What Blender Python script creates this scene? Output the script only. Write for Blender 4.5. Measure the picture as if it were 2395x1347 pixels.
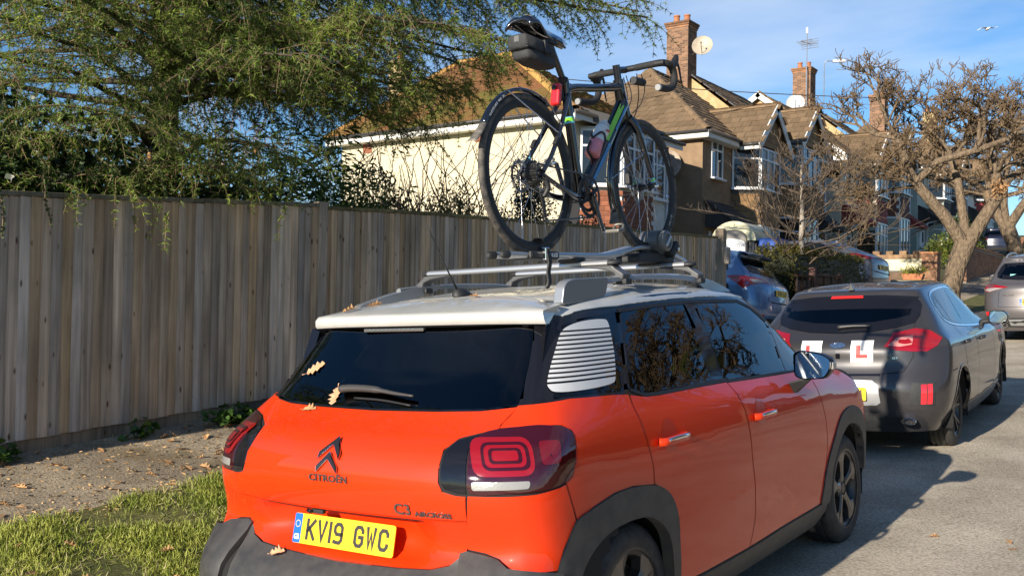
import bpy, bmesh, math, random
from math import sin, cos, pi, radians, sqrt, atan2, hypot
from mathutils import Vector, Matrix, noise
from mathutils.bvhtree import BVHTree
from mathutils.geometry import delaunay_2d_cdt
import numpy as np
for o in list(bpy.data.objects): bpy.data.objects.remove(o)
scene = bpy.context.scene
COL = scene.collection
# ---------------------------------------------------------------- camera
YAW, PIT, ROL = .6205, .0142, radians(.95)
CAM = Vector((2.563, -2.554, 1.534))
fwd = Vector((-sin(YAW)*cos(PIT), cos(YAW)*cos(PIT), sin(PIT)))
r0 = Vector((cos(YAW), sin(YAW), 0)); u0 = r0.cross(fwd)
rgt = cos(ROL)*r0+sin(ROL)*u0; upv = -sin(ROL)*r0+cos(ROL)*u0
cd = bpy.data.cameras.new('camera'); cam = bpy.data.objects.new('camera', cd); COL.objects.link(cam)
cam.matrix_world = Matrix(((rgt.x, upv.x, -fwd.x, CAM.x), (rgt.y, upv.y, -fwd.y, CAM.y), (rgt.z, upv.z, -fwd.z, CAM.z), (0, 0, 0, 1)))
cd.sensor_width = 36; cd.lens = 34.186; cd.clip_start = .05; cd.clip_end = 3000
scene.camera = cam
# ---------------------------------------------------------------- sun, sky, exposure
SUN_EL, SUN_AZ = radians(18.0), radians(3.0)          # low winter sun behind and a touch to the left of the street's line
to_sun = Vector((-sin(SUN_AZ)*cos(SUN_EL), -cos(SUN_AZ)*cos(SUN_EL), sin(SUN_EL)))
sd = bpy.data.lights.new('sun', 'SUN'); sun = bpy.data.objects.new('sun', sd); COL.objects.link(sun)
sd.energy = 5.0; sd.angle = radians(.53); sd.color = (1, .90, .76)
sun.rotation_euler = to_sun.to_track_quat('Z', 'Y').to_euler(); sun.location = (-6, -40, 30)
world = bpy.data.worlds.new('World'); scene.world = world; world.use_nodes = True
def build_sky():
    nt = world.node_tree; N = nt.nodes; L = nt.links; bg = N['Background']
    sky = N.new('ShaderNodeTexSky'); sky.sky_type = 'NISHITA'; sky.sun_disc = False
    sky.sun_elevation = SUN_EL; sky.sun_rotation = math.atan2(to_sun.x, to_sun.y)
    sky.air_density = 1.0; sky.dust_density = 0; sky.ozone_density = 5; sky.altitude = 40
    tc = N.new('ShaderNodeTexCoord'); sep = N.new('ShaderNodeSeparateXYZ'); L.new(tc.outputs['Generated'], sep.inputs[0])
    # cloud sheet: direction projected on a high plane
    mz = N.new('ShaderNodeMath'); mz.operation = 'ADD'; mz.inputs[1].default_value = .16; L.new(sep.outputs[2], mz.inputs[0])
    dx = N.new('ShaderNodeMath'); dx.operation = 'DIVIDE'; L.new(sep.outputs[0], dx.inputs[0]); L.new(mz.outputs[0], dx.inputs[1])
    dy = N.new('ShaderNodeMath'); dy.operation = 'DIVIDE'; L.new(sep.outputs[1], dy.inputs[0]); L.new(mz.outputs[0], dy.inputs[1])
    cb = N.new('ShaderNodeCombineXYZ'); L.new(dx.outputs[0], cb.inputs[0]); L.new(dy.outputs[0], cb.inputs[1])
    mp = N.new('ShaderNodeMapping'); mp.inputs['Scale'].default_value = (.55, 1.0, 1); mp.inputs['Rotation'].default_value = (0, 0, .7); mp.inputs['Location'].default_value = (3.1, 1.7, 0)
    L.new(cb.outputs[0], mp.inputs[0])
    n1 = N.new('ShaderNodeTexNoise'); n1.inputs['Scale'].default_value = 1.05; n1.inputs['Detail'].default_value = 6; n1.inputs['Roughness'].default_value = .55; n1.inputs['Distortion'].default_value = .25
    L.new(mp.outputs[0], n1.inputs['Vector'])
    rp = N.new('ShaderNodeValToRGB'); rp.color_ramp.elements[0].position = .49; rp.color_ramp.elements[1].position = .86
    rp.color_ramp.elements[0].color = (0, 0, 0, 1); rp.color_ramp.elements[1].color = (1, 1, 1, 1); L.new(n1.outputs['Fac'], rp.inputs[0])
    ml = N.new('ShaderNodeMath'); ml.operation = 'MULTIPLY'; ml.inputs[1].default_value = .75; L.new(rp.outputs[0], ml.inputs[0])
    hs = N.new('ShaderNodeHueSaturation'); hs.inputs['Saturation'].default_value = 1.08; hs.inputs['Value'].default_value = .84; L.new(sky.outputs[0], hs.inputs['Color'])
    mx = N.new('ShaderNodeMix'); mx.data_type = 'RGBA'; mx.inputs[7].default_value = (5.6, 5.9, 6.3, 1)
    L.new(ml.outputs[0], mx.inputs[0]); L.new(hs.outputs[0], mx.inputs[6]); L.new(mx.outputs[2], bg.inputs['Color'])
    bg.inputs['Strength'].default_value = .105
build_sky()
vs = scene.view_settings; vs.view_transform = 'Standard'; vs.look = 'None'; vs.exposure = .78; vs.gamma = 1; vs.use_curve_mapping = False
scene.cycles.use_denoising = True; scene.cycles.max_bounces = 8; scene.cycles.transparent_max_bounces = 16
scene.cycles.sample_clamp_indirect = 6; scene.cycles.caustics_reflective = False; scene.cycles.caustics_refractive = False
# ---------------------------------------------------------------- materials
MATS = {}
def mat(name, col=(.5, .5, .5), rough=.5, metal=0, spec=.5, var=0, vscale=8, col2=None, bump=0, bscale=40, coat=0, stretch=(1, 1, 1), detail=6, emit=None, obj_rand=0, coatr=.03, flake=0, rvar=0, coords='Object', bd=.02):
    if name in MATS: return MATS[name]
    m = bpy.data.materials.new(name); m.use_nodes = True; MATS[name] = m
    nt = m.node_tree; N = nt.nodes; L = nt.links; b = N['Principled BSDF']
    b.inputs['Base Color'].default_value = (*col, 1); b.inputs['Roughness'].default_value = rough; b.inputs['Metallic'].default_value = metal
    b.inputs['Specular IOR Level'].default_value = spec; b.inputs['Coat Weight'].default_value = coat; b.inputs['Coat Roughness'].default_value = coatr
    if emit: b.inputs['Emission Color'].default_value = (*emit[0], 1); b.inputs['Emission Strength'].default_value = emit[1]
    if var or bump or rvar or flake:
        tc = N.new('ShaderNodeTexCoord'); mp = N.new('ShaderNodeMapping'); mp.inputs['Scale'].default_value = stretch; L.new(tc.outputs[coords], mp.inputs[0])
    src = None
    if var:
        n = N.new('ShaderNodeTexNoise'); n.inputs['Scale'].default_value = vscale; n.inputs['Detail'].default_value = detail; n.inputs['Roughness'].default_value = .62; L.new(mp.outputs[0], n.inputs['Vector'])
        r = N.new('ShaderNodeValToRGB'); c2 = col2 or tuple(c*(1-var) for c in col)
        r.color_ramp.elements[0].position = .36; r.color_ramp.elements[1].position = .64
        r.color_ramp.elements[0].color = (*c2, 1); r.color_ramp.elements[1].color = (*col, 1); L.new(n.outputs['Fac'], r.inputs[0]); src = r.outputs[0]
    if obj_rand:
        oi = N.new('ShaderNodeObjectInfo'); hs = N.new('ShaderNodeHueSaturation'); mr = N.new('ShaderNodeMapRange')
        mr.inputs[3].default_value = 1-obj_rand; mr.inputs[4].default_value = 1+obj_rand; L.new(oi.outputs['Random'], mr.inputs[0]); L.new(mr.outputs[0], hs.inputs['Value'])
        if src: L.new(src, hs.inputs['Color'])
        else: hs.inputs['Color'].default_value = (*col, 1)
        src = hs.outputs[0]
    if src: L.new(src, b.inputs['Base Color'])
    if rvar:
        n = N.new('ShaderNodeTexNoise'); n.inputs['Scale'].default_value = 14; n.inputs['Detail'].default_value = 8; L.new(mp.outputs[0], n.inputs['Vector'])
        mr = N.new('ShaderNodeMapRange'); mr.inputs[1].default_value = .35; mr.inputs[2].default_value = .7; mr.inputs[3].default_value = rough; mr.inputs[4].default_value = rough+rvar; L.new(n.outputs['Fac'], mr.inputs[0]); L.new(mr.outputs[0], b.inputs['Roughness'])
    if bump:
        n = N.new('ShaderNodeTexNoise'); n.inputs['Scale'].default_value = bscale; n.inputs['Detail'].default_value = 5; L.new(mp.outputs[0], n.inputs['Vector'])
        bp = N.new('ShaderNodeBump'); bp.inputs['Strength'].default_value = min(1, bump); bp.inputs['Distance'].default_value = bd; L.new(n.outputs['Fac'], bp.inputs['Height']); L.new(bp.outputs[0], b.inputs['Normal'])
    return m
def glass_mat(name, tint=(.25, .27, .28), ior=1.5, rough=.0):
    if name in MATS: return MATS[name]
    m = bpy.data.materials.new(name); m.use_nodes = True; MATS[name] = m
    nt = m.node_tree; N = nt.nodes; L = nt.links; out = N['Material Output']; N.remove(N['Principled BSDF'])
    t = N.new('ShaderNodeBsdfTransparent'); t.inputs[0].default_value = (*tint, 1)
    g = N.new('ShaderNodeBsdfGlossy'); g.inputs['Roughness'].default_value = rough; g.inputs['Color'].default_value = (1, 1, 1, 1)
    f = N.new('ShaderNodeFresnel'); f.inputs['IOR'].default_value = ior
    mx = N.new('ShaderNodeMixShader'); L.new(f.outputs[0], mx.inputs[0]); L.new(t.outputs[0], mx.inputs[1]); L.new(g.outputs[0], mx.inputs[2]); L.new(mx.outputs[0], out.inputs[0])
    return m
# ---------------------------------------------------------------- objects
def link(o, parent=None):
    COL.objects.link(o)
    if parent is not None: o.parent = parent
    return o
def tag(o, label, cat, group=None, kind=None):
    if label: o['label'] = label
    if cat: o['category'] = cat
    if group: o['group'] = group
    if kind: o['kind'] = kind
    return o
def thing(name, label, cat, mw=None, loc=None, rz=0, group=None):
    o = bpy.data.objects.new(name, None); COL.objects.link(o); o.empty_display_size = .2
    if mw is not None: o.matrix_world = mw
    elif loc is not None: o.location = loc; o.rotation_euler = (0, 0, rz)
    return tag(o, label, cat, group)
def struct(o): o['kind'] = 'structure'; return o
def mesh(name, V, F, m, parent=None, smooth=False, loc=None, sharp=None):
    me = bpy.data.meshes.new(name); V = np.asarray(V, float); me.from_pydata(V.tolist(), [], F)
    for mm in (m if isinstance(m, (list, tuple)) else [m]): me.materials.append(mm)
    if smooth:
        me.polygons.foreach_set('use_smooth', [True]*len(me.polygons))
        if sharp: me.set_sharp_from_angle(angle=radians(sharp))
    me.update(); o = bpy.data.objects.new(name, me); link(o, parent)
    if loc is not None: o.location = loc
    return o
class MB:
    """collects faces for one mesh"""
    def __init__(s): s.V = []; s.F = []
    def add(s, V, F):
        k = len(s.V); s.V += [tuple(v) for v in V]; s.F += [tuple(i+k for i in f) for f in F]; return s
    def box(s, x0, x1, y0, y1, z0, z1):
        V = [(x, y, z) for x in (x0, x1) for y in (y0, y1) for z in (z0, z1)]
        return s.add(V, [(0, 1, 3, 2), (4, 6, 7, 5), (0, 4, 5, 1), (2, 3, 7, 6), (0, 2, 6, 4), (1, 5, 7, 3)])
    def obox(s, c, ax, h):
        """box about c with axes ax (3 unit vectors) and half sizes h"""
        c = Vector(c); A = [Vector(a) for a in ax]
        V = [c+A[0]*h[0]*i+A[1]*h[1]*j+A[2]*h[2]*k for i in (-1, 1) for j in (-1, 1) for k in (-1, 1)]
        return s.add(V, [(0, 1, 3, 2), (4, 6, 7, 5), (0, 4, 5, 1), (2, 3, 7, 6), (0, 2, 6, 4), (1, 5, 7, 3)])
    def tube(s, pts, r, n=8, caps=True, closed=False, flat=None):
        """round bar along pts; r number or list; flat=(axis, factor) squashes"""
        P = [Vector(p) for p in pts]; k = len(P); R = r if isinstance(r, (list, tuple)) else [r]*k
        V = []; prev = None
        for i in range(k):
            t = (P[(i+1) % k]-P[i-1]) if closed else (P[min(i+1, k-1)]-P[max(i-1, 0)])
            t = t.normalized() if t.length > 1e-9 else Vector((0, 0, 1))
            if prev is None: a = t.orthogonal().normalized()
            else:
                a = prev-t*prev.dot(t); a = a.normalized() if a.length > 1e-6 else t.orthogonal().normalized()
            prev = a; b = t.cross(a)
            for j in range(n):
                d = (a*cos(2*pi*j/n)+b*sin(2*pi*j/n))*R[i]
                if flat: d -= Vector(flat[0])*d.dot(Vector(flat[0]))*(1-flat[1])
                V.append(P[i]+d)
        F = []
        for i in range(k if closed else k-1):
            for j in range(n):
                a_, b_ = i*n+j, i*n+(j+1) % n; c_, d_ = ((i+1) % k)*n+(j+1) % n, ((i+1) % k)*n+j
                F.append((a_, b_, c_, d_))
        if caps and not closed: F += [tuple(range(n-1, -1, -1)), tuple((k-1)*n+j for j in range(n))]
        return s.add(V, F)
    def lathe(s, c, axis, prof, n=32, a0=0, a1=2*pi, ref=None):
        """prof [(along, radius)] about axis through c"""
        c = Vector(c); ax = Vector(axis).normalized(); e = Vector(ref) if ref else ax.orthogonal().normalized(); f = ax.cross(e)
        full = abs(a1-a0-2*pi) < 1e-6; m = n if full else n+1; V = []
        for h, r in prof:
            for j in range(m):
                t = a0+(a1-a0)*j/n; V.append(c+ax*h+(e*cos(t)+f*sin(t))*r)
        F = []
        for i in range(len(prof)-1):
            for j in range(n):
                j2 = (j+1) % m; F.append((i*m+j, i*m+j2, (i+1)*m+j2, (i+1)*m+j))
        return s.add(V, F)
    def prism(s, poly, o, ex, ey, d):
        """poly [(a,b)] in plane o+a*ex+b*ey extruded by vector d"""
        o = Vector(o); ex = Vector(ex); ey = Vector(ey); d = Vector(d); n = len(poly)
        B = [o+ex*a+ey*b for a, b in poly]; V = B+[p+d for p in B]
        F = [tuple(range(n-1, -1, -1)), tuple(range(n, 2*n))]+[(i, (i+1) % n, n+(i+1) % n, n+i) for i in range(n)]
        return s.add(V, F)
    def obj(s, name, m, parent=None, smooth=False, loc=None, sharp=None, mir=None, bevel=0, seg=2):
        o = mesh(name, s.V, s.F, m, parent, smooth, loc, sharp)
        bm = bmesh.new(); bm.from_mesh(o.data); bmesh.ops.recalc_face_normals(bm, faces=bm.faces); bm.to_mesh(o.data); bm.free()
        if smooth and sharp: o.data.set_sharp_from_angle(angle=radians(sharp))
        if bevel:
            md = o.modifiers.new('bevel', 'BEVEL'); md.width = bevel; md.segments = seg; md.limit_method = 'ANGLE'; md.angle_limit = radians(40)
        return o
def copy_obj(o, parent=None, mw=None):
    c = o.copy(); COL.objects.link(c)
    if parent is not None: c.parent = parent
    if mw is not None: c.matrix_world = mw
    return c
def copy_tree(o, parent=None):
    c = o.copy(); COL.objects.link(c); c.parent = parent
    for ch in list(o.children): copy_tree(ch, c)
    return c
def mirrored(o, name=None, parent=None):
    """x-mirrored twin of a mesh object (own mesh)"""
    me = o.data.copy(); me.transform(Matrix.Scale(-1, 4, (1, 0, 0))); me.flip_normals()
    c = bpy.data.objects.new(name or o.name.split('.')[0], me); link(c, parent if parent is not None else o.parent)
    for md in o.modifiers:
        n = c.modifiers.new(md.name, md.type)
        if md.type == 'BEVEL': n.width = md.width; n.segments = md.segments; n.limit_method = md.limit_method; n.angle_limit = md.angle_limit
    return c
def round_poly(poly, r, n=4):
    """rounds the corners of a 2-D polygon"""
    out = []; k = len(poly)
    for i in range(k):
        p = Vector(poly[i]); a = Vector(poly[i-1])-p; b = Vector(poly[(i+1) % k])-p
        rr = min(r, .45*a.length, .45*b.length)
        if rr < 1e-5: out.append(tuple(p)); continue
        p0 = p+a.normalized()*rr; p1 = p+b.normalized()*rr
        for j in range(n+1):
            t = j/n; q = p0*(1-t)**2+p*2*t*(1-t)+p1*t*t; out.append((q.x, q.y))
    return out
def smooth_path(pts, n=6, closed=False):
    """Catmull-Rom through pts (tuples of any dimension)"""
    P = [np.array(p, float) for p in pts]; k = len(P); out = []
    for i in range(k if closed else k-1):
        p0 = P[(i-1) % k] if closed or i > 0 else 2*P[0]-P[1]; p1 = P[i]; p2 = P[(i+1) % k]
        p3 = P[(i+2) % k] if closed or i < k-2 else 2*P[-1]-P[-2]
        for j in range(n):
            t = j/n; out.append(tuple(.5*((2*p1)+(p2-p0)*t+(2*p0-5*p1+4*p2-p3)*t*t+(-p0+3*p1-3*p2+p3)*t**3)))
    if not closed: out.append(tuple(P[-1]))
    return out
def text_mesh(name, s, size, m, parent, mw, depth=.001, xs=1., bold=0, align='CENTER', spacing=1.):
    cu = bpy.data.curves.new(name, 'FONT'); cu.body = s; cu.size = size; cu.extrude = depth; cu.offset = bold; cu.align_x = align; cu.align_y = 'CENTER'; cu.space_character = spacing; cu.resolution_u = 3
    t = bpy.data.objects.new(name+'_curve', cu); COL.objects.link(t); bpy.context.view_layer.update()
    me = bpy.data.meshes.new_from_object(t); bpy.data.objects.remove(t); me.transform(Matrix.Diagonal((xs, 1, 1, 1))); me.transform(mw)
    me.materials.clear(); me.materials.append(m); me.name = name
    return link(bpy.data.objects.new(name, me), parent)
GLY = {'K': [[(0, 0), (0, 6)], [(4, 6), (.3, 2.6)], [(1.2, 3.4), (4, 0)]], 'V': [[(0, 6), (2, 0), (4, 6)]], '1': [[(2, 0), (2, 6)]], '9': [[(0, .2), (1.2, 0), (3, 0), (4, 1), (4, 5), (3, 6), (1, 6), (0, 5), (0, 3.6), (1, 2.7), (4, 2.7)]],
 'G': [[(4, 4.6), (4, 5), (3, 6), (1, 6), (0, 5), (0, 1), (1, 0), (3, 0), (4, 1), (4, 2.8), (2.4, 2.8)]], 'W': [[(0, 6), (.9, 0), (2, 4.4), (3.1, 0), (4, 6)]], 'C': [[(4, 4.6), (4, 5), (3, 6), (1, 6), (0, 5), (0, 1), (1, 0), (3, 0), (4, 1), (4, 1.4)]],
 'R': [[(0, 0), (0, 6), (3, 6), (4, 5.2), (4, 3.6), (3, 2.8), (0, 2.8)], [(2, 2.8), (4, 0)]], 'A': [[(0, 0), (2, 6), (4, 0)], [(.7, 1.8), (3.3, 1.8)]], '6': [[(4, 5.8), (3, 6), (1, 6), (0, 5), (0, 1), (1, 0), (3, 0), (4, 1), (4, 2.4), (3, 3.3), (0, 3.3)]], '5': [[(3.8, 6), (.3, 6), (.1, 3.4), (3, 3.6), (4, 2.8), (4, 1), (3, 0), (1, 0), (0, .8)]],
 'F': [[(0, 0), (0, 6), (4, 6)], [(0, 3.2), (3.2, 3.2)]], 'M': [[(0, 0), (0, 6), (2, 2.2), (4, 6), (4, 0)]], 'U': [[(0, 6), (0, 1), (1, 0), (3, 0), (4, 1), (4, 6)]], 'J': [[(0, 1.2), (1, 0), (3, 0), (4, 1), (4, 6)]], '0': [[(0, 1), (0, 5), (1, 6), (3, 6), (4, 5), (4, 1), (3, 0), (1, 0), (0, 1)]], '8': [[(0, 1), (0, 2.3), (1, 3.1), (3, 3.1), (4, 2.3), (4, 1), (3, 0), (1, 0), (0, 1)], [(1, 3.1), (.2, 3.8), (.2, 5.2), (1, 6), (3, 6), (3.8, 5.2), (3.8, 3.8), (3, 3.1)]]}
def plate_glyph(ch, w, h, sw, d):
    """one number-plate character as flat mitred strokes, in x,z, facing -y, centred"""
    mb = MB()
    for st in GLY[ch]:
        P = [Vector(((a/4-.5)*(w-sw), (b/6-.5)*(h-sw))) for a, b in st]; k = len(P); Lf = []; Rt = []
        for i in range(k):
            d0 = (P[i]-P[i-1]).normalized() if i else None; d1 = (P[i+1]-P[i]).normalized() if i < k-1 else None
            if d0 is None: t = d1; q = P[i]-d1*sw*.5; f = 1
            elif d1 is None: t = d0; q = P[i]+d0*sw*.5; f = 1
            else:
                t = d0+d1; t = t.normalized() if t.length > .1 else d1; q = P[i]; f = min(1/max(.35, t.dot(d1)), 2.2)
            nn = Vector((-t.y, t.x))*sw*.5*f; Lf.append(q+nn); Rt.append(q-nn)
        V = [(p.x, -d, p.y) for p in Lf]+[(p.x, -d, p.y) for p in Rt]
        mb.add(V, [(i, i+1, k+i+1, k+i) for i in range(k-1)])
    return mb
def rot_to(x, y, z, o=(0, 0, 0)):
    x, y, z, o = Vector(x), Vector(y), Vector(z), Vector(o)
    return Matrix(((x.x, y.x, z.x, o.x), (x.y, y.y, z.y, o.y), (x.z, y.z, z.z, o.z), (0, 0, 0, 1)))
# ---------------------------------------------------------------- car body surfaces (uniform cubic B-spline shells)
import numpy as np
def _bs(n, k):
    rows = []
    for i in range(n-1):
        for j in range(k):
            t = j/k
            rows.append((i, ((1-t)**3/6, (3*t**3-6*t**2+4)/6, (-3*t**3+3*t**2+3*t+1)/6, t**3/6)))
    rows.append((n-2, (0, 1/6, 4/6, 1/6)))
    M = np.zeros((len(rows), n+2))
    for r, (i, w) in enumerate(rows): M[r, i:i+4] = w
    return M
def hull_grid(T, ku=6, kv=6, comp=3):
    """T[v][u] target points of the right half (x>=0): u runs rear centre > side > front centre, v bottom > roof centre."""
    T = np.array(T, float); mir = np.array([-1, 1, 1.])
    def ext(P):
        P = np.concatenate([P[:, 1:2]*mir, P, P[:, -2:-1]*mir], 1)
        return np.concatenate([2*P[:1]-P[1:2], P, P[-2:-1]*mir], 0)
    nv, nu = T.shape[:2]; P = T.copy()
    Bu1, Bv1 = _bs(nu, 1), _bs(nv, 1)
    for _ in range(comp):
        L = np.einsum('ij,jkc,lk->ilc', Bv1, ext(P), Bu1); P = P+.75*(T-L)
    return np.einsum('ij,jkc,lk->ilc', _bs(nv, kv), ext(P), _bs(nu, ku))
def lerp_list(ys, tab):
    return np.interp(ys, [t[0] for t in tab], [t[1] for t in tab])
def car_table(S):
    """Target rings from a spec: lower rings [z_rear, z_mid, z_front, y_rear, y_front, w_rear, w_mid, w_front, bow_rear, bow_front] then belt and roof rings."""
    st = S['st']                       # nine side stations
    rows = []
    for zr, zm, zf, yr, yf, wr, wm, wf, br, bf in S['rings']:
        row = [(0, yr, zr), (.40*wr, yr+.10*br, zr), (.74*wr, yr+.38*br, zr), (.945*wr, yr+br, zr)]
        ws = np.interp(st, [st[0], st[2], st[3], st[5], st[7]], [wr*.992, .5*(wr+wm)+.004, wm, wm, wf])
        zs = np.interp(st, [st[0], st[3], st[7]], [zr*.6+zm*.4, zm, zf*.6+zm*.4])
        row += [(w, y, z) for w, y, z in zip(ws, st, zs)]
        row += [(.90*wf, yf-bf, zf), (.55*wf, yf-.3*bf, zf), (0, yf, zf)]
        rows.append(row)
    for extra in S['upper']: rows.append(list(extra))
    return rows
C3 = dict(st=[.36, .73, 1.20, 1.75, 2.30, 2.80, 3.30, 3.68])
C3['rings'] = [
 # z_r   z_m   z_f   y_r    y_f   w_r   w_m   w_f  bow_r bow_f
 (.20, .20, .20,  .06, 3.96, .76, .80, .76, .16, .22),
 (.34, .32, .33, -.07, 4.04, .83, .855, .83, .15, .26),
 (.50, .48, .48, -.08, 4.06, .855, .868, .85, .15, .28),
 (.64, .64, .62,  .062, 4.06, .852, .885, .86, .10, .28),
 (.78, .80, .74, -.004, 4.05, .852, .892, .86, .16, .28),
 (.93, .95, .84, -.016, 4.02, .846, .880, .840, .18, .30),
 (1.03, 1.05, .92, .07, 3.94, .825, .845, .78, .19, .30),
]
C3['upper'] = [
 # belt, then along the bonnet edge
 [(0, .255, 1.105), (.30, .262, 1.108), (.52, .280, 1.115), (.662, .325, 1.132), (.742, .46, 1.150), (.778, .75, 1.145), (.795, 1.20, 1.122), (.800, 1.75, 1.098), (.800, 2.30, 1.078), (.790, 2.80, 1.062), (.760, 3.25, 1.045), (.715, 3.55, 1.015), (.58, 3.76, .985), (.32, 3.86, .975), (0, 3.89, .975)],
 # mid window, then bonnet rear / windscreen base
 [(0, .390, 1.265), (.28, .397, 1.267), (.49, .413, 1.272), (.610, .450, 1.282), (.682, .56, 1.295), (.715, .80, 1.290), (.728, 1.20, 1.282), (.732, 1.75, 1.275), (.730, 2.25, 1.262), (.722, 2.76, 1.215), (.695, 2.98, 1.120), (.60, 3.06, 1.085), (.44, 3.10, 1.085), (.22, 3.13, 1.085), (0, 3.14, 1.085)],
 # top of glass
 [(0, .490, 1.405), (.26, .495, 1.405), (.455, .508, 1.404), (.555, .535, 1.405), (.612, .63, 1.415), (.636, .85, 1.432), (.648, 1.22, 1.452), (.652, 1.72, 1.462), (.645, 2.15, 1.456), (.632, 2.45, 1.440), (.602, 2.55, 1.435), (.50, 2.54, 1.448), (.37, 2.55, 1.462), (.19, 2.555, 1.470), (0, 2.56, 1.472)],
 # roof edge
 [(0, .55, 1.472), (.25, .555, 1.471), (.44, .57, 1.467), (.52, .60, 1.460), (.568, .70, 1.465), (.585, .90, 1.487), (.592, 1.25, 1.512), (.592, 1.70, 1.525), (.585, 2.05, 1.518), (.568, 2.25, 1.502), (.535, 2.32, 1.500), (.45, 2.34, 1.512), (.34, 2.35, 1.522), (.17, 2.355, 1.528), (0, 2.36, 1.53)],
 # roof
 [(0, .75, 1.520), (.16, .76, 1.520), (.28, .77, 1.517), (.34, .80, 1.514), (.375, .86, 1.516), (.385, 1.00, 1.530), (.39, 1.28, 1.552), (.39, 1.62, 1.563), (.385, 1.85, 1.560), (.375, 1.98, 1.553), (.35, 2.03, 1.552), (.30, 2.05, 1.555), (.23, 2.06, 1.558), (.12, 2.065, 1.561), (0, 2.07, 1.562)],
 [(0, 1.00, 1.540), (0, 1.01, 1.540), (0, 1.03, 1.541), (0, 1.05, 1.542), (0, 1.08, 1.544), (0, 1.16, 1.55), (0, 1.32, 1.56), (0, 1.52, 1.567), (0, 1.65, 1.568), (0, 1.73, 1.568), (0, 1.76, 1.568), (0, 1.78, 1.568), (0, 1.79, 1.568), (0, 1.80, 1.568), (0, 1.81, 1.568)],
]
def up_rows(S):
    """upper rings for an ordinary hatchback from a few numbers"""
    st = S['st']; g = S['g']
    zb0, zb1, zb2 = g['belt']          # belt height: rear, mid, front
    yr = g['yr']; zr = g['zr']          # rear glass: y and z at belt, mid, top
    wb, wm, wt = g['w']                # half widths at belt, mid glass, top of glass
    ye, yf = g['roof_r'], g['roof_f']  # roof rear and front edge (y)
    zt, hood = g['zt'], g['hood']      # roof height; bonnet: y rear, y front, z rear, z front, half width
    k = g.get('rc', .84)
    bz = lambda y: float(np.interp(y, [st[0], st[3], st[6]], [zb0, zb1, zb2]))
    def ring(yrr, zrr, w, dz, bowr, zs, front):
        r = [(0, yrr, zrr), (.40*w*k, yrr+.10*bowr, zrr), (.74*w*k, yrr+.38*bowr, zrr), (.945*w*k, yrr+bowr, zrr+.35*(zs(st[0])-zrr))]
        return r+[(w*s_, y, zs(y)) for s_, y in zip(front['ws'], front['ys'])]+front['end']
    hy0, hy1, hz0, hz1, hw = hood
    belt = ring(yr[0], zr[0], wb, 0, .14, bz, dict(ws=[.955, .985, 1, 1, 1, .99, .955, .90], ys=[st[0], st[1], st[2], st[3], st[4], st[5], st[6], st[7]-.05], end=[(hw*.80, hy1-.10, hz1+.005), (hw*.45, hy1-.02, hz1), (0, hy1, hz1)]))
    for i, y in ((9, st[5]), (10, st[6]), (11, st[7]-.05)):
        belt[i] = (belt[i][0], belt[i][1], float(np.interp(y, [st[5], hy1], [bz(st[5]), hz1])))
    zm = lambda y: bz(y)+.45*(zt-.10-bz(y))
    fa = lambda a, b_, n: [a+(b_-a)*t for t in np.linspace(0, 1, n)]
    ysm = fa(yr[1]+.22, yf+.28, 5); ysm = [ysm[0], ysm[1], ysm[2], ysm[3], ysm[4]]
    mid = ring(yr[1], zr[1], wm, 0, .10, zm, dict(ws=[.955, .985, 1, 1, 1, .995, .96, .84], ys=[yr[1]+.16, max(yr[1]+.36, st[1]), st[2], st[3], yf-.02, yf+.36, hy0-.10, hy0-.04], end=[(wm*.60, hy0+.02, hz0), (wm*.30, hy0+.05, hz0), (0, hy0+.06, hz0)]))
    mid[9] = (wm*.99, yf+.38, zm(yf)-.07); mid[10] = (wm*.965, hy0-.16, hz0+.035); mid[11] = (wm*.84, hy0-.05, hz0)
    ztg = zt-.085
    tg = lambda y: ztg-.03*((y-(ye+yf)/2)/((yf-ye)/2))**2
    top = ring(yr[2], zr[2], wt, 0, .06, tg, dict(ws=[.955, .985, 1, 1, .99, .97, .93, .78], ys=[yr[2]+.12, yr[2]+.30, st[2], st[3], yf-.25, yf+.02, yf+.10, yf+.12], end=[(wt*.57, yf+.13, ztg+.01), (wt*.29, yf+.135, ztg+.015), (0, yf+.14, ztg+.017)]))
    re = lambda w, z, yo, yo2: [(0, ye+yo, z-.025), (.40*w, ye+yo+.005, z-.025), (.74*w, ye+yo+.02, z-.028), (.88*w, ye+yo+.05, z-.03), (.965*w, ye+yo+.13, z-.027), (.99*w, ye+yo+.32, z-.014), (w, st[2], z-.002), (w, st[3], z), (.99*w, yf-.36+yo2, z-.008), (.965*w, yf-.14+yo2, z-.022), (.91*w, yf-.06+yo2, z-.026), (.77*w, yf-.04+yo2, z-.020), (.58*w, yf-.03+yo2, z-.014), (.3*w, yf-.025+yo2, z-.010), (0, yf-.02+yo2, z-.008)]
    return [belt, mid, top, re(wt*.92, zt-.028, 0, 0), re(wt*.60, zt-.004, .22, -.25), [(0, y+.02*i*0, zt+.001-.012*abs(i-8)/8) for i, y in enumerate(np.linspace(ye+.45, yf-.45, 15))]]
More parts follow.
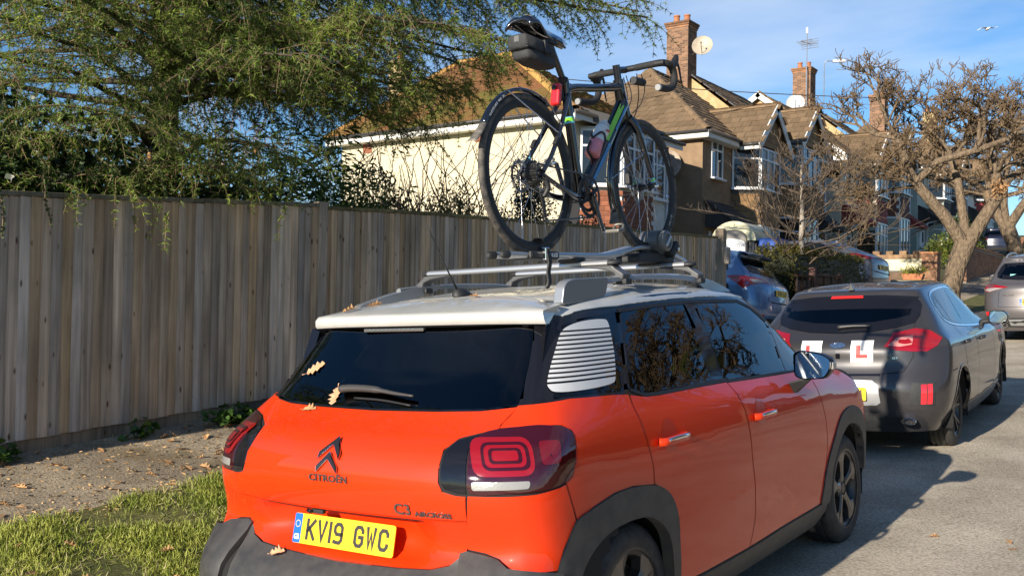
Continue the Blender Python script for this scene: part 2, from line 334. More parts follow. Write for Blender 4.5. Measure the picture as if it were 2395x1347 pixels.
KIA = dict(st=[.42, .80, 1.28, 1.80, 2.32, 2.84, 3.45, 3.82], rings=[
 (.22, .20, .20, .05, 4.12, .74, .80, .74, .18, .28), (.36, .33, .33, -.02, 4.20, .82, .855, .80, .20, .34), (.50, .48, .47, -.035, 4.23, .862, .868, .83, .22, .38), (.62, .62, .58, -.03, 4.23, .872, .876, .84, .24, .40), (.76, .76, .68, .04, 4.20, .870, .880, .84, .24, .42), (.88, .87, .76, .05, 4.14, .858, .872, .825, .26, .44), (.96, .94, .83, .10, 4.02, .835, .845, .79, .27, .46)],
 g=dict(belt=(1.03, .99, .95), yr=(.20, .42, .60), zr=(1.02, 1.18, 1.312), w=(.785, .70, .585), roof_r=.66, roof_f=2.24, zt=1.425, hood=(3.02, 3.98, .98, .80, .72)))
KIA['upper'] = up_rows(KIA)
TUC = dict(st=[.44, .86, 1.36, 1.88, 2.40, 2.95, 3.53, 3.95], rings=[
 (.26, .24, .24, .06, 4.30, .76, .82, .76, .16, .28), (.42, .38, .38, -.02, 4.38, .84, .885, .83, .18, .34), (.58, .55, .54, -.04, 4.41, .885, .905, .86, .20, .38), (.72, .72, .68, -.02, 4.41, .90, .915, .87, .20, .40), (.88, .88, .80, .02, 4.38, .895, .918, .87, .20, .42), (1.02, 1.01, .90, .04, 4.30, .885, .905, .85, .22, .44), (1.10, 1.08, .97, .09, 4.18, .855, .87, .81, .24, .46)],
 g=dict(belt=(1.17, 1.13, 1.09), yr=(.17, .36, .54), zr=(1.15, 1.34, 1.49), w=(.825, .735, .625), roof_r=.56, roof_f=2.30, zt=1.63, hood=(3.10, 4.10, 1.12, .96, .74)))
TUC['upper'] = up_rows(TUC)
IX = dict(st=[.36, .72, 1.18, 1.70, 2.22, 2.75, 3.34, 3.68], rings=[
 (.24, .22, .22, .05, 3.98, .74, .79, .74, .15, .26), (.38, .35, .35, -.01, 4.06, .81, .845, .80, .17, .32), (.52, .50, .50, -.03, 4.09, .85, .865, .83, .19, .36), (.66, .66, .62, -.02, 4.09, .865, .872, .84, .19, .38), (.82, .82, .74, .0, 4.06, .862, .875, .84, .20, .40), (.96, .95, .84, .03, 3.98, .85, .865, .82, .22, .42), (1.04, 1.03, .92, .09, 3.86, .82, .835, .78, .24, .44)],
 g=dict(belt=(1.14, 1.09, 1.04), yr=(.17, .34, .50), zr=(1.10, 1.28, 1.43), w=(.79, .71, .60), roof_r=.46, roof_f=2.45, zt=1.585, hood=(3.15, 3.82, 1.06, .94, .70)))
IX['upper'] = up_rows(IX)
CIV = dict(st=[.42, .82, 1.30, 1.80, 2.32, 2.84, 3.42, 3.80], rings=[
 (.22, .20, .20, .05, 4.14, .74, .80, .74, .18, .28), (.36, .33, .33, -.01, 4.22, .82, .85, .80, .20, .34), (.50, .48, .47, -.03, 4.25, .86, .868, .83, .22, .38), (.64, .62, .58, -.02, 4.25, .868, .876, .84, .24, .40), (.80, .77, .68, .0, 4.22, .865, .88, .84, .24, .42), (.94, .88, .76, .02, 4.16, .85, .872, .825, .25, .44), (1.02, .95, .83, .07, 4.02, .825, .845, .79, .26, .46)],
 g=dict(belt=(1.07, 1.00, .95), yr=(.14, .52, .92), zr=(1.06, 1.22, 1.34), w=(.78, .70, .585), roof_r=1.05, roof_f=2.25, zt=1.45, hood=(3.05, 4.00, .98, .80, .72)))
CIV['upper'] = up_rows(CIV)
# ---------------------------------------------------------------- car kit: panels are cut to outline and laid on the body surface
def inside(poly, x, y):
    c = False; n = len(poly); j = n-1
    for i in range(n):
        xi, yi = poly[i][0], poly[i][1]; xj, yj = poly[j][0], poly[j][1]
        if (yi > y) != (yj > y) and x < (xj-xi)*(y-yi)/(yj-yi)+xi: c = not c
        j = i
    return c
M_BLACKPL = mat('black_plastic', (.022, .023, .024), .55, var=.35, vscale=30, bump=.12, bscale=900, rvar=.1)
M_CLAD = mat('cladding_plastic', (.030, .031, .033), .5, var=.3, vscale=14, col2=(.055, .053, .05), bump=.1, bscale=700)
M_GLOSSBLK = mat('gloss_black', (.008, .008, .010), .05, spec=.6)
M_UNDER = mat('underbody_black', (.006, .006, .006), .8)
M_RUBBER = mat('rubber_seal', (.010, .010, .011), .6)
M_TYRE = mat('tyre_rubber', (.022, .022, .023), .72, var=.3, vscale=22, col2=(.05, .047, .042), bump=.25, bscale=120)
M_CHROME = mat('chrome', (.75, .75, .76), .08, metal=1)
M_SILVER = mat('silver_plastic', (.45, .46, .47), .32, metal=.7)
M_REDLENS = mat('red_lens', (.26, .004, .007), .08, spec=.6, coat=1)
M_DARKRED = mat('smoked_red_lens', (.038, .002, .004), .05, spec=.6, coat=1)
M_WHITELENS = mat('clear_lens', (.27, .265, .25), .16, spec=.6, coat=.6, bump=.15, bscale=160)
M_SEAT = mat('seat_cloth', (.030, .031, .033), .85, var=.3, vscale=40)
M_PLATE = mat('plate_yellow', (.83, .55, .012), .35, coat=.3)
M_PLATEB = mat('plate_blue', (.01, .12, .50), .35)
M_INK = mat('plate_black', (.025, .024, .022), .5)
M_WHITE = mat('white_print', (.78, .78, .76), .5)
M_GLASS = glass_mat('car_glass', (.16, .18, .18), 1.5)
M_PRIV = glass_mat('privacy_glass', (.035, .04, .042), 1.55)
M_MIRROR = mat('mirror_glass', (.55, .58, .62), .02, metal=1)
M_ALLOY = mat('alloy_dark', (.055, .055, .058), .35, metal=.6)
M_ALLOYB = mat('alloy_machined', (.17, .165, .16), .3, metal=.9)
class Car:
    def __init__(s, spec, name, label, mw, paint, k=6):
        s.root = thing(name, label, 'car', mw=mw); s.paint = paint; s.S = spec
        G = hull_grid(car_table(spec), k, k); s.G = G
        V = []; F = []
        nv, nu = G.shape[:2]
        for sgn in (1, -1):
            b = len(V); g = G*np.array([sgn, 1, 1.]); V += g.reshape(-1, 3).tolist()
            for i in range(nv-1):
                for j in range(nu-1):
                    f = (b+i*nu+j, b+i*nu+j+1, b+(i+1)*nu+j+1, b+(i+1)*nu+j); F.append(f if sgn > 0 else f[::-1])
        s.V, s.F = V, F; s.bvh = BVHTree.FromPolygons([Vector(v) for v in V], F)
        du = np.gradient(G, axis=1); dv = np.gradient(G, axis=0); n = np.cross(du, dv); n /= np.maximum(np.linalg.norm(n, axis=2, keepdims=True), 1e-12)
        c = G-np.array([0, G[..., 1].mean(), .7]);
        if (n*c).sum() < 0: n = -n
        s.N = np.concatenate([n.reshape(-1, 3), (n*np.array([-1, 1, 1.])).reshape(-1, 3)])
        s.holes = []
    def frame(s, phi):
        if phi == 'top': return Vector((1, 0, 0)), Vector((0, 1, 0)), Vector((0, 0, -1))
        p = radians(phi); return Vector((cos(p), sin(p), 0)), Vector((0, 0, 1)), Vector((-sin(p), cos(p), 0))
    def nrm(s, loc, idx):
        f = s.F[idx]; w = []; 
        for i in f: w.append(1/((Vector(s.V[i])-loc).length_squared+1e-8))
        n = Vector((0, 0, 0))
        for i, ww in zip(f, w): n += Vector(s.N[i])*ww
        return n.normalized()
    def cast(s, a, b, phi):
        A, B, D = s.frame(phi); o = A*a+B*b-D*8
        loc, n, idx, d = s.bvh.ray_cast(o, D)
        if loc is None:
            q = o+D*6; best = None
            for t in (6.6, 7, 7.4, 7.8, 8.2, 8.6, 9):
                l2, n2, i2, d2 = s.bvh.find_nearest(o+D*t)
                if best is None or d2 < best[3]: best = (l2, n2, i2, d2)
            loc, n, idx, d = best
        return loc, s.nrm(loc, idx)
    def conv(s, pts, phi):
        if len(pts[0]) == 2: return [tuple(p) for p in pts]
        A, B, D = s.frame(phi); return [(A.dot(Vector(p)), B.dot(Vector(p))) for p in pts]
    def panel(s, name, pts, phi, m, off=.004, res=.05, skirt=.008, parent=None, rnd=0, fn=None, mirror=False, smooth=0, hole=False, frit=0, geo=False):
        poly = s.conv(pts, phi)
        if smooth: poly = [tuple(p) for p in smooth_path(poly, smooth, True)]
        if rnd: poly = round_poly(poly, rnd)
        if hole:
            hp = poly
            if frit:
                ctr = Vector((sum(p[0] for p in poly)/len(poly), sum(p[1] for p in poly)/len(poly))); k0 = len(poly); hp = []; V = []; NN = []
                ar = sum(poly[i][0]*poly[(i+1) % k0][1]-poly[(i+1) % k0][0]*poly[i][1] for i in range(k0)); sg0 = 1 if ar > 0 else -1
                dense = []
                for i in range(k0):
                    p, q = Vector(poly[i]), Vector(poly[(i+1) % k0]); kk = max(1, int((q-p).length/.06+.5)); dense += [p.lerp(q, j/kk) for j in range(kk)]
                nd = len(dense)
                for i, p in enumerate(dense):
                    t = (dense[(i+1) % nd]-dense[i-1]).normalized(); inn = Vector((-t.y, t.x))*sg0
                    for w_ in (0, frit):
                        l, nn = s.cast(p.x+inn.x*w_, p.y+inn.y*w_, phi); V.append(l+nn*.0042); NN.append(nn)
                    hp.append((p.x+inn.x*frit*.35, p.y+inn.y*frit*.35))
                Fq = [(2*i, 2*((i+1) % nd), 2*((i+1) % nd)+1, 2*i+1) for i in range(nd)]; D0 = s.frame(phi)[2]
                a_, b_, c_ = V[Fq[0][0]], V[Fq[0][1]], V[Fq[0][2]]
                if (b_-a_).cross(c_-a_).dot(D0) > 0: Fq = [f[::-1] for f in Fq]
                for sg in ((1, -1) if mirror else (1,)):
                    o = mesh('window_frit', [(v.x*sg, v.y, v.z) for v in V], Fq if sg > 0 else [f[::-1] for f in Fq], M_GLOSSBLK, s.root, True); o.data.normals_split_custom_set_from_vertices([(q.x*sg, q.y, q.z) for q in NN])
            s.holes.append((phi, hp, mirror))
        B2 = []
        n = len(poly)
        for i in range(n):
            p, q = Vector(poly[i]), Vector(poly[(i+1) % n]); k = max(1, int((q-p).length/res+.5))
            for j in range(k): B2.append(p.lerp(q, j/k))
        xs = [p.x for p in B2]; ys = [p.y for p in B2]; pts2 = [Vector(p) for p in B2]; nb = len(pts2)
        x = min(xs)+res*.5
        while x < max(xs):
            y = min(ys)+res*.5
            while y < max(ys):
                if inside(poly, x, y) and min((p.x-x)**2+(p.y-y)**2 for p in B2) > (.4*res)**2: pts2.append(Vector((x, y)))
                y += res
            x += res
        vo, eo, fo = delaunay_2d_cdt(pts2, [], [list(range(nb))], 1, 1e-6)[:3]
        V = []; NN = []
        for v in vo:
            l, nn = s.cast(v.x, v.y, phi); o = off if fn is None else fn(v.x, v.y, l); V.append(l+nn*o); NN.append(nn)
        A, Bv, D = s.frame(phi); F = []
        for f in fo:
            a, b, c = [V[i] for i in f[:3]]; F.append(tuple(f) if (b-a).cross(c-a).dot(D) < 0 else tuple(f[::-1]))
        nmain = len(V)
        if skirt:
            cnt = {}
            for f in F:
                for i in range(len(f)): e = (f[i], f[(i+1) % len(f)]); cnt[e] = cnt.get(e, 0)+1
            mp = {}
            for (a, b) in list(cnt):
                if (b, a) not in cnt:
                    for i in (a, b):
                        if i not in mp: mp[i] = len(V); V.append(V[i]-NN[i]*skirt); NN.append(NN[i])
                    F.append((a, mp[a], mp[b], b))
        objs = []
        for sg in ((1, -1) if mirror else (1,)):
            V2 = [(v.x*sg, v.y, v.z) for v in V]; F2 = F if sg > 0 else [f[::-1] for f in F]
            o = mesh(name, V2, F2, m, parent or s.root, True)
            if not geo: o.data.normals_split_custom_set_from_vertices([(q.x*sg, q.y, q.z) for q in NN])
            else: o.data.set_sharp_from_angle(angle=radians(50))
            objs.append(o)
        return objs
    def body(s, name, mlow, mhigh, zsplit=1.0, arches=()):
        """the shell under the panels, open where there is glass and round the wheels"""
        keep = []; mi = []
        hs = []
        for phi, poly, mir in s.holes: hs.append((s.frame(phi), poly, mir))
        for f in s.F:
            c = sum((Vector(s.V[i]) for i in f), Vector())/4; drop = False
            for (A, B, D), poly, mir in hs:
                for sg in ((1, -1) if mir else (1,)):
                    q = Vector((c.x*sg, c.y, c.z))
                    if B.y > .5:
                        if c.z < 1.2: continue
                    elif abs(D.y) > .9:
                        if (D.y > 0) != (c.y < 1.6): continue
                    elif q.x < .3: continue
                    if inside(poly, A.dot(q), B.dot(q)): drop = True
            for yc, zc, r in arches:
                if abs(c.x) > .42 and hypot(c.y-yc, c.z-zc) < r: drop = True
            if not drop: keep.append(f); mi.append(0 if c.z < zsplit else 1)
        o = mesh(name, s.V, keep, [mlow, mhigh], s.root, True); o.data.polygons.foreach_set('material_index', mi)
        o.data.normals_split_custom_set_from_vertices([tuple(n) for n in s.N])
        for yc, zc, r in arches:
            for sg in (1, -1):
                MB().lathe((sg*.40, yc, zc), (1, 0, 0), [(0, .02), (0, r+.012), (sg*.43, r+.012)], 28, -.3, pi+.3, ref=(0, 1, 0)).obj('wheel_well', M_UNDER, s.root, True)
        return o
    def wheel(s, x, y, z, R, w, rr, style='c3', fac=None, tw=0):
        """x = outer face; negative x for the left side"""
        sg = 1 if x > 0 else -1; c = (x, y, z)
        prof = [(-w, rr-.01), (-w+.004, rr+.005), (-w, rr+.03), (-w+.012, R-.02), (-w+.03, R-.004), (-w+.045, R)]
        for g in (.3, .5, .7): prof += [(-w*g-.006, R), (-w*g-.005, R-.007), (-w*g+.005, R-.007), (-w*g+.006, R)]
        prof = prof[:6]+sorted(prof[6:])+[(-.045, R), (-.03, R-.004), (-.010, R-.022), (.004, (R+rr)/2), (0, rr+.018), (-.006, rr+.006), (-.012, rr-.006)]
        prof = [(h*sg, r) for h, r in prof]
        ty = MB().lathe(c, (1, 0, 0), prof, 56, ref=(0, 1, 0)).obj('wheel', M_TYRE, s.root, True, sharp=50)
        MB().lathe(c, (1, 0, 0), [(h*sg, r) for h, r in [(-.004, rr-.002), (-.004, rr+.010), (-.012, rr-.004), (-.02, rr-.020), (-.05, rr-.03), (-w, rr-.03)]], 48, ref=(0, 1, 0)).obj('rim', fac or M_ALLOY, ty, True, sharp=40)
        MB().lathe(c, (1, 0, 0), [(-.085*sg, .012), (-.085*sg, rr*.74), (-.075*sg, rr*.76)], 40).obj('brake_disc', mat('brake_disc', (.16, .15, .14), .45, metal=.8), ty, True, sharp=30)
        hubp = [(-.02, 0.), (-.02, .032), (-.026, .038), (-.03, .075), (-.09, .085)]
        MB().lathe(c, (1, 0, 0), [(h*sg, r) for h, r in hubp], 24).obj('hub_cap', M_ALLOY, ty, True, sharp=30)
        n = 5
        sp_n = {'c3': 5, 'kia': 5, 'plain': 7}[style]
        proto = None
        for k in range(sp_n):
            an = 2*pi*k/sp_n+tw+pi/2
            if proto is None:
                mb = MB(); mb2 = MB()
                def rad(r_, t_, h_): return Vector((h_*sg, r_*cos(t_), r_*sin(t_)))
                if style == 'kia':
                    for dlt in (-.16, .16):
                        P = [(.05, .35*dlt, -.026), (rr*.55, dlt*.75, -.018), (rr*.93, dlt*1.35, -.008)]
                        V = []
                        for r_, t_, h_ in P:
                            for sw in (-1, 1):
                                for hh in (0, -.028): V.append(rad(r_, t_+sw*.011/r_, h_+hh))
                        mb.add(V, [(0, 2, 6, 4), (4, 6, 10, 8), (0, 4, 5, 1), (4, 8, 9, 5), (2, 3, 7, 6), (6, 7, 11, 10)])
                else:
                    wd = {'c3': [(.045, .030), (rr*.45, .022), (rr*.72, .034), (rr*.97, .082)], 'plain': [(.045, .018), (rr*.5, .013), (rr*.97, .017)]}[style]
                    V = []
                    for r_, hw in wd:
                        t = hw/r_ if style != 'c3' else math.asin(min(.9, hw/r_))
                        for sw in (-1, -.35, .35, 1):
                            V.append(rad(r_, sw*t, -.022+.014*r_/rr+(-.008 if abs(sw) == 1 else 0)))
                        for sw in (-1, 1): V.append(rad(r_, sw*t, -.06))
                    Fm = []; 
                    for i in range(len(wd)-1):
                        a, b = i*6, (i+1)*6
                        for j in range(3): Fm.append((a+j, a+j+1, b+j+1, b+j))
                        Fm += [(a+4, a, b, b+4), (a+3, a+5, b+5, b+3)]
                    mb.add(V, Fm)
                proto = mb.obj('spoke', M_ALLOYB if style in ('c3',) else (fac or M_ALLOY), ty, False)
                sp = proto
            else: sp = copy_obj(proto, ty)
            sp.location = c; sp.rotation_euler = (an, 0, 0)
        return ty
    def interior(s, ys=(1.55, 2.35), w=.55, floor=.32, zs=.62, htop=1.20, dash=None, steer=True):
        MB().box(-w-.12, w+.12, ys[0]-.85, ys[1]+.9, floor, floor+.03).obj('cabin_floor', M_UNDER, s.root)
        for r, y in enumerate(ys):
            for sx in (-.36, .36):
                b = MB(); b.box(sx-.24, sx+.24, y-.05, y+.45, floor+.1, zs-.02); b.obj('seat', M_SEAT, s.root, bevel=.04)
                bk = MB().prism([(-.24, 0), (.24, 0), (.22, .5), (.15, .56), (-.15, .56), (-.22, .5)], (sx, y-.04, zs-.1), (1, 0, 0), (0, -.16, .98), (0, .11, .02)).obj('seat_back', M_SEAT, s.root, bevel=.03)
                hd = MB().prism([(-.13, 0), (.13, 0), (.13, .14), (.09, .19), (-.09, .19), (-.13, .14)], (sx, y-.155, htop-.16), (1, 0, 0), (0, -.1, .99), (0, .08, .01)).obj('headrest', M_SEAT, s.root, bevel=.03)
        d = dash or ys[1]+.75
        MB().prism([(0, 0), (.45, 0), (.45, .12), (.2, .25), (0, .2)], (-w-.1, d, zs+.1), (0, 1, 0), (0, 0, 1), (2*w+.2, 0, 0)).obj('dashboard', M_BLACKPL, s.root, bevel=.03)
        if steer:
            P = [Vector((.36+.185*cos(t), d-.12+.07*sin(t), zs+.32+.17*sin(t))) for t in np.linspace(0, 2*pi, 25)[:-1]]
            MB().tube(P, .014, 6, closed=True).obj('steering_wheel', M_BLACKPL, s.root, True)
    def plate(s, c, nrm, txt, up=(0, 0, 1), yellow=True, size=(.52, .111), eu=True, cw=.05, ch=.079, blanks=None, gap=.011):
        """number plate centred at c, outward normal nrm"""
        n = Vector(nrm).normalized(); x = Vector(up).cross(n).normalized(); u = n.cross(x)
        M = rot_to(x, -n, u, c)
        w, h = size; R = .012
        poly = round_poly([(-w/2, -h/2), (w/2, -h/2), (w/2, h/2), (-w/2, h/2)], R)
        pl = MB().prism(poly, (0, 0, 0), (1, 0, 0), (0, 0, 1), (0, -.004, 0)).obj('number_plate', M_PLATE, s.root); pl.data.transform(M)
        x0 = -w/2
        if eu:
            bl = MB().prism(round_poly([(-w/2+.001, -h/2+.001), (-w/2+.042, -h/2+.001), (-w/2+.042, h/2-.001), (-w/2+.001, h/2-.001)], .006), (0, -.0042, 0), (1, 0, 0), (0, 0, 1), (0, -.0006, 0)).obj('blue_band', M_PLATEB, pl); bl.data.transform(M)
            st = MB()
            for k in range(12):
                a = 2*pi*k/12; st.prism([(.0022*cos(t), .0022*sin(t)) for t in np.linspace(0, 2*pi, 7)[:-1]], (-w/2+.0215+.012*cos(a), -.0049, .016+.012*sin(a)), (1, 0, 0), (0, 0, 1), (0, -.0003, 0))
            stars = st.obj('stars', mat('star_yellow', (.75, .6, .05), .5), pl); stars.data.transform(M)
            text_mesh('country_code', 'GB', .028, M_WHITE, pl, M @ Matrix.Translation((-w/2+.0215, -.005, -.033)) @ Matrix.Rotation(pi/2, 4, 'X'), .0003, .8, .0006)
            x0 += .042
        tot = sum(cw if ch_ != ' ' else .033 for ch_ in txt)+gap*(len(txt)-1)
        if '1' in txt: tot -= .036*txt.count('1')
        x = (x0+w/2)/2-tot/2
        for ch_ in txt:
            if ch_ == ' ': x += .033+gap; continue
            wd = .014 if ch_ == '1' else cw
            g = plate_glyph(ch_, cw if ch_ != '1' else cw, ch, .0135, .0052).obj('character', M_INK, pl); g.data.transform(Matrix.Translation((x+wd/2, 0, 0))); g.data.transform(M); x += wd+gap
        for sx in (x0+.012, w/2-.022):
            b = MB().lathe((sx, -.0042, .0), (0, -1, 0), [(0, .006), (.002, .006), (.004, .003), (.004, 0)], 10).obj('screw_cap', M_PLATE, pl, True); b.data.transform(M)
        return pl
# ---------------------------------------------------------------- orange car in the foreground (its road leans with the camber and the hill)
def basis(yaw, pit, rol):
    f = Vector((-sin(yaw)*cos(pit), cos(yaw)*cos(pit), sin(pit))); r_ = Vector((cos(yaw), sin(yaw), 0)); u_ = r_.cross(f)
    return Matrix((cos(rol)*r_+sin(rol)*u_, -sin(rol)*r_+cos(rol)*u_, f))
CARM = (basis(YAW, PIT, ROL).transposed() @ basis(.6205, .0142, -.0381)).to_4x4()
M_ORANGE = mat('orange_paint', (.62, .034, .003), .45, spec=.12, coat=.75, coatr=.01)
M_ROOFW = mat('white_roof_paint', (.50, .50, .475), .3, coat=.7, coatr=.02, var=.12, vscale=9)
M_RAIL = mat('satin_rail', (.33, .34, .355), .26, metal=.55)
def clip_band(poly, z0, z1):
    def half(P, f):
        out = []
        for i in range(len(P)):
            a, b = P[i], P[(i+1) % len(P)]; fa, fb = f(a), f(b)
            if fa >= 0: out.append(a)
            if (fa >= 0) != (fb >= 0):
                t = fa/(fa-fb); out.append((a[0]+(b[0]-a[0])*t, a[1]+(b[1]-a[1])*t))
        return out
    return half(half(poly, lambda p: p[1]-z0), lambda p: z1-p[1])
def sym(half): return half+[(-a, b) for a, b in half[::-1] if abs(a) > 1e-6]
def recess(a, b, l):
    f = lambda t: max(0, min(1, t))**2*(3-2*max(0, min(1, t)))
    return .006-.052*f((.47-abs(a))/.16)*f((.764-b)/.014)*f((b-.585)/.09)
def build_c3():
    c = Car(C3, 'orange_car', 'bright orange compact SUV with white roof carrying a road bicycle on its roof bars', CARM, M_ORANGE)
    P = c.panel; root = c.root
    # glass
    P('rear_window', sym([(0, 1.106), (.3, 1.110), (.5, 1.118), (.626, 1.133), (.60, 1.26), (.575, 1.35), (.555, 1.408), (.3, 1.412), (0, 1.413)]), 0, M_PRIV, .002, .06, hole=True)
    P('quarter_window', [(.40, 1.150), (.60, 1.148), (.80, 1.140), (.86, 1.22), (1.000, 1.445), (.80, 1.424), (.63, 1.402), (.55, 1.32), (.45, 1.20)], 90, M_PRIV, .002, .05, mirror=True, hole=True)
    P('rear_door_window', [(.845, 1.147), (.93, 1.119), (1.03, 1.114), (1.58, 1.112), (1.612, 1.455), (1.35, 1.449), (1.035, 1.436)], 90, M_PRIV, .002, .05, mirror=True, hole=True, rnd=.015)
    P('front_door_window', [(1.715, 1.115), (1.76, 1.102), (2.485, 1.082), (2.53, 1.212), (2.550, 1.330), (2.43, 1.408), (2.28, 1.448), (1.765, 1.457)], 90, M_GLASS, .002, .05, mirror=True, hole=True, rnd=.012)
    P('front_quarter_glass', [(2.535, 1.081), (2.68, 1.074), (2.735, 1.14), (2.60, 1.318)], 90, M_GLASS, .002, .04, mirror=True, hole=True)
    P('windscreen', [(.60, 2.56), (.66, 2.80), (.64, 2.98), (.44, 3.08), (0, 3.12), (-.44, 3.08), (-.64, 2.98), (-.66, 2.80), (-.60, 2.56), (-.3, 2.575), (0, 2.58), (.3, 2.575)], 'top', M_GLASS, .002, .08, hole=True)
    P('window_seal', [(.845, 1.133), (.93, 1.104), (1.03, 1.098), (1.70, 1.092), (1.75, 1.084), (2.50, 1.066), (2.70, 1.062), (2.70, 1.071), (2.50, 1.078), (1.75, 1.097), (1.70, 1.108), (1.03, 1.111), (.93, 1.116), (.85, 1.142)], 90, M_RUBBER, .006, .04, mirror=True)
    P('window_frame_top', [(1.03, 1.438), (1.35, 1.451), (1.69, 1.459), (2.0, 1.457), (2.28, 1.450), (2.43, 1.411), (2.56, 1.336), (2.60, 1.345), (2.45, 1.425), (2.30, 1.464), (2.0, 1.473), (1.69, 1.474), (1.35, 1.466), (1.025, 1.453)], 90, M_RUBBER, .005, .05, mirror=True)
    # white decal of stripes on the quarter windows
    out = smooth_path([(.594, 1.372), (.66, 1.398), (.76, 1.412), (.877, 1.414), (.905, 1.400), (.87, 1.33), (.823, 1.253), (.775, 1.19), (.735, 1.172), (.60, 1.165), (.44, 1.166), (.413, 1.180), (.434, 1.215), (.519, 1.305)], 4, True)
    bands = [(1.380, 1.42)]+[(1.3735-.0162*k-.0098, 1.3735-.0162*k) for k in range(11)]+[(1.15, 1.1945)]
    for z0, z1 in bands:
        b = clip_band(out, z0, z1)
        if len(b) > 2: P('decal_stripe', b, 90, mat('decal_grey', (.50, .51, .52), .5), .0045, .05, 0, mirror=True)
    # tailgate, lower rear panel, rear corners
    P('tailgate', sym([(0, 1.096), (.3, 1.100), (.5, 1.107), (.632, 1.122), (.612, 1.060), (.556, 1.047), (.505, 1.034), (.483, .998), (.491, .945), (.496, .90), (.512, .868), (.56, .857), (.596, .856), (.586, .774), (.41, .771), (0, .770)]), 0, M_ORANGE, .006, .05, .012, fn=lambda a, b, l: .006)
    P('lamp_bezel', [(.604, .20, 1.052), (.552, .15, 1.037), (.510, .115, 1.025), (.491, .064, .994), (.499, .03, .945), (.504, .02, .90), (.521, .022, .877), (.566, .031, .867), (.597, .039, .866), (.592, .047, .933), (.572, .086, .996), (.572, .13, 1.033)], 20, M_GLOSSBLK, .005, .03, mirror=True)
    lens = [(.577, .153, 1.039), (.614, .206, 1.056), (.729, .277, 1.065), (.79, .329, 1.059), (.812, .355, 1.041), (.827, .353, 1.011), (.837, .334, .943), (.838, .305, .898), (.832, .247, .878), (.802, .155, .868), (.714, .081, .867), (.609, .042, .867), (.600, .047, .933), (.580, .086, .996)]
    P('tail_lamp', lens, 45, M_DARKRED, .007, .03, mirror=True, smooth=2)
    def rr(x0, x1, z0, z1, sk=0):
        # rounded rectangle on the lamp, in the 45 degree frame
        return round_poly([(x0+sk, z0), (x1, z0), (x1-sk*.3, z1), (x0+sk*.6, z1)], min(x1-x0, z1-z0)*.36, 5)
    for i, (x0, x1, z0, z1, m_) in enumerate([(.474, .676, .9205, 1.033, M_REDLENS), (.506, .661, .938, 1.019, M_DARKRED), (.516, .650, .947, 1.010, M_REDLENS), (.530, .636, .957, 1.001, M_DARKRED), (.541, .625, .965, .993, M_REDLENS)]):
        P('lamp_ring', rr(x0, x1, z0, z1), 45, m_, .0085+.0012*i, .03, 0, mirror=True)
    P('lamp_side_block', round_poly([(.70, .95), (.77, .95), (.775, 1.02), (.70, 1.02)], .015), 45, mat('lamp_block', (.13, .004, .008), .1, coat=1), .0082, .03, 0, mirror=True)
    P('reversing_lamp', round_poly([(.468, .878), (.650, .881), (.655, .905), (.468, .906)], .01), 45, M_WHITELENS, .0085, .03, 0, mirror=True)
    P('bumper_corner', [(.604, .039, .858), (.714, .081, .857), (.802, .155, .859), (.834, .247, .869), (.839, .268, .874), (.842, .296, .80), (.844, .314, .745), (.835, .245, .664), (.833, .205, .600), (.729, .083, .616), (.691, .085, .645), (.642, .075, .660), (.575, .062, .668), (.588, .05, .768)], 32, M_ORANGE, .006, .04, .012, mirror=True)
    P('lower_tailgate_panel', sym([(0, .764), (.41, .765), (.583, .768), (.572, .70), (.552, .655), (.505, .612), (.43, .593), (.3, .586), (0, .580)]), 0, M_ORANGE, .006, .024, .012, hole=True, geo=True, fn=recess)
    P('rear_bumper', sym([(0, .575), (.3, .581), (.43, .588), (.50, .606), (.545, .649), (.545, .22), (0, .22)]), 0, M_CLAD, .008, .05)
    P('bumper_end', [(.548, .06, .652), (.575, .062, .662), (.642, .075, .654), (.691, .085, .639), (.729, .083, .610), (.80, .15, .604), (.833, .203, .594), (.846, .30, .50), (.84, .30, .22), (.548, .0, .22)], 32, M_CLAD, .02, .04, .02, mirror=True, geo=True, fn=lambda a, b, l: .010+.024*max(0, min(1, (.668-b)/.07))**.6*max(0, min(1, (a-.462)/.05)))
    # sides
    ao = [(.845, .315, .742), (.848, .42, .767), (.853, .564, .791), (.858, .698, .793), (.863, .855, .773)]
    P('quarter_panel', [(.626, .312, 1.127), (.605, .222, 1.062), (.729, .281, 1.071), (.795, .333, 1.065), (.820, .361, 1.045), (.834, .357, 1.011), (.844, .338, .943), (.845, .309, .896), (.842, .275, .880), (.846, .304, .80), (.849, .325, .745)]+[(x, y, z+.004) for x, y, z in ao[1:]]+[(.862, .854, .848), (.854, .827, .943), (.836, .811, 1.026), (.812, .803, 1.08), (.788, .812, 1.122), (.775, .70, 1.131), (.745, .46, 1.140)], 62, M_ORANGE, .006, .05, .012, mirror=True)
    P('rear_door', [(.823, 1.118), (.812, 1.08), (.820, 1.026), (.836, .943), (.863, .848), (.867, .777), (.953, .739), (1.009, .686), (1.043, .611), (1.051, .514), (1.062, .40), (1.072, .336), (1.3, .331), (1.785, .327), (1.838, .459), (1.823, .584), (1.774, .736), (1.761, .858), (1.745, .957), (1.719, 1.036), (1.708, 1.088), (1.4, 1.093), (1.03, 1.096), (.93, 1.101)], 90, M_ORANGE, .006, .05, .012, mirror=True)
    P('front_door', [(1.720, 1.084), (1.731, 1.036), (1.757, .957), (1.773, .858), (1.786, .736), (1.835, .584), (1.850, .459), (1.797, .327), (2.245, .334), (2.808, .334), (2.856, .439), (2.877, .633), (2.845, .782), (2.797, .917), (2.780, 1.00), (2.755, 1.052), (2.69, 1.058), (2.50, 1.063), (2.1, 1.073)], 90, M_ORANGE, .006, .05, .012, mirror=True)
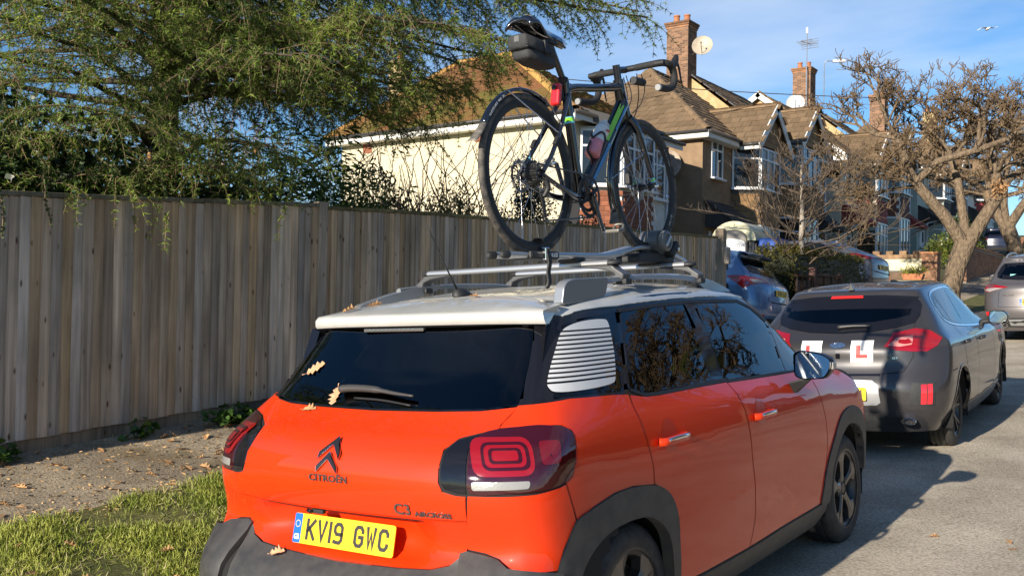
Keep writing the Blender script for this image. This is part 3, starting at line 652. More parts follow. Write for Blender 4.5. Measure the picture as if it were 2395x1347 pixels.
    P('front_wing', [(2.768, 1.052), (2.792, 1.00), (2.809, .917), (2.857, .782), (2.889, .633), (2.868, .439), (2.822, .334), (2.836, .33), (2.845, .43), (2.931, .589), (3.105, .754), (3.271, .803), (3.427, .804), (3.571, .755), (3.645, .67), (3.70, .57), (3.72, .60), (3.69, .80), (3.60, .94), (3.45, 1.005), (3.25, 1.036), (3.0, 1.047)], 90, M_ORANGE, .006, .05, .012, mirror=True)
    P('bonnet', [(0, 3.15), (.44, 3.11), (.63, 3.06), (.735, 3.02), (.752, 3.25), (.70, 3.55), (.56, 3.77), (.32, 3.88), (0, 3.91), (-.32, 3.88), (-.56, 3.77), (-.70, 3.55), (-.752, 3.25), (-.735, 3.02), (-.63, 3.06), (-.44, 3.11)], 'top', M_ORANGE, .006, .07, .012)
    P('front_bumper', [(-.6, .30), (-.35, .22), (.35, .22), (.6, .30), (.62, .80), (.5, .93), (-.5, .93), (-.62, .80)], 180, M_ORANGE, .006, .08, .012)
    P('front_grille', [(-.5, .62), (.5, .62), (.55, .74), (-.55, .74)], 180, M_GLOSSBLK, .012, .08)
    # cladding
    P('rear_arch_trim', ao+[(.866, .949, .736), (.867, 1.004, .684), (.867, 1.037, .611), (.864, 1.045, .514), (.858, 1.058, .40), (.852, 1.066, .325), (.85, 1.012, .325), (.853, .998, .42), (.863, .965, .543), (.863, .908, .61), (.861, .835, .651), (.858, .743, .671), (.854, .605, .674), (.851, .489, .656), (.848, .39, .614), (.845, .33, .562), (.84, .29, .49), (.833, .215, .50), (.834, .208, .594), (.837, .251, .663)], 75, M_CLAD, .014, .035, .05, mirror=True, smooth=4)
    P('front_arch_trim', [(2.816, .326), (2.843, .429), (2.930, .587), (3.105, .750), (3.271, .799), (3.427, .800), (3.571, .751), (3.643, .67), (3.69, .57), (3.70, .40), (3.65, .40), (3.64, .50), (3.60, .585), (3.53, .655), (3.402, .70), (3.251, .698), (3.106, .628), (2.991, .483), (2.971, .339), (2.95, .31)], 90, M_CLAD, .014, .035, .05, mirror=True, smooth=4)
    P('sill_trim', [(1.072, .323), (1.3, .321), (1.79, .318), (2.25, .325), (2.812, .324), (2.93, .306), (2.95, .27), (2.85, .205), (1.3, .205), (1.02, .25), (1.02, .32)], 90, M_CLAD, .012, .05, .03, mirror=True)
    # roof
    P('roof', sym([(0, .76), (.25, .765), (.40, .78), (.47, .80), (.55, .74), (.585, .62), (.607, .66), (.622, .85), (.634, 1.03), (.640, 1.37), (.641, 1.706), (.634, 2.05), (.618, 2.30), (.595, 2.46), (.50, 2.525), (.3, 2.55), (0, 2.56)]), 'top', M_ROOFW, .007, .06, .012)
    # spoiler: lofted across the car
    xs = np.linspace(-.60, .60, 33); rows = []; und = []
    for x in xs:
        e = abs(x)/.60; k = e**4
        zt = c.cast(x*.97, .775+.0*e, 'top')[0].z+.006
        y0 = .772 if e < .72 else .772-.14*((e-.72)/.28)
        zt = c.cast(x*.96, y0, 'top')[0].z+.006
        ye = .452+.045*e**2.2+.02*k; zl = 1.457-.006*k
        r = [(x*(1-.015*k), y0, zt-.004*k), (x, .66, zl+.052-.020*k), (x*1.004, .56, zl+.030-.014*k), (x*1.008, .49+.04*k, zl+.012), (x*1.012, ye+.006, zl+.003), (x*1.018, ye, zl-.006), (x*1.026, ye+.004, zl-.030), (x*1.026, ye+.012, zl-.040)]
        rows.append(r); und.append([(x*1.026, ye+.012, zl-.040), (x*1.02, ye+.03, zl-.046), (x*.98, .52+.04*k, 1.396), (x*.96, .56+.04*k, 1.40)])
    def loft(rows):
        n = len(rows[0]); V = [p for r in rows for p in r]; F = []
        for i in range(len(rows)-1):
            for j in range(n-1): F.append((i*n+j, (i+1)*n+j, (i+1)*n+j+1, i*n+j+1))
        return V, F
    V, F = loft(rows); b = MB().add(V, F); b.obj('roof_spoiler', M_ROOFW, root, True, sharp=60)
    V, F = loft(und); MB().add(V, F).obj('spoiler_underside', M_BLACKPL, root, True)
    for sg in (1, -1):
        n = len(rows[0]); ed = rows[-1 if sg > 0 else 0]; eu = und[-1 if sg > 0 else 0]
        poly = ed+eu[1:]; MB().add(poly, [tuple(range(len(poly)))]).obj('spoiler_end', M_ROOFW, root)
        MB().add([(sg*.628, .512, 1.412), (sg*.600, .585, 1.41), (sg*.640, .455, 1.262), (sg*.612, .475, 1.26), (sg*.60, .53, 1.40)], [(0, 1, 2), (0, 2, 4), (4, 2, 3), (1, 3, 2)]).obj('spoiler_wing', M_GLOSSBLK, root)
    bl = MB().box(-.27, .06, .470, .50, 1.394, 1.408).obj('brake_lamp', mat('smoked_lens', (.10, .10, .095), .15, coat=1), root, bevel=.003)
    for k in range(11):
        MB().lathe((-.235+.024*k, .4695, 1.401), (0, -1, 0), [(0, .0045), (.001, .004), (.0015, 0)], 8).obj('brake_led', M_CHROME, bl)
    # mouldings, emblem, lettering
    def on(x, z, up=0): l, n = c.cast(x, z, 0); return l+n*.008, n
    M_EMB = mat('emblem_black', (.02, .02, .022), .12, spec=.6); M_EDGE = mat('emblem_chrome', (.45, .45, .46), .12, metal=1)
    for dz in (0, -.052):
        for nm, gr, hh, m_ in (('chevron_emblem', 0, .006, M_EDGE), ('chevron_face', .0045, .0075, M_EMB)):
            pts = [(-.062+gr, -.036+gr*.3), (0, .024-gr*1.3), (.062-gr, -.036+gr*.3), (.062-gr, -.062+gr*1.5), (0, -.006+gr*1.0), (-.062+gr, -.062+gr*1.5)]; V = []
            for a_, b_ in pts:
                l, n = on(.004+a_*.86, .998+dz*.86+b_*.80); V += [l, l+n*hh]
            MB().add(V, [(1, 3, 9, 11), (3, 5, 7, 9)]+[(2*i, 2*((i+1) % 6), 2*((i+1) % 6)+1, 2*i+1) for i in range(6)]).obj(nm, m_, root)
    fr = lambda x, z: (lambda l, n: rot_to(Vector((0, 0, 1)).cross(n).normalized(), n.cross(Vector((0, 0, 1)).cross(n).normalized()), n, l))(*on(x, z))
    M_BADGE = mat('badge_chrome', (.26, .25, .25), .22, metal=.9)
    text_mesh('brand_lettering', 'CITROËN', .034, M_BADGE, root, fr(.010, .884), .0015, 1.28, .0007, spacing=1.08)
    text_mesh('model_lettering', 'C3', .058, M_BADGE, root, fr(.340, .799), .0015, 1.05, .0006)
    text_mesh('model_lettering', 'AIRCROSS', .026, M_BADGE, root, fr(.462, .788), .0015, 1.25, .0005)
    nrm = Vector((0, -.97, .243)); pc = Vector((0, .046, .666))
    c.plate(pc, nrm, 'KV19 GWC')
    MB().box(-.115, -.055, .0, .02, .742, .758).obj('plate_lamp', M_BLACKPL, root, bevel=.004)
    MB().tube([(-.13, -.003, .752), (-.105, -.006, .750)], .008, 8).obj('tailgate_camera', M_GLOSSBLK, root, True)
    # wiper
    wp = [(-.235, 1.158), (-.17, 1.162), (-.06, 1.160), (.06, 1.148), (.165, 1.140)]
    L_ = [c.cast(x, z, 0) for x, z in smooth_path(wp, 5)]
    MB().tube([l+n*.022 for l, n in L_], [.016+.006*(1-i/(len(L_)-1)) if i < 12 else .012-.006*(i-12)/8 for i in range(len(L_))], 8, flat=((0, 0, 1), .75)).obj('rear_wiper', mat('wiper_plastic', (.05, .048, .046), .45), root, True)
    MB().tube([c.cast(x, z-.014, 0)[0]+Vector((0, -.006, .004)) for x, z in smooth_path([(-.15, 1.150), (.0, 1.146), (.165, 1.132)], 6)], .005, 6).obj('wiper_blade', M_RUBBER, root, True)
    # door handles over flush patches, darker orange standing for shade in the dish
    for yc, zc in ((1.022, .930), (1.945, .921)):
        P('handle_dish_shade', [(yc-.012+.062*cos(t), zc+.004+(.075 if sin(t) > 0 else .055)*sin(t)) for t in np.linspace(0, 2*pi, 21)[:-1]], 90, mat('dish_shade_orange', (.50, .026, .003), .3, coat=.5), .0065, .02, 0, mirror=True, fn=None)
        for sg in (1, -1):
            l, n = c.cast(yc, zc, 90); X = l.x+.038
            path = [(l.x+.012, yc-.118, zc), (X-.004, yc-.095, zc), (X, yc-.02, zc+.002), (X, yc+.05, zc+.001), (X-.008, yc+.098, zc-.002), (l.x+.010, yc+.118, zc-.003)]
            mb = MB().tube([(x*sg, y, z) for x, y, z in smooth_path(path, 4)], .0175, 10, flat=((1, 0, 0), .62)); h = mb.obj('door_handle', M_ORANGE, root, True)
            MB().tube([(x*sg+.008*sg, y, z+.006) for x, y, z in smooth_path(path[1:5], 4)], .0085, 8, flat=((1, 0, 0), .5)).obj('handle_trim', M_CHROME, h, True)
    # mirrors
    for sg in (1, -1):
        ctr = Vector((.985, 2.43, 1.118)); out_ = round_poly([(-.098, -.060), (-.045, -.074), (.065, -.066), (.092, -.02), (.098, .030), (.04, .062), (-.07, .076), (-.100, .060)], .03, 3)
        rings = []
        for yy, sc in ((-.030, .97), (-.026, 1.0), (.0, 1.02), (.035, .95), (.065, .74), (.080, .35)):
            rings.append([(sg*(ctr.x+a*sc+(.008*(yy+.03)/.1)), ctr.y+yy+.02*a, ctr.z+b*sc) for a, b in out_])
        n = len(out_); V = [p for r in rings for p in r]; F = []
        for i in range(len(rings)-1):
            for j in range(n): F.append((i*n+j, i*n+(j+1) % n, (i+1)*n+(j+1) % n, (i+1)*n+j))
        F.append(tuple(range((len(rings)-1)*n, len(rings)*n)))
        hs = MB().add(V, F).obj('door_mirror', M_GLOSSBLK, root, True, sharp=50)
        V = [(sg*(ctr.x+a*.90), ctr.y-.028+.03*a+.16*b, ctr.z+b*.90) for a, b in out_]; MB().add(V, [tuple(range(n))]).obj('mirror_glass', mat('door_mirror_glass', (.20, .22, .245), .03, metal=1), hs)
        MB().obox((sg*(ctr.x+.092), ctr.y+.008, ctr.z-.002), ((1, 0, 0), (0, 1, 0), (0, 0, 1)), (.010, .028, .018)).obj('indicator', M_WHITELENS, hs, bevel=.004)
        st = MB(); st.add([(sg*x, y, z) for x, y, z in [(.86, 2.39, 1.03), (.86, 2.50, 1.03), (.872, 2.43, .970), (.872, 2.50, .970), (.955, 2.41, 1.062), (.955, 2.48, 1.062), (.975, 2.41, 1.05), (.965, 2.47, 1.05)]], [(0, 1, 5, 4), (2, 6, 7, 3), (0, 4, 6, 2), (1, 3, 7, 5), (4, 5, 7, 6)]); st.obj('mirror_arm', M_BLACKPL, hs, bevel=.006)
    # roof rails with their broad rear feet
    for sg in (1, -1):
        X = .565
        top = smooth_path([(1.02, 1.586), (1.20, 1.597), (1.45, 1.604), (1.70, 1.604), (1.90, 1.597), (2.10, 1.578), (2.25, 1.552), (2.36, 1.522)], 5)
        bot = smooth_path([(1.02, 1.560), (1.20, 1.572), (1.45, 1.578), (1.70, 1.578), (1.88, 1.571), (1.97, 1.550), (2.06, 1.522), (2.33, 1.508)], 5)
        mb = MB(); n = len(top); V = []
        for (y1, z1), (y2, z2) in zip(top, bot):
            tk = .016
            for xx, (y, z), d in ((X-tk, (y2, z2), 0), (X-tk*.9, (y1, z1), -.006), (X-.004, (y1, z1), 0), (X+tk*.7, (y1, z1), -.008), (X+tk, (y2, z2), 0)): V.append((sg*xx, y, z+d))
        F = []
        for i in range(n-1):
            for j in range(5): F.append((i*5+j, i*5+(j+1) % 5, (i+1)*5+(j+1) % 5, (i+1)*5+j))
        F += [(0, 1, 2, 3, 4), tuple((n-1)*5+j for j in range(5))]
        mb.add(V, F); rl = mb.obj('roof_rail', M_RAIL, root, True, sharp=35)
        fz = [(.690, 1.478), (.712, 1.553), (.735, 1.571), (.775, 1.581), (1.06, 1.588), (1.048, 1.545), (1.022, 1.500)]
        if sg < 0: fz = [(.715, 1.492), (.75, 1.512), (.95, 1.556), (1.15, 1.588), (1.32, 1.602), (1.30, 1.574), (1.12, 1.535), (1.0, 1.50), (.9, 1.485)]
        MB().prism(round_poly(fz, .02, 3), (sg*(X-.022), 0, 0), (0, 1, 0), (0, 0, 1), (sg*.044, 0, 0)).obj('rail_foot', M_RAIL, rl, bevel=.010, seg=3)
        MB().prism([(2.02, 1.53), (2.10, 1.545), (2.2, 1.54), (2.32, 1.515), (2.30, 1.49), (2.02, 1.50)], (sg*(X-.012), 0, 0), (0, 1, 0), (0, 0, 1), (sg*.022, 0, 0)).obj('rail_front_foot', M_BLACKPL, rl, bevel=.005)
    # aerial
    ab = MB(); 
    prof = [(.0, 1.0), (.014, .86), (.027, .60), (.036, .28)]; V = []; n = 16
    for h, sc in prof:
        for j in range(n): t = 2*pi*j/n; V.append((.033*sc*cos(t), .795+(.085 if sin(t) > 0 else .045)*sc*sin(t)-.012*h/.036, 1.530+h))
    F = [(i*n+j, i*n+(j+1) % n, (i+1)*n+(j+1) % n, (i+1)*n+j) for i in range(3) for j in range(n)]+[tuple(range(3*n, 4*n))]
    ab.add(V, F); a_ = ab.obj('aerial', M_BLACKPL, root, True, sharp=50)
    MB().tube([(0, .772, 1.560), (-.0, .70, 1.66), (-.0, .62, 1.78), (0, .583, 1.835)], [.005, .0032, .0028, .0024], 7).obj('aerial_rod', M_BLACKPL, a_, True)
    # wheels
    for sg in (1, -1):
        c.wheel(sg*.825, .733, .322, .322, .21, .222, 'c3', tw=.35); c.wheel(sg*.848, 3.325, .322, .322, .21, .222, 'c3', tw=.10)
    c.interior((1.10, 2.0), .55, .30, .66, 1.27, 2.72)
    MB().tube([(0, 2.45, 1.36), (0, 2.46, 1.40), (0, 2.50, 1.44)], .01, 6).obj('interior_mirror', M_BLACKPL, root)
    c.body('body_shell', M_UNDER, M_GLOSSBLK, 1.06, [(.733, .335, .345), (3.325, .335, .365)])
    return c
C3CAR = build_c3()
# ---------------------------------------------------------------- the lie of the land: a street climbing to the north, cambered, with a bank up to the path
def road_z(y): return float(np.interp(y, [-40, -6, 0, 3.4, 6.5, 9, 17, 25, 40, 60, 90, 200], [-1.2, -.19, 0, .11, .318, .46, .94, 1.48, 2.5, 4.2, 6.6, 14]))
def path_z(y): return float(np.interp(y, [-40, -4, .74, 2.6, 4.76, 12.2, 17, 21, 27, 31.5, 40, 60, 90, 200], [-.9, .14, .453, .572, .63, .85, 1.14, 1.50, 2.05, 2.42, 3.1, 4.8, 7.2, 15]))
def plot_z(y): return float(np.interp(y, [-40, 0, 10, 16, 23, 30, 36, 48, 60, 90, 200], [-.6, .6, .9, 1.10, 1.60, 2.15, 2.62, 3.55, 4.55, 7.4, 15.5]))
XK = -1.34
def gz(x, y):
    if x > 5.6: return road_z(y)+.0445*5.6+.10+.02*(x-5.6)
    if x >= XK: return road_z(y)+.0445*x
    r = road_z(y)+.0445*XK+.10; p = path_z(y); q = p-.17
    if x > -2.75:
        t = (XK-x)/(XK+2.75); t = max(0, min(1, t)); return r+(q-r)*(t**.85)
    if x > -3.95: return q+(p-q)*(-2.75-x)/1.2
    h = plot_z(y); t = min(1, (-3.95-x)/5.3); return p+(h-p)*t
def sheet(name, x0, x1, y0, y1, nx, ny, m, dz=0, parent=None, ys=None, xsel=None):
    X = np.linspace(x0, x1, nx) if xsel is None else np.array(xsel); Y = np.linspace(y0, y1, ny) if ys is None else np.array(ys)
    V = [(x, y, gz(x, y)+dz-(.3 if name == 'ground' and XK-.055 < x < 5.65 else 0)) for y in Y for x in X]; n = len(X)
    F = [(j*n+i, j*n+i+1, (j+1)*n+i+1, (j+1)*n+i) for j in range(len(Y)-1) for i in range(n-1)]
    return mesh(name, V, F, m, parent, True)
def ground_mat(name, c1, c2, c3, scale, fine, bump, rough=.9, spk=None, bd=.01, patch=None):
    if name in MATS: return MATS[name]
    m = bpy.data.materials.new(name); m.use_nodes = True; MATS[name] = m; nt = m.node_tree; N = nt.nodes; L = nt.links; b = N['Principled BSDF']
    b.inputs['Roughness'].default_value = rough; b.inputs['Specular IOR Level'].default_value = .25
    tc = N.new('ShaderNodeTexCoord')
    def noise_(s, d=6, r=.6):
        n = N.new('ShaderNodeTexNoise'); n.inputs['Scale'].default_value = s; n.inputs['Detail'].default_value = d; n.inputs['Roughness'].default_value = r; L.new(tc.outputs['Object'], n.inputs['Vector']); return n.outputs['Fac']
    def ramp(f, a, b_, p0, p1):
        r = N.new('ShaderNodeValToRGB'); r.color_ramp.elements[0].position = p0; r.color_ramp.elements[1].position = p1; r.color_ramp.elements[0].color = (*a, 1); r.color_ramp.elements[1].color = (*b_, 1); L.new(f, r.inputs[0]); return r.outputs[0]
    base = ramp(noise_(scale), c1, c2, .38, .64); sp = ramp(noise_(fine, 4, .7), c3, (1, 1, 1), .38, .56)
    mx = N.new('ShaderNodeMix'); mx.data_type = 'RGBA'; mx.blend_type = 'MULTIPLY'; mx.inputs[0].default_value = .8; L.new(base, mx.inputs[6]); L.new(sp, mx.inputs[7]); out = mx.outputs[2]
    if spk:
        v = N.new('ShaderNodeTexVoronoi'); v.inputs['Scale'].default_value = spk[0]; L.new(tc.outputs['Object'], v.inputs['Vector'])
        s = ramp(v.outputs['Distance'], (1, 1, 1), (0, 0, 0), spk[1]*.7, spk[1]); m2 = N.new('ShaderNodeMix'); m2.data_type = 'RGBA'; L.new(s, m2.inputs[0]); L.new(out, m2.inputs[6]); m2.inputs[7].default_value = (*spk[2], 1); out = m2.outputs[2]
    if patch:
        s = ramp(noise_(patch[0], 3, .5), (0, 0, 0), (1, 1, 1), patch[1], patch[1]+.08); m2 = N.new('ShaderNodeMix'); m2.data_type = 'RGBA'; L.new(s, m2.inputs[0]); L.new(out, m2.inputs[6]); m2.inputs[7].default_value = (*patch[2], 1); out = m2.outputs[2]
    L.new(out, b.inputs['Base Color'])
    bp = N.new('ShaderNodeBump'); bp.inputs['Strength'].default_value = bump; bp.inputs['Distance'].default_value = bd; L.new(noise_(fine, 5, .7), bp.inputs['Height']); L.new(bp.outputs[0], b.inputs['Normal'])
    return m
M_ROAD = ground_mat('worn_asphalt', (.40, .345, .265), (.62, .545, .43), (.45, .44, .42), 1.1, 55, 1.0, .9, (48, .16, (.55, .52, .44)), .012)
M_PATH = ground_mat('path_tarmac', (.29, .235, .165), (.50, .41, .28), (.42, .41, .40), 1.6, 60, .9, .9, (60, .14, (.35, .31, .24)), .010, (.9, .60, (.20, .155, .095)))
M_SOIL = ground_mat('verge_soil', (.10, .105, .035), (.17, .16, .055), (.5, .5, .4), 5, 40, .8, .95)
M_PLOT = ground_mat('garden_ground', (.07, .075, .03), (.13, .12, .06), (.5, .5, .45), 2, 20, .8, .95)
M_DRIVE = ground_mat('driveway_tarmac', (.10, .098, .092), (.17, .165, .15), (.5, .5, .5), 1.4, 40, .7, .92)
M_KERB = mat('kerb_concrete', (.30, .29, .26), .85, var=.3, vscale=12, bump=.3, bscale=80)
YS = sorted(set(list(np.linspace(-40, -6, 12))+list(np.linspace(-6, 13, 60))+list(np.linspace(13, 45, 50))+list(np.linspace(45, 90, 24))+list(np.linspace(90, 200, 12))))
struct(sheet('ground', 0, 0, 0, 0, 0, 0, M_PLOT, -.004, ys=YS+[420], xsel=[-400, -120, -60, -30, -18, -12, -9.25, -6.5, -3.95, -3.4, -2.75, -2.3, -1.9, -1.6, XK-.06, XK-.05, 0, 3, 5.64, 5.66, 9, 14, 30, 80, 300]))
struct(sheet('road', XK, 5.6, -40, 200, 14, 2, M_ROAD, .012, ys=YS))
struct(sheet('footpath', -3.95, -2.75, 0, 0, 6, 2, M_PATH, .004, ys=[y for y in YS if y < 100]))
struct(sheet('grass_verge', -2.75, XK-.1, 0, 0, 9, 2, M_SOIL, .006, ys=[y for y in YS if -8 < y < 90]))
def kerb(name, x0, x1, up):
    mb = MB(); ys = [y for y in YS if -20 < y < 100]; V = []
    for y in ys:
        zr = road_z(y)+.0445*(x1 if up < 0 else x0); V += [(x0, y, zr-.1), (x0, y, zr+.105), (x1, y, zr+.105), (x1, y, zr-.1)]
    n = len(ys); F = [(i*4+j, i*4+j+1, i*4+5+j, i*4+4+j) for i in range(n-1) for j in range(3)]; mb.add(V, F); struct(mb.obj(name, M_KERB, bevel=.012))
kerb('kerb', XK-.12, XK, -1); kerb('kerb', 5.6, 5.72, 1)
struct(sheet('pavement', 5.72, 8, -20, 100, 3, 2, M_PATH, .01, ys=[y for y in YS if -20 < y < 100]))
# driveways to the left: where the blue car and the grey saloon are parked, and the crossing beyond the tree
for i, (xa, xb, ya, yb) in enumerate([(-9.2, XK-.12, 12.45, 14.75), (-9.2, XK-.12, 20.0, 23.4), (-9.2, XK-.12, 28.0, 31.0)]):
    struct(sheet('driveway', xa, xb, ya, yb, 12, 8, M_DRIVE, .016))
# ---------------------------------------------------------------- close-boarded fence
def wood_mat(name, a, b_, k, gs=1., green=0):
    if name in MATS: return MATS[name]
    m = bpy.data.materials.new(name); m.use_nodes = True; MATS[name] = m; nt = m.node_tree; N = nt.nodes; L = nt.links; b = N['Principled BSDF']; b.inputs['Roughness'].default_value = .85; b.inputs['Specular IOR Level'].default_value = .2
    tc = N.new('ShaderNodeTexCoord'); oi = N.new('ShaderNodeObjectInfo')
    sc = N.new('ShaderNodeVectorMath'); sc.operation = 'SCALE'; sc.inputs[0].default_value = (13, 37, 71); L.new(oi.outputs['Random'], sc.inputs['Scale'])
    ad = N.new('ShaderNodeVectorMath'); ad.operation = 'ADD'; L.new(tc.outputs['Object'], ad.inputs[0]); L.new(sc.outputs[0], ad.inputs[1])
    def noise_(scl, vec=(1, 1, 1), d=6, dist=0):
        mp = N.new('ShaderNodeMapping'); mp.inputs['Scale'].default_value = vec; L.new(ad.outputs[0], mp.inputs[0])
        n = N.new('ShaderNodeTexNoise'); n.inputs['Scale'].default_value = scl; n.inputs['Detail'].default_value = d; n.inputs['Distortion'].default_value = dist; L.new(mp.outputs[0], n.inputs['Vector']); return n.outputs['Fac']
    def ramp(f, c0, c1, p0, p1):
        r = N.new('ShaderNodeValToRGB'); r.color_ramp.elements[0].position = p0; r.color_ramp.elements[1].position = p1; r.color_ramp.elements[0].color = (*c0, 1); r.color_ramp.elements[1].color = (*c1, 1); L.new(f, r.inputs[0]); return r.outputs[0]
    def mul(c0, c1, f=1., mode='MULTIPLY'):
        x = N.new('ShaderNodeMix'); x.data_type = 'RGBA'; x.blend_type = mode; x.inputs[0].default_value = f; L.new(c0, x.inputs[6]); L.new(c1, x.inputs[7]); return x.outputs[2]
    grain = ramp(noise_(26*gs, (1, 1, .05), 8, .6), b_, a, .33, .66); patch = ramp(noise_(2.2, (1, 1, .6), 4), (.66, .64, .62), (1.12, 1.06, 1.0), .35, .68)
    c = mul(grain, patch)
    v = N.new('ShaderNodeTexVoronoi'); v.inputs['Scale'].default_value = 6.5; v.inputs['Randomness'].default_value = 1
    mp = N.new('ShaderNodeMapping'); mp.inputs['Scale'].default_value = (.2, 1.6, .62); L.new(ad.outputs[0], mp.inputs[0]); L.new(mp.outputs[0], v.inputs['Vector'])
    knot = ramp(v.outputs['Distance'], k, (1, 1, 1), .055, .13); c = mul(c, knot)
    hs = N.new('ShaderNodeHueSaturation'); mr = N.new('ShaderNodeMapRange'); mr.inputs[3].default_value = .74; mr.inputs[4].default_value = 1.22; L.new(oi.outputs['Random'], mr.inputs[0]); L.new(mr.outputs[0], hs.inputs['Value'])
    mr2 = N.new('ShaderNodeMapRange'); mr2.inputs[3].default_value = .55; mr2.inputs[4].default_value = 1.15; f2 = N.new('ShaderNodeMath'); f2.operation = 'FRACT'; m3 = N.new('ShaderNodeMath'); m3.operation = 'MULTIPLY'; m3.inputs[1].default_value = 7.77; L.new(oi.outputs['Random'], m3.inputs[0]); L.new(m3.outputs[0], f2.inputs[0]); L.new(f2.outputs[0], mr2.inputs[0]); L.new(mr2.outputs[0], hs.inputs['Saturation'])
    L.new(c, hs.inputs['Color']); L.new(hs.outputs[0], b.inputs['Base Color'])
    bp = N.new('ShaderNodeBump'); bp.inputs['Strength'].default_value = .5; bp.inputs['Distance'].default_value = .004; L.new(noise_(30*gs, (1, 1, .05), 6, .6), bp.inputs['Height']); L.new(bp.outputs[0], b.inputs['Normal'])
    return m
M_BOARD = wood_mat('fence_board_wood', (.74, .56, .38), (.46, .34, .225), (.28, .18, .11))
M_POST = wood_mat('fence_post_wood', (.56, .43, .29), (.36, .27, .18), (.4, .3, .2))
M_CAP = wood_mat('fence_cap_wood', (.27, .235, .125), (.15, .135, .07), (.6, .5, .4))
XF = -3.93
M_GRAV = wood_mat('gravel_board_wood', (.30, .235, .16), (.17, .135, .095), (.5, .4, .3))
def fence_top(y): return float(np.interp(y, [-3, .7, 1.48, 3.1, 3.52], [2.06, 2.212, 2.258, 2.363, 2.385])) if y < 3.52 else float(np.interp(y, [3.52, 4.76, 6.6, 9.4, 12.3], [2.366, 2.428, 2.49, 2.57, 2.655]))
def build_fence():
    R = random.Random(4)
    root = thing('fence', 'tall close-boarded wooden fence beside the path under the conifer', 'fence', loc=(XF, 6, path_z(6)))
    inv = root.matrix_world.inverted(); off = Vector((-XF, -6, -path_z(6)))
    protos = []
    for v in range(4):
        h = 1.635; w = .098; mb = MB()
        # feather-edged: thick edge proud, thin edge tucked under the next board
        zt = [0, h*.33, h*.66, h]; V = []
        for z in zt:
            d = R.uniform(-.0015, .0015); V += [(.023+d, -w/2, z), (.007+d, w/2, z), (-.001+d, w/2, z), (-.001+d, -w/2, z)]
        F = [(i*4+j, i*4+(j+1) % 4, i*4+4+(j+1) % 4, i*4+4+j) for i in range(3) for j in range(4)]+[(0, 3, 2, 1), (12, 13, 14, 15)]
        mb.add(V, F); protos.append(mb)
    first = [None]*4; y = -2.2; k = 0
    while y < 12.15:
        if abs(y-3.55) > .045:
            v = R.randrange(4)
            if first[v] is None: first[v] = protos[v].obj('board', M_BOARD, root); o = first[v]
            else: o = copy_obj(first[v], root)
            zt = fence_top(y)
            o.location = (.012+R.uniform(-.002, .002), y-6, zt-.035-1.635-path_z(6)+R.uniform(-.006, .004)); o.rotation_euler = (R.uniform(-.003, .003), 0, R.uniform(-.02, .03))
        y += .0765+R.uniform(-.004, .004); k += 1
    def beam(name, x0, x1, ya, yb, zt, h, m, n=10, bev=.004):
        V = []; ys = np.linspace(ya, yb, n)
        for yy in ys: z = zt(yy); V += [(x0, yy, z-h), (x1, yy, z-h), (x1, yy, z), (x0, yy, z)]
        F = [(i*4+j, i*4+(j+1) % 4, i*4+4+(j+1) % 4, i*4+4+j) for i in range(n-1) for j in range(4)]+[(3, 2, 1, 0), tuple((n-1)*4+j for j in range(4))]
        o = MB().add([tuple(Vector(p)+off) for p in V], F).obj(name, m, root, bevel=bev); return o
    beam('capping_rail', XF-.03, XF+.042, -2.2, 3.50, lambda y: fence_top(min(y, 3.5)), .034, M_CAP)
    beam('capping_rail', XF-.03, XF+.042, 3.60, 12.2, lambda y: fence_top(max(y, 3.53)), .034, M_CAP, 20)
    for ya, yb in ((-2.2, .75), (.752, 3.50), (3.60, 6.4), (6.402, 9.3), (9.302, 12.2)):
        beam('gravel_board', XF+.002, XF+.011, ya, yb, lambda y: fence_top(min(max(y, ya), yb))-1.662, .165, M_GRAV)
    for h in (.35, .95, 1.45): beam('rail', XF-.05, XF+.009, -2.2, 12.2, lambda y: fence_top(y)-1.67+h, .075, M_POST, 20)
    for yy, up, w in ((3.55, .035, .05), (.75, -.05, .05), (6.4, -.05, .05), (9.3, -.05, .05)):
        zt = fence_top(yy)+up; MB().box(*[a+b for a, b in zip((XF-.10 if up < 0 else XF-.07, XF-.01 if up < 0 else XF+.045), (off.x, off.x))], yy-w-6, yy+w-6, path_z(yy)-.3+off.z, zt+off.z).obj('post', M_POST, root, bevel=.006)
    return root
build_fence()
def build_gate_post():
    o = thing('gate_post', 'thick weathered timber post ending the fence beside the blue hatchback', 'post', loc=(XF+.02, 12.36, gz(XF, 12.36)))
    h = 1.93; MB().add([(x*w, y*w, z) for z, w in ((-.2, .075), (h-.04, .072), (h, .055)) for x, y in ((-1, -1), (1, -1), (1, 1), (-1, 1))], [(i*4+j, i*4+(j+1) % 4, i*4+4+(j+1) % 4, i*4+4+j) for i in range(2) for j in range(4)]+[(8, 9, 10, 11)]).obj('post_shaft', M_POST, o, bevel=.008)
    MB().box(.05, .16, -.05, .03, 1.35, 1.62).obj('latch_block', M_POST, o, bevel=.01)
build_gate_post()
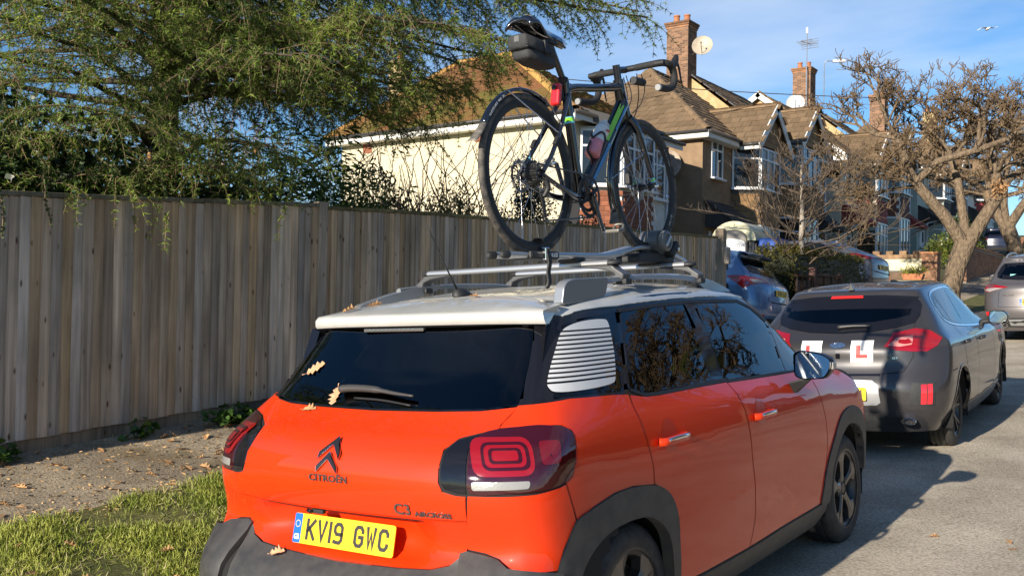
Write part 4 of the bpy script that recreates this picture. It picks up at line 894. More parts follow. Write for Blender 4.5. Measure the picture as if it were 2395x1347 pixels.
# ---------------------------------------------------------------- roof bars, cycle carrier and the road bike, all riding in the orange car's frame
M_ALU = mat('brushed_aluminium', (.62, .62, .61), .30, metal=.75, var=.12, vscale=6, stretch=(.1, 3, 3))
M_BIKEBLK = mat('bike_black_gloss', (.006, .007, .012), .10, coat=1, spec=.6)
M_BIKEMAT = mat('bike_black_matt', (.013, .013, .014), .55)
M_STEEL = mat('spoke_steel', (.55, .55, .56), .25, metal=1)
M_BTYRE = mat('bike_tyre', (.022, .022, .022), .7, var=.4, vscale=30, col2=(.12, .105, .085), bump=.2, bscale=200)
M_BLUE = mat('decal_blue', (.02, .22, .55), .3, coat=1); M_GREEN = mat('decal_green', (.22, .62, .03), .3, coat=1); M_CYAN = mat('decal_cyan', (.12, .55, .75), .3, coat=1)
BX = .343
def in_car(base): return CARM @ Matrix.Translation(base)
class Frame:
    """thing whose parts are written in car coordinates"""
    def __init__(s, name, label, cat, base, group=None):
        s.b = Vector(base); s.root = thing(name, label, cat, mw=in_car(base), group=group)
    def put(s, o):
        o.data.transform(Matrix.Translation(-s.b)); return o
    def tube(s, name, pts, r, m, n=10, parent=None, sm=0, flat=None, closed=False, caps=True):
        if sm: pts = smooth_path(pts, sm, closed)
        if isinstance(r, (list, tuple)) and len(r) != len(pts): r = list(np.interp(np.linspace(0, 1, len(pts)), np.linspace(0, 1, len(r)), r))
        return s.put(MB().tube(pts, r, n, flat=flat, closed=closed, caps=caps).obj(name, m, parent or s.root, True, sharp=50))
    def mb(s, name, mb, m, parent=None, smooth=False, sharp=None, bevel=0): return s.put(mb.obj(name, m, parent or s.root, smooth, sharp=sharp, bevel=bevel))
def roof_bars():
    for nm, y, zz in (('rear silver roof bar clamped across the orange car beneath the bicycle rear wheel', 1.214, 1.654), ('front silver roof bar clamped across the orange car beneath the bicycle front wheel', 1.976, 1.654)):
        f = Frame('roof_bar', nm, 'roof bar', (0, y, 1.60))
        prof = round_poly([(-.040, -.006), (-.030, -.013), (.030, -.013), (.040, -.004), (.034, .009), (.0, .014), (-.034, .009)], .006, 2)
        f.mb('bar', MB().prism(prof, (-.515, y, zz), (0, 1, 0), (0, 0, 1), (1.03, 0, 0)), M_ALU, smooth=True, sharp=30)
        f.mb('rubber_strip', MB().box(-.50, .50, y-.008, y+.008, zz+.0138, zz+.0158), M_BLACKPL)
        for sg in (1, -1):
            cap = MB(); 
            V = []; rings = [(0, 1.04), (.02, 1.0), (.036, .78), (.044, .4)]
            for dx, sc in rings: V += [(sg*(.515+dx), y+a*sc, zz+b*sc) for a, b in prof]
            n = len(prof); cap.add(V, [(i*n+j, i*n+(j+1) % n, (i+1)*n+(j+1) % n, (i+1)*n+j) for i in range(3) for j in range(n)]+[tuple(range(3*n, 4*n))])
            f.mb('end_cap', cap, M_BLACKPL, smooth=True, sharp=50)
            foot = MB().prism([(.36, zz-.013), (.535, zz-.013), (.548, zz-.025), (.592, 1.600), (.585, 1.575), (.552, 1.580), (.545, 1.606), (.50, 1.622)], (0, y-.036, 0), (sg, 0, 0), (0, 0, 1), (0, .072, 0))
            f.mb('foot', foot, mat('foot_grey', (.075, .077, .08), .45), bevel=.007)
            f.mb('clamp', MB().box(*sorted((sg*.53, sg*.60)), y-.028, y+.028, 1.555, 1.582), M_BLACKPL, bevel=.006)
roof_bars()
def carrier():
    f = Frame('bike_carrier', 'silver and black upright cycle carrier bolted to the roof bars', 'bike carrier', (BX, 1.4, 1.66))
    x = BX-.03; z = 1.690
    for dx in (-.034, .034):
        f.tube('tray_tube', [(x+dx, .665, z), (x+dx, 1.30, z+.004), (x+dx, 1.50, z+.010), (x+dx, 1.68, z+.035), (x+dx, 1.80, z+.052), (x+dx, 1.95, z+.050), (x+dx, 2.12, z+.03), (x+dx, 2.30, z-.012)], .017, M_ALU, 12, sm=4, flat=((0, 0, 1), .8))
        f.tube('tray_end_cap', [(x+dx, .672, z), (x+dx, .64, z), (x+dx, .63, z)], [.0178, .0165, .009], M_BLACKPL, 12)
    f.mb('tray_floor', MB().box(x-.034, x+.034, .69, 1.45, z-.012, z-.004), M_ALU, bevel=.003)
    cr = f.mb('wheel_cradle', MB().box(x-.062, x+.062, .80, 1.02, z-.018, z+.017), M_BLACKPL, bevel=.010)
    M4 = Matrix(((0, 0, 1, x+.0625), (1, 0, 0, .965), (0, 1, 0, z), (0, 0, 0, 1)))
    t = text_mesh('maker_mark', 'THULE', .022, M_WHITE, cr, M4, .0004, 1.1, .0008); f.put(t)
    for yy in (1.214, 1.976): f.mb('mounting_block', MB().box(x-.05, x+.05, yy-.04, yy+.04, 1.664, 1.682), M_BLACKPL, bevel=.005)
    f.mb('clamp_base', MB().prism(round_poly([(1.70, 1.668), (2.08, 1.668), (2.10, 1.70), (2.06, 1.725), (1.99, 1.735), (1.92, 1.722), (1.75, 1.715), (1.70, 1.70)], .012), (x-.07, 0, 0), (0, 1, 0), (0, 0, 1), (.15, 0, 0)), M_BLACKPL, bevel=.010)
    # hoop that grips the front wheel, with its big knob
    f.mb('hoop', MB().lathe((BX-.045, 1.94, 1.772), (1, 0, 0), [(0, .060), (0, .042), (.1, .042), (.1, .060), (0, .060)], 28, ref=(0, 1, 0)), mat('hoop_grey', (.10, .10, .10), .45), smooth=True, sharp=40)
    k = f.mb('knob', MB().lathe((BX+.055, 1.945, 1.775), (1, 0, 0), [(0, .052), (.012, .055), (.030, .052), (.036, .044), (.036, .036), (.028, .032), (.028, 0)], 24, ref=(0, 1, 0)), mat('knob_grey', (.14, .14, .135), .4), smooth=True, sharp=40)
    f.mb('knob_grip', MB().obox((BX+.088, 1.945, 1.775), ((1, 0, 0), (0, .7, .7), (0, -.7, .7)), (.008, .036, .009)), M_ALU, k, bevel=.004)
    f.mb('hinge', MB().obox((BX+.04, 2.03, 1.735), ((1, 0, 0), (0, .8, .6), (0, -.6, .8)), (.05, .05, .022)), M_BLACKPL, bevel=.010)
    f.mb('bolt', MB().lathe((BX+.09, 2.045, 1.735), (1, 0, 0), [(0, .010), (.006, .010), (.008, 0)], 10), M_CHROME)
    st = f.tube('wheel_strap', [(x+.045, .90, z+.012), (x+.035, .905, z+.045), (BX+.022, .90, z+.062), (BX, .885, z+.066), (BX-.03, .87, z+.05), (x-.045, .865, z+.01)], .011, M_BIKEMAT, 8, sm=5, flat=((0, .5, .86), .25))
    f.mb('buckle', MB().obox((x+.066, .905, z+.006), ((1, 0, 0), (0, 1, 0), (0, 0, 1)), (.010, .016, .026)), M_CHROME, st, bevel=.004)
    lad = MB(); pts = smooth_path([(x+.075, .905, z+.02), (x+.083, .905, z-.03), (x+.078, .90, z-.07), (x+.085, .893, z-.115), (x+.075, .885, z-.14)], 6)
    for i in range(len(pts)-1):
        p = (Vector(pts[i])+Vector(pts[i+1]))/2; d = (Vector(pts[i+1])-Vector(pts[i])).normalized(); lad.obox(p, (d, Vector((0, 1, 0)), d.cross(Vector((0, 1, 0)))), (.0042, .012, .003 if i % 2 else .0042))
    f.mb('strap_tail', lad, M_BIKEMAT, st)
carrier()
def bicycle():
    f = Frame('bicycle', 'black road bicycle with blue and green stripes standing upright on the orange car roof', 'bicycle', (BX, 1.37, 1.69))
    T = f.tube; X = BX; RH = (.8505, 2.026); FH = (1.886, 2.051); R = .34
    BB = (1.252, 1.958)
    p = lambda y, z, dx=0: (X+dx, y, z)
    # wheels
    for nm, (hy, hz), rear in (('rear_wheel', RH, True), ('front_wheel', FH, False)):
        c = (X, hy, hz)
        rim = f.mb(nm, MB().lathe(c, (1, 0, 0), [(-.010, R-.026), (-.011, R-.034), (-.0105, R-.050), (-.005, R-.060), (.005, R-.060), (.0105, R-.050), (.011, R-.034), (.010, R-.026), (-.010, R-.026)], 72, ref=(0, 1, 0)), M_BIKEMAT, smooth=True, sharp=45)
        tp = [(.0145*sin(t), R-.0145+.0145*cos(t)) for t in np.linspace(-2.6, 2.6, 15)]
        f.mb('tyre', MB().lathe(c, (1, 0, 0), tp, 80, ref=(0, 1, 0)), M_BTYRE, rim, True)
        f.mb('hub', MB().lathe(c, (1, 0, 0), [(-.058, 0), (-.058, .010), (-.036, .012), (-.034, .026), (-.030, .026), (-.026, .014), (.022, .014), (.026, .024), (.030, .024), (.034, .012), (.058, .010), (.058, 0)], 18), M_BIKEMAT, rim, True, 40)
        sp = None
        for k in range(28):
            a = 2*pi*k/28; sd = 1 if k % 2 else -1; cr = (1 if (k//2) % 2 else -1)
            if k < 4:
                b = a+cr*.62*1.0
                m_ = MB().tube([(sd*.028, .022*cos(cr*1.1), .022*sin(cr*1.1)), (0, (R-.058), 0)], .00125, 5, caps=False); o = m_.obj('spoke', M_STEEL, rim, True); sp = (sp or [])+[o]
            else: o = copy_obj(sp[k % 4], rim)
            o.location = Vector(c)-f.b; o.rotation_euler = (a, 0, 0)
        ro = MB(); xd = X-.043
        V = []; n = 48
        for k in range(n):
            t = 2*pi*k/n; w = .004*sin(12*t); V += [(xd, hy+(.070+w)*cos(t), hz+(.070+w)*sin(t)), (xd, hy+(.054+w*.4)*cos(t), hz+(.054+w*.4)*sin(t)), (xd+.002, hy+(.070+w)*cos(t), hz+(.070+w)*sin(t)), (xd+.002, hy+(.054+w*.4)*cos(t), hz+(.054+w*.4)*sin(t))]
        F = []
        for k in range(n):
            a, b = 4*k, 4*((k+1) % n); F += [(a, b, b+1, a+1), (a+2, a+3, b+3, b+2), (a, a+2, b+2, b), (a+1, b+1, b+3, a+3)]
        ro.add(V, F)
        for k in range(6): t = 2*pi*k/6; ro.tube([(xd+.001, hy+.015*cos(t), hz+.015*sin(t)), (xd+.001, hy+.056*cos(t+.5), hz+.056*sin(t+.5))], .003, 5)
        f.mb('brake_rotor', ro, mat('rotor_steel', (.30, .28, .26), .35, metal=.9), rim)
        f.mb('valve', MB().tube([(X, hy+(R-.055)*cos(-.12), hz+(R-.055)*sin(-.12)), (X, hy+(R-.10)*cos(-.12), hz+(R-.10)*sin(-.12))], .003, 6), M_CHROME, rim)
    for k, (s_, an) in enumerate((('DISC', -.56), ('VISION', .62))):
        for i, ch in enumerate(s_):
            t = an+(i-(len(s_)-1)/2)*(-.058); rr_ = R-.0435
            y_, z_ = FH[0]+rr_*cos(t), FH[1]+rr_*sin(t); tg = Vector((0, sin(t), -cos(t))); up = Vector((0, cos(t), sin(t)))
            o = text_mesh('rim_letter', ch, .021 if k == 0 else .014, M_WHITE, f.root, rot_to(tg, up, (1, 0, 0), (X+.0115, y_, z_)), .0002, 1); f.put(o)
    # frame
    fr = f.tube('frame', [p(1.166, 2.430), p(1.24, 2.452), p(1.40, 2.476), p(1.60, 2.510), p(1.648, 2.520)], [.022, .022, .022, .023, .025], M_BIKEBLK, 14, sm=4, flat=((0, 0, 1), .85))
    T('head_tube', [p(1.652, 2.556), p(1.664, 2.500), p(1.690, 2.420), p(1.706, 2.378)], [.026, .027, .031, .032], M_BIKEBLK, 14, fr, 3)
    T('down_tube', [p(1.680, 2.440), p(1.60, 2.345), p(1.42, 2.138), p(1.262, 1.968)], [.034, .033, .032, .032], M_BIKEBLK, 14, fr, 4)
    T('seat_tube', [p(1.252, 1.965), p(1.215, 2.15), p(1.166, 2.440), p(1.156, 2.475)], [.028, .023, .021, .021], M_BIKEBLK, 12, fr, 4)
    for s_ in (1, -1):
        T('seat_stay', [p(1.160, 2.405, s_*.018), p(1.06, 2.26, s_*.040), p(.95, 2.12, s_*.058), p(.868, 2.035, s_*.062)], [.012, .0105, .010, .010], M_BIKEBLK, 10, fr, 5)
        T('chain_stay', [p(1.235, 1.955, s_*.022), p(1.13, 1.955, s_*.045), p(.98, 1.985, s_*.060), p(.862, 2.022, s_*.062)], [.017, .013, .010, .010], M_BIKEBLK, 10, fr, 5)
        for (y_, z_), m_ in (((.950, 2.120), M_GREEN), ((.940, 2.109), M_CYAN)):
            d = Vector((0, .11, .14)).normalized(); T('stay_band', [Vector(p(y_, z_, s_*.058))-d*.004, Vector(p(y_, z_, s_*.058))+d*.004], .0092, m_, 10, fr)
        T('fork_blade', [p(1.716, 2.372, s_*.020), p(1.745, 2.320, s_*.042), p(1.81, 2.19, s_*.052), p(1.884, 2.056, s_*.055)], [.021, .019, .015, .011], M_BIKEBLK, 10, fr, 5)
        for t_, m_ in ((.10, M_CYAN), (.14, M_GREEN), (.18, M_CYAN)):
            a = Vector(p(1.884, 2.056, s_*.055)).lerp(Vector(p(1.81, 2.19, s_*.052)), t_*1.4); d = Vector((0, -.074, .134)).normalized(); T('fork_band', [a-d*.0035, a+d*.0035], .0123, m_, 10, fr)
        T('axle_nut', [p(FH[0], FH[1], s_*.058), p(FH[0], FH[1], s_*.082)], .009, M_CHROME, 8, fr)
    T('fork_crown', [p(1.712, 2.374, -.03), p(1.712, 2.378, 0), p(1.712, 2.374, .03)], [.018, .026, .018], M_BIKEBLK, 10, fr, 3)
    T('bottom_bracket', [p(*BB, -.045), p(*BB, .045)], .024, M_BIKEMAT, 14, fr)
    # stripes on the down tube and seat tube, wrapped on their flanks
    d0, d1 = Vector((0, 1.668, 2.425)), Vector((0, 1.285, 1.992)); ax = (d1-d0).normalized(); nn = Vector((0, ax.z, -ax.y))
    def flank(name, t0, t1, o0, o1, m_):
        V = []; 
        for t in np.linspace(t0, t1, 10):
            q = d0.lerp(d1, t); rr_ = .0343
            for o in (o0, o1): x_ = sqrt(max(1e-6, rr_**2-o*o)); V.append((X+x_+.0004, *(q+nn*o)[1:]))
        f.mb(name, MB().add(V, [(2*i, 2*i+2, 2*i+3, 2*i+1) for i in range(9)]), m_, fr)
    sgn = 1 if nn.z > 0 else -1
    flank('green_stripe', .02, .46, sgn*.014, sgn*.031, M_GREEN); flank('blue_stripe', .02, .30, -sgn*.006, sgn*.008, M_BLUE); flank('blue_stripe', .46, .97, -sgn*.012, sgn*.009, M_BLUE)
    for t0, m_ in ((.20, M_CYAN), (.235, M_GREEN), (.27, M_CYAN)):
        a = Vector(p(1.166, 2.44)).lerp(Vector(p(1.215, 2.15)), t0+.25); d = Vector((0, -.05, .29)).normalized(); T('seat_tube_band', [a-d*(.011 if m_ is M_GREEN else .004), a+d*(.011 if m_ is M_GREEN else .004)], .0236, m_, 12, fr)
    # seat post and saddle
    T('seat_post', [p(1.158, 2.46), p(1.052, 2.615)], .0145, M_BIKEBLK, 12, fr); T('seat_clamp', [p(1.150, 2.462), p(1.138, 2.480)], .020, M_BIKEMAT, 12, fr)
    prof = [(.805, .064, 2.672), (.83, .078, 2.690), (.88, .074, 2.694), (.94, .052, 2.682), (1.00, .032, 2.670), (1.07, .023, 2.664), (1.13, .021, 2.660), (1.165, .014, 2.654)]
    V = []; m = 13
    for y_, w, z_ in prof:
        for j in range(m):
            t = -1+2*j/(m-1); groove = -.008*math.exp(-(t/.22)**2) if y_ < 1.05 else 0
            V.append((X+w*t, y_+(.02*(1-abs(t)) if y_ < .82 else 0), z_-.034*abs(t)**2.6-(.006 if abs(t) == 1 else 0)+groove))
    n = len(prof); sd = f.mb('saddle', MB().add(V, [(i*m+j, i*m+j+1, (i+1)*m+j+1, (i+1)*m+j) for i in range(n-1) for j in range(m-1)]), M_BIKEBLK, smooth=True, sharp=55); md = sd.modifiers.new('thickness', 'SOLIDIFY'); md.thickness = .010; md.offset = -1
    V = []
    for y_, w, z_ in prof[1:4]:
        for t in (.25, .45, .65): V.append((X+w*t, y_, z_-.030*abs(t)**2.6+.0012))
    f.mb('green_panel', MB().add(V, [(0, 1, 4, 3), (1, 2, 5, 4), (3, 4, 7, 6), (4, 5, 8, 7)]), M_GREEN, sd)
    for s_ in (1, -1): T('saddle_rail', [p(.835, 2.660, s_*.03), p(.93, 2.632, s_*.022), p(1.05, 2.632, s_*.022), p(1.13, 2.650, s_*.012)], .0035, M_STEEL, 6, sd, 4)
    f.mb('post_head', MB().box(X-.026, X+.026, 1.005, 1.075, 2.606, 2.640), M_BIKEMAT, sd, bevel=.006)
    # stem and drop handlebar
    T('stem', [p(1.640, 2.600), p(1.73, 2.618)], .017, M_BIKEBLK, 12); T('steerer_spacers', [p(1.652, 2.556), p(1.637, 2.625)], .0185, M_BIKEBLK, 14)
    hb = T('handlebar', [p(1.735, 2.620, -.21), p(1.735, 2.620, .21)], .0145, M_BIKEMAT, 12)
    for s_ in (1, -1):
        T('bar_tape', [p(1.735, 2.620, s_*.055), p(1.735, 2.621, s_*.13), p(1.742, 2.622, s_*.185), p(1.765, 2.620, s_*.208), p(1.800, 2.612, s_*.212), p(1.826, 2.585, s_*.213), p(1.826, 2.545, s_*.214), p(1.795, 2.510, s_*.216), p(1.74, 2.492, s_*.218), p(1.640, 2.482, s_*.222)], [.0165, .0165, .017, .017, .018, .018, .0175, .0175, .0175, .0178], mat('bar_tape', (.016, .016, .017), .75, bump=.4, bscale=150), 12, hb, 4)
        T('bar_plug', [p(1.642, 2.482, s_*.222), p(1.630, 2.481, s_*.222)], [.0178, .015], mat('plug_silver', (.3, .3, .3), .4, metal=.6), 12, hb)
        T('brake_hood', [p(1.800, 2.615, s_*.212), p(1.832, 2.628, s_*.212), p(1.855, 2.655, s_*.211), p(1.868, 2.676, s_*.211)], [.020, .020, .017, .010], M_BIKEMAT, 10, hb, 4)
        T('brake_lever', [p(1.858, 2.655, s_*.211), p(1.886, 2.620, s_*.213), p(1.896, 2.570, s_*.216), p(1.915, 2.520, s_*.218)], [.010, .0085, .007, .004], M_BIKEMAT, 8, hb, 4, flat=((1, 0, 0), .6))
        T('cable', [p(1.80, 2.60, s_*.05), p(1.83, 2.53, s_*.05), p(1.80, 2.45, s_*.038), p(1.735, 2.40, s_*.028)], .0025, M_BIKEMAT, 5, hb, 6)
        T('cable', [p(1.79, 2.605, s_*.03), p(1.82, 2.50, s_*.02), p(1.76, 2.40, s_*.03), p(1.72, 2.36, s_*.02)], .0025, M_BIKEMAT, 5, hb, 6)
    f.mb('bike_computer', MB().obox(p(1.80, 2.642, .01), ((1, 0, 0), (0, .98, .17), (0, -.17, .98)), (.028, .04, .008)), M_GLOSSBLK, hb, bevel=.005)
    f.mb('front_light', MB().tube([p(1.74, 2.563, .035), p(1.845, 2.568, .035)], .019, 12), M_BIKEMAT, hb, True, 40)
    # drivetrain
    cr_x = X+.045
    def gear(name, c, r, t, xs, m_, parent=None, hole=.72):
        V = []; n = t*4
        for k in range(n):
            a = 2*pi*k/n; rr_ = r+(.0035 if k % 4 in (1, 2) else -.001)
            V += [(xs, c[0]+rr_*cos(a), c[1]+rr_*sin(a)), (xs, c[0]+r*hole*cos(a), c[1]+r*hole*sin(a)), (xs+.0022, c[0]+rr_*cos(a), c[1]+rr_*sin(a)), (xs+.0022, c[0]+r*hole*cos(a), c[1]+r*hole*sin(a))]
        F = []
        for k in range(n): a, b = 4*k, 4*((k+1) % n); F += [(a, b, b+1, a+1), (a+2, a+3, b+3, b+2), (a, a+2, b+2, b), (a+1, b+1, b+3, a+3)]
        return f.mb(name, MB().add(V, F), m_, parent)
    cs = gear('chainring', BB, .094, 46, cr_x+.004, M_BIKEMAT, None, .84); gear('inner_chainring', BB, .068, 34, cr_x-.006, mat('ring_grey', (.10, .10, .10), .4, metal=.8), cs, .8)
    for k in range(4):
        a = .5+k*pi/2; T('spider_arm', [(cr_x+.008, BB[0]+.012*cos(a), BB[1]+.012*sin(a)), (cr_x+.006, BB[0]+.083*cos(a), BB[1]+.083*sin(a))], [.012, .008], M_BIKEMAT, 8, cs)
    for s_, (ey, ez) in ((1, (.052, -.160)), (-1, (-.052, .160))):
        c = T('crank_arm', [(X+s_*.070, *BB), (X+s_*.078, BB[0]+ey*.5, BB[1]+ez*.5), (X+s_*.085, BB[0]+ey, BB[1]+ez)], [.017, .013, .013], M_BIKEBLK, 10, flat=((1, 0, 0), .7))
        T('axle_cap', [(X+s_*.070, *BB), (X+s_*.086, *BB)], [.012, .010], M_BIKEMAT, 10, c)
        pc_ = Vector((X+s_*.145, BB[0]+ey, BB[1]+ez))
        f.mb('pedal', MB().obox(pc_, ((1, 0, 0), (0, 1, .1), (0, -.1, 1)), (.036, .030, .009)), mat('pedal_metal', (.20, .19, .17), .45, metal=.7), c, bevel=.006)
        f.tube('pedal_cage', [pc_+Vector((-.022, .022, 0)), pc_+Vector((-.02, .042, .028)), pc_+Vector((.02, .042, .028)), pc_+Vector((.022, .022, 0))], .006, MATS['pedal_metal'], 7, c, 4)
        T('pedal_axle', [(X+s_*.085, BB[0]+ey, BB[1]+ez), pc_], .008, M_CHROME, 8, c)
    ca = None
    for i in range(10):
        r = .058-.0034*i; o = gear('sprocket', RH, r, max(11, 30-2*i), X+.020+.0036*i, mat('sprocket_steel', (.16, .155, .145), .35, metal=.9), ca, .62); ca = ca or o
    T('derailleur', [(X+.072, .868, 2.000), (X+.075, .880, 1.965), (X+.060, .868, 1.930)], [.012, .013, .010], M_BIKEMAT, 8, None, 3)
    T('derailleur_cage', [(X+.052, .872, 1.935), (X+.050, .888, 1.845)], .012, M_BIKEMAT, 8, None, 0, flat=((1, 0, 0), .4))
    gear('jockey_wheel', (.872, 1.935), .017, 11, X+.045, M_BIKEMAT); gear('jockey_wheel', (.888, 1.848), .017, 11, X+.045, M_BIKEMAT)
    ch = T('chain', [(X+.048, RH[0]-.01, RH[1]+.042), (cr_x+.005, BB[0]-.01, BB[1]+.094)], .0042, mat('chain_steel', (.12, .115, .105), .4, metal=.9), 6); T('chain', [(X+.046, .895, 1.832), (cr_x+.005, BB[0]+.0, BB[1]-.094)], .0042, MATS['chain_steel'], 6)
    # mudguards
    def guard(name, c, r, a0, a1, w, flap=None):
        V = []; n = 28; m = 7
        for i in range(n+1):
            a = a0+(a1-a0)*i/n
            for j in range(m):
                t = -1+2*j/(m-1); rr_ = r-.012*abs(t)**2.4; V.append((X+w*t, c[0]+rr_*cos(a), c[1]+rr_*sin(a)))
        g = f.mb(name, MB().add(V, [(i*m+j, i*m+j+1, (i+1)*m+j+1, (i+1)*m+j) for i in range(n) for j in range(m-1)]), M_BIKEBLK, None, True)
        md = g.modifiers.new('thickness', 'SOLIDIFY'); md.thickness = .002
        if flap:
            a = a1; e = Vector((0, cos(a), sin(a))); tg = Vector((0, -sin(a), cos(a)))
            if a1 < a0: tg = -tg
            o = Vector((X, c[0], c[1]))+e*r; V = []
            for i in range(6):
                t = i/5
                for j in range(7): u = -1+2*j/6; q = o+tg*(flap*t)+e*(.012*t*1.0+.018*t*t)-e*.010*abs(u)**2.2; V.append((X+w*(1+.25*t)*u, q.y, q.z))
            fl = f.mb('mud_flap', MB().add(V, [(i*7+j, i*7+j+1, i*7+8+j, i*7+7+j) for i in range(5) for j in range(6)]), mat('flap_dusty', (.06, .055, .048), .6, var=.5, vscale=25, col2=(.20, .18, .15)), g, True)
            fl.modifiers.new('thickness', 'SOLIDIFY').thickness = .002
        return g
    g1 = guard('rear_mudguard', RH, .362, 1.05, 2.62, .021, .11); g2 = guard('front_mudguard', FH, .362, 2.05, 3.55, .020, .05)
    word = 'RACEBLADE PRO XL'
    for i, ch_ in enumerate(word):
        if ch_ == ' ': continue
        a = 2.50-.0255*i; e = Vector((0, cos(a), sin(a))); tg = Vector((0, sin(a), -cos(a))); q = Vector((X+.0218, RH[0], RH[1]))+e*.3515
        o = text_mesh('guard_letter', ch_, .014, M_WHITE, g1, rot_to(tg, e, (1, 0, 0), q), .0002, .85, .0003); f.put(o)
    for s_ in (1, -1):
        T('guard_stay', [p(RH[0]+.362*cos(2.0), RH[1]+.358*sin(2.0), s_*.02), p(1.02, 2.215, s_*.050)], .003, M_STEEL, 6, g1); T('guard_stay', [p(RH[0]+.362*cos(1.25), RH[1]+.358*sin(1.25), s_*.02), p(1.055, 2.255, s_*.046)], .003, M_STEEL, 6, g1)
        T('guard_stay', [p(FH[0]+.362*cos(3.1), FH[1]+.358*sin(3.1), s_*.02), p(1.79, 2.21, s_*.055)], .003, M_STEEL, 6, g2)
        for q in ((.985, 2.165), ): f.mb('stay_clip', MB().obox(p(q[0], q[1]+.01, s_*.058), ((1, 0, 0), (0, .6, .8), (0, -.8, .6)), (.010, .022, .010)), M_BIKEMAT, g1, bevel=.003)
    f.mb('brake_caliper', MB().box(X-.065, X-.035, 1.79, 1.83, 2.06, 2.12), M_BIKEMAT, bevel=.008); f.mb('brake_caliper', MB().box(X-.065, X-.035, .90, .95, 2.02, 2.06), M_BIKEMAT, bevel=.008)
    # bottle cage
    b0 = Vector(p(1.372, 2.158)); a_ = Vector((0, .62, .785)).normalized(); sd_ = Vector((0, -.785, .62))
    for s_ in (1, -1): T('bottle_cage', [b0+sd_*-.034, b0+a_*.02+Vector((s_*.03, 0, 0))+sd_*-.02, b0+a_*.10+Vector((s_*.041, 0, 0)), b0+a_*.12+Vector((s_*.030, 0, 0))+sd_*.030, b0+a_*.075+sd_*.043], .0045, M_BIKEMAT, 7, None, 5)
    T('cage_base', [b0+sd_*-.04, b0-a_*.008, b0+sd_*.042, b0+sd_*.045+a_*.05], .006, M_BIKEMAT, 7, None, 4)
    # saddle bag, rear light and bottle are things of their own
    bt = Frame('drink_bottle', 'translucent drink bottle with pink liquid held in the bicycle bottle cage', 'bottle', b0)
    M_BOT = mat('bottle_plastic', (.66, .66, .65), .3, coat=.3); M_PINK = mat('bottle_liquid', (.62, .22, .26), .3, coat=.3)
    bt.mb('lower_body', MB().lathe(b0, a_, [(.0, 0), (.0, .030), (.006, .036), (.085, .0365)], 24), M_PINK, smooth=True, sharp=50)
    bt.mb('upper_body', MB().lathe(b0, a_, [(.085, .0365), (.125, .0365), (.132, .033), (.140, .033), (.148, .0365), (.170, .036), (.190, .028)], 24), M_BOT, smooth=True, sharp=50)
    bt.mb('cap', MB().lathe(b0, a_, [(.190, .030), (.200, .029), (.210, .018), (.212, .011), (.228, .010), (.228, 0)], 20), M_BOT, smooth=True, sharp=40)
    e3 = Vector((1, 0, 0)); o = text_mesh('maker_print', 'EVANS', .020, mat('print_red', (.55, .02, .02), .5), bt.root, rot_to((0, .785, -.62) if False else (0, .5, -.05), a_, e3, b0+a_*.155+Vector((.0368, 0, 0))), .0003, 1.1, .0008); bt.put(o)
    bg = Frame('saddle_bag', 'dark grey fabric saddle bag strapped under the bicycle saddle', 'bag', (X, .92, 2.50))
    M_BAG = mat('bag_fabric', (.035, .036, .038), .8, var=.35, vscale=14, bump=.35, bscale=30)
    def lump(name, secs, m_):
        V = []; n = 20
        for y_, zc, w, h in secs:
            for j in range(n):
                t = 2*pi*j/n; V.append((X+w*abs(cos(t))**.55*(1 if cos(t) > 0 else -1), y_, zc+h*abs(sin(t))**.55*(1 if sin(t) > 0 else -1)))
        k = len(secs); return bg.mb(name, MB().add(V, [(i*n+j, i*n+(j+1) % n, (i+1)*n+(j+1) % n, (i+1)*n+j) for i in range(k-1) for j in range(n)]+[tuple(range(n))[::-1], tuple((k-1)*n+j for j in range(n))]), m_, smooth=True, sharp=60)
    lump('upper_pouch', [(.800, 2.577, .042, .024), (.808, 2.577, .052, .031), (.90, 2.572, .054, .033), (1.00, 2.568, .046, .032), (1.04, 2.57, .035, .030)], M_BAG)
    lump('lower_pouch', [(.822, 2.530, .036, .016), (.832, 2.530, .046, .024), (.90, 2.522, .050, .030), (.99, 2.520, .042, .030), (1.045, 2.53, .03, .03)], M_BAG)
    bg.mb('zip', MB().box(X-.052, X+.052, .806, .99, 2.549, 2.553), M_BIKEMAT); bg.mb('strap', MB().box(X-.056, X+.056, .93, .955, 2.545, 2.60), M_BIKEMAT, bevel=.003)
    bg.mb('badge', MB().box(X-.012, X+.012, .7985, .801, 2.575, 2.600), mat('bag_badge', (.10, .10, .10), .5))
    rl = Frame('rear_light', 'small red rear light clipped behind the bicycle seat tube', 'light', (X, 1.075, 2.36))
    q = Vector(p(1.090, 2.398)); axs = ((1, 0, 0), (0, .985, -.17), (0, .17, .985))
    rl.mb('lens', MB().obox(q, axs, (.021, .016, .050)), mat('light_red', (.75, .012, .012), .25, coat=1), bevel=.008)
    rl.mb('button', MB().lathe(q+Vector((0, -.016, .030)), (0, -1, .17), [(0, .011), (.002, .011), (.003, .006), (.003, 0)], 14), M_BLACKPL); rl.mb('bracket', MB().obox(q+Vector((0, .026, .0)), axs, (.014, .014, .022)), M_BLACKPL, bevel=.003)
bicycle()
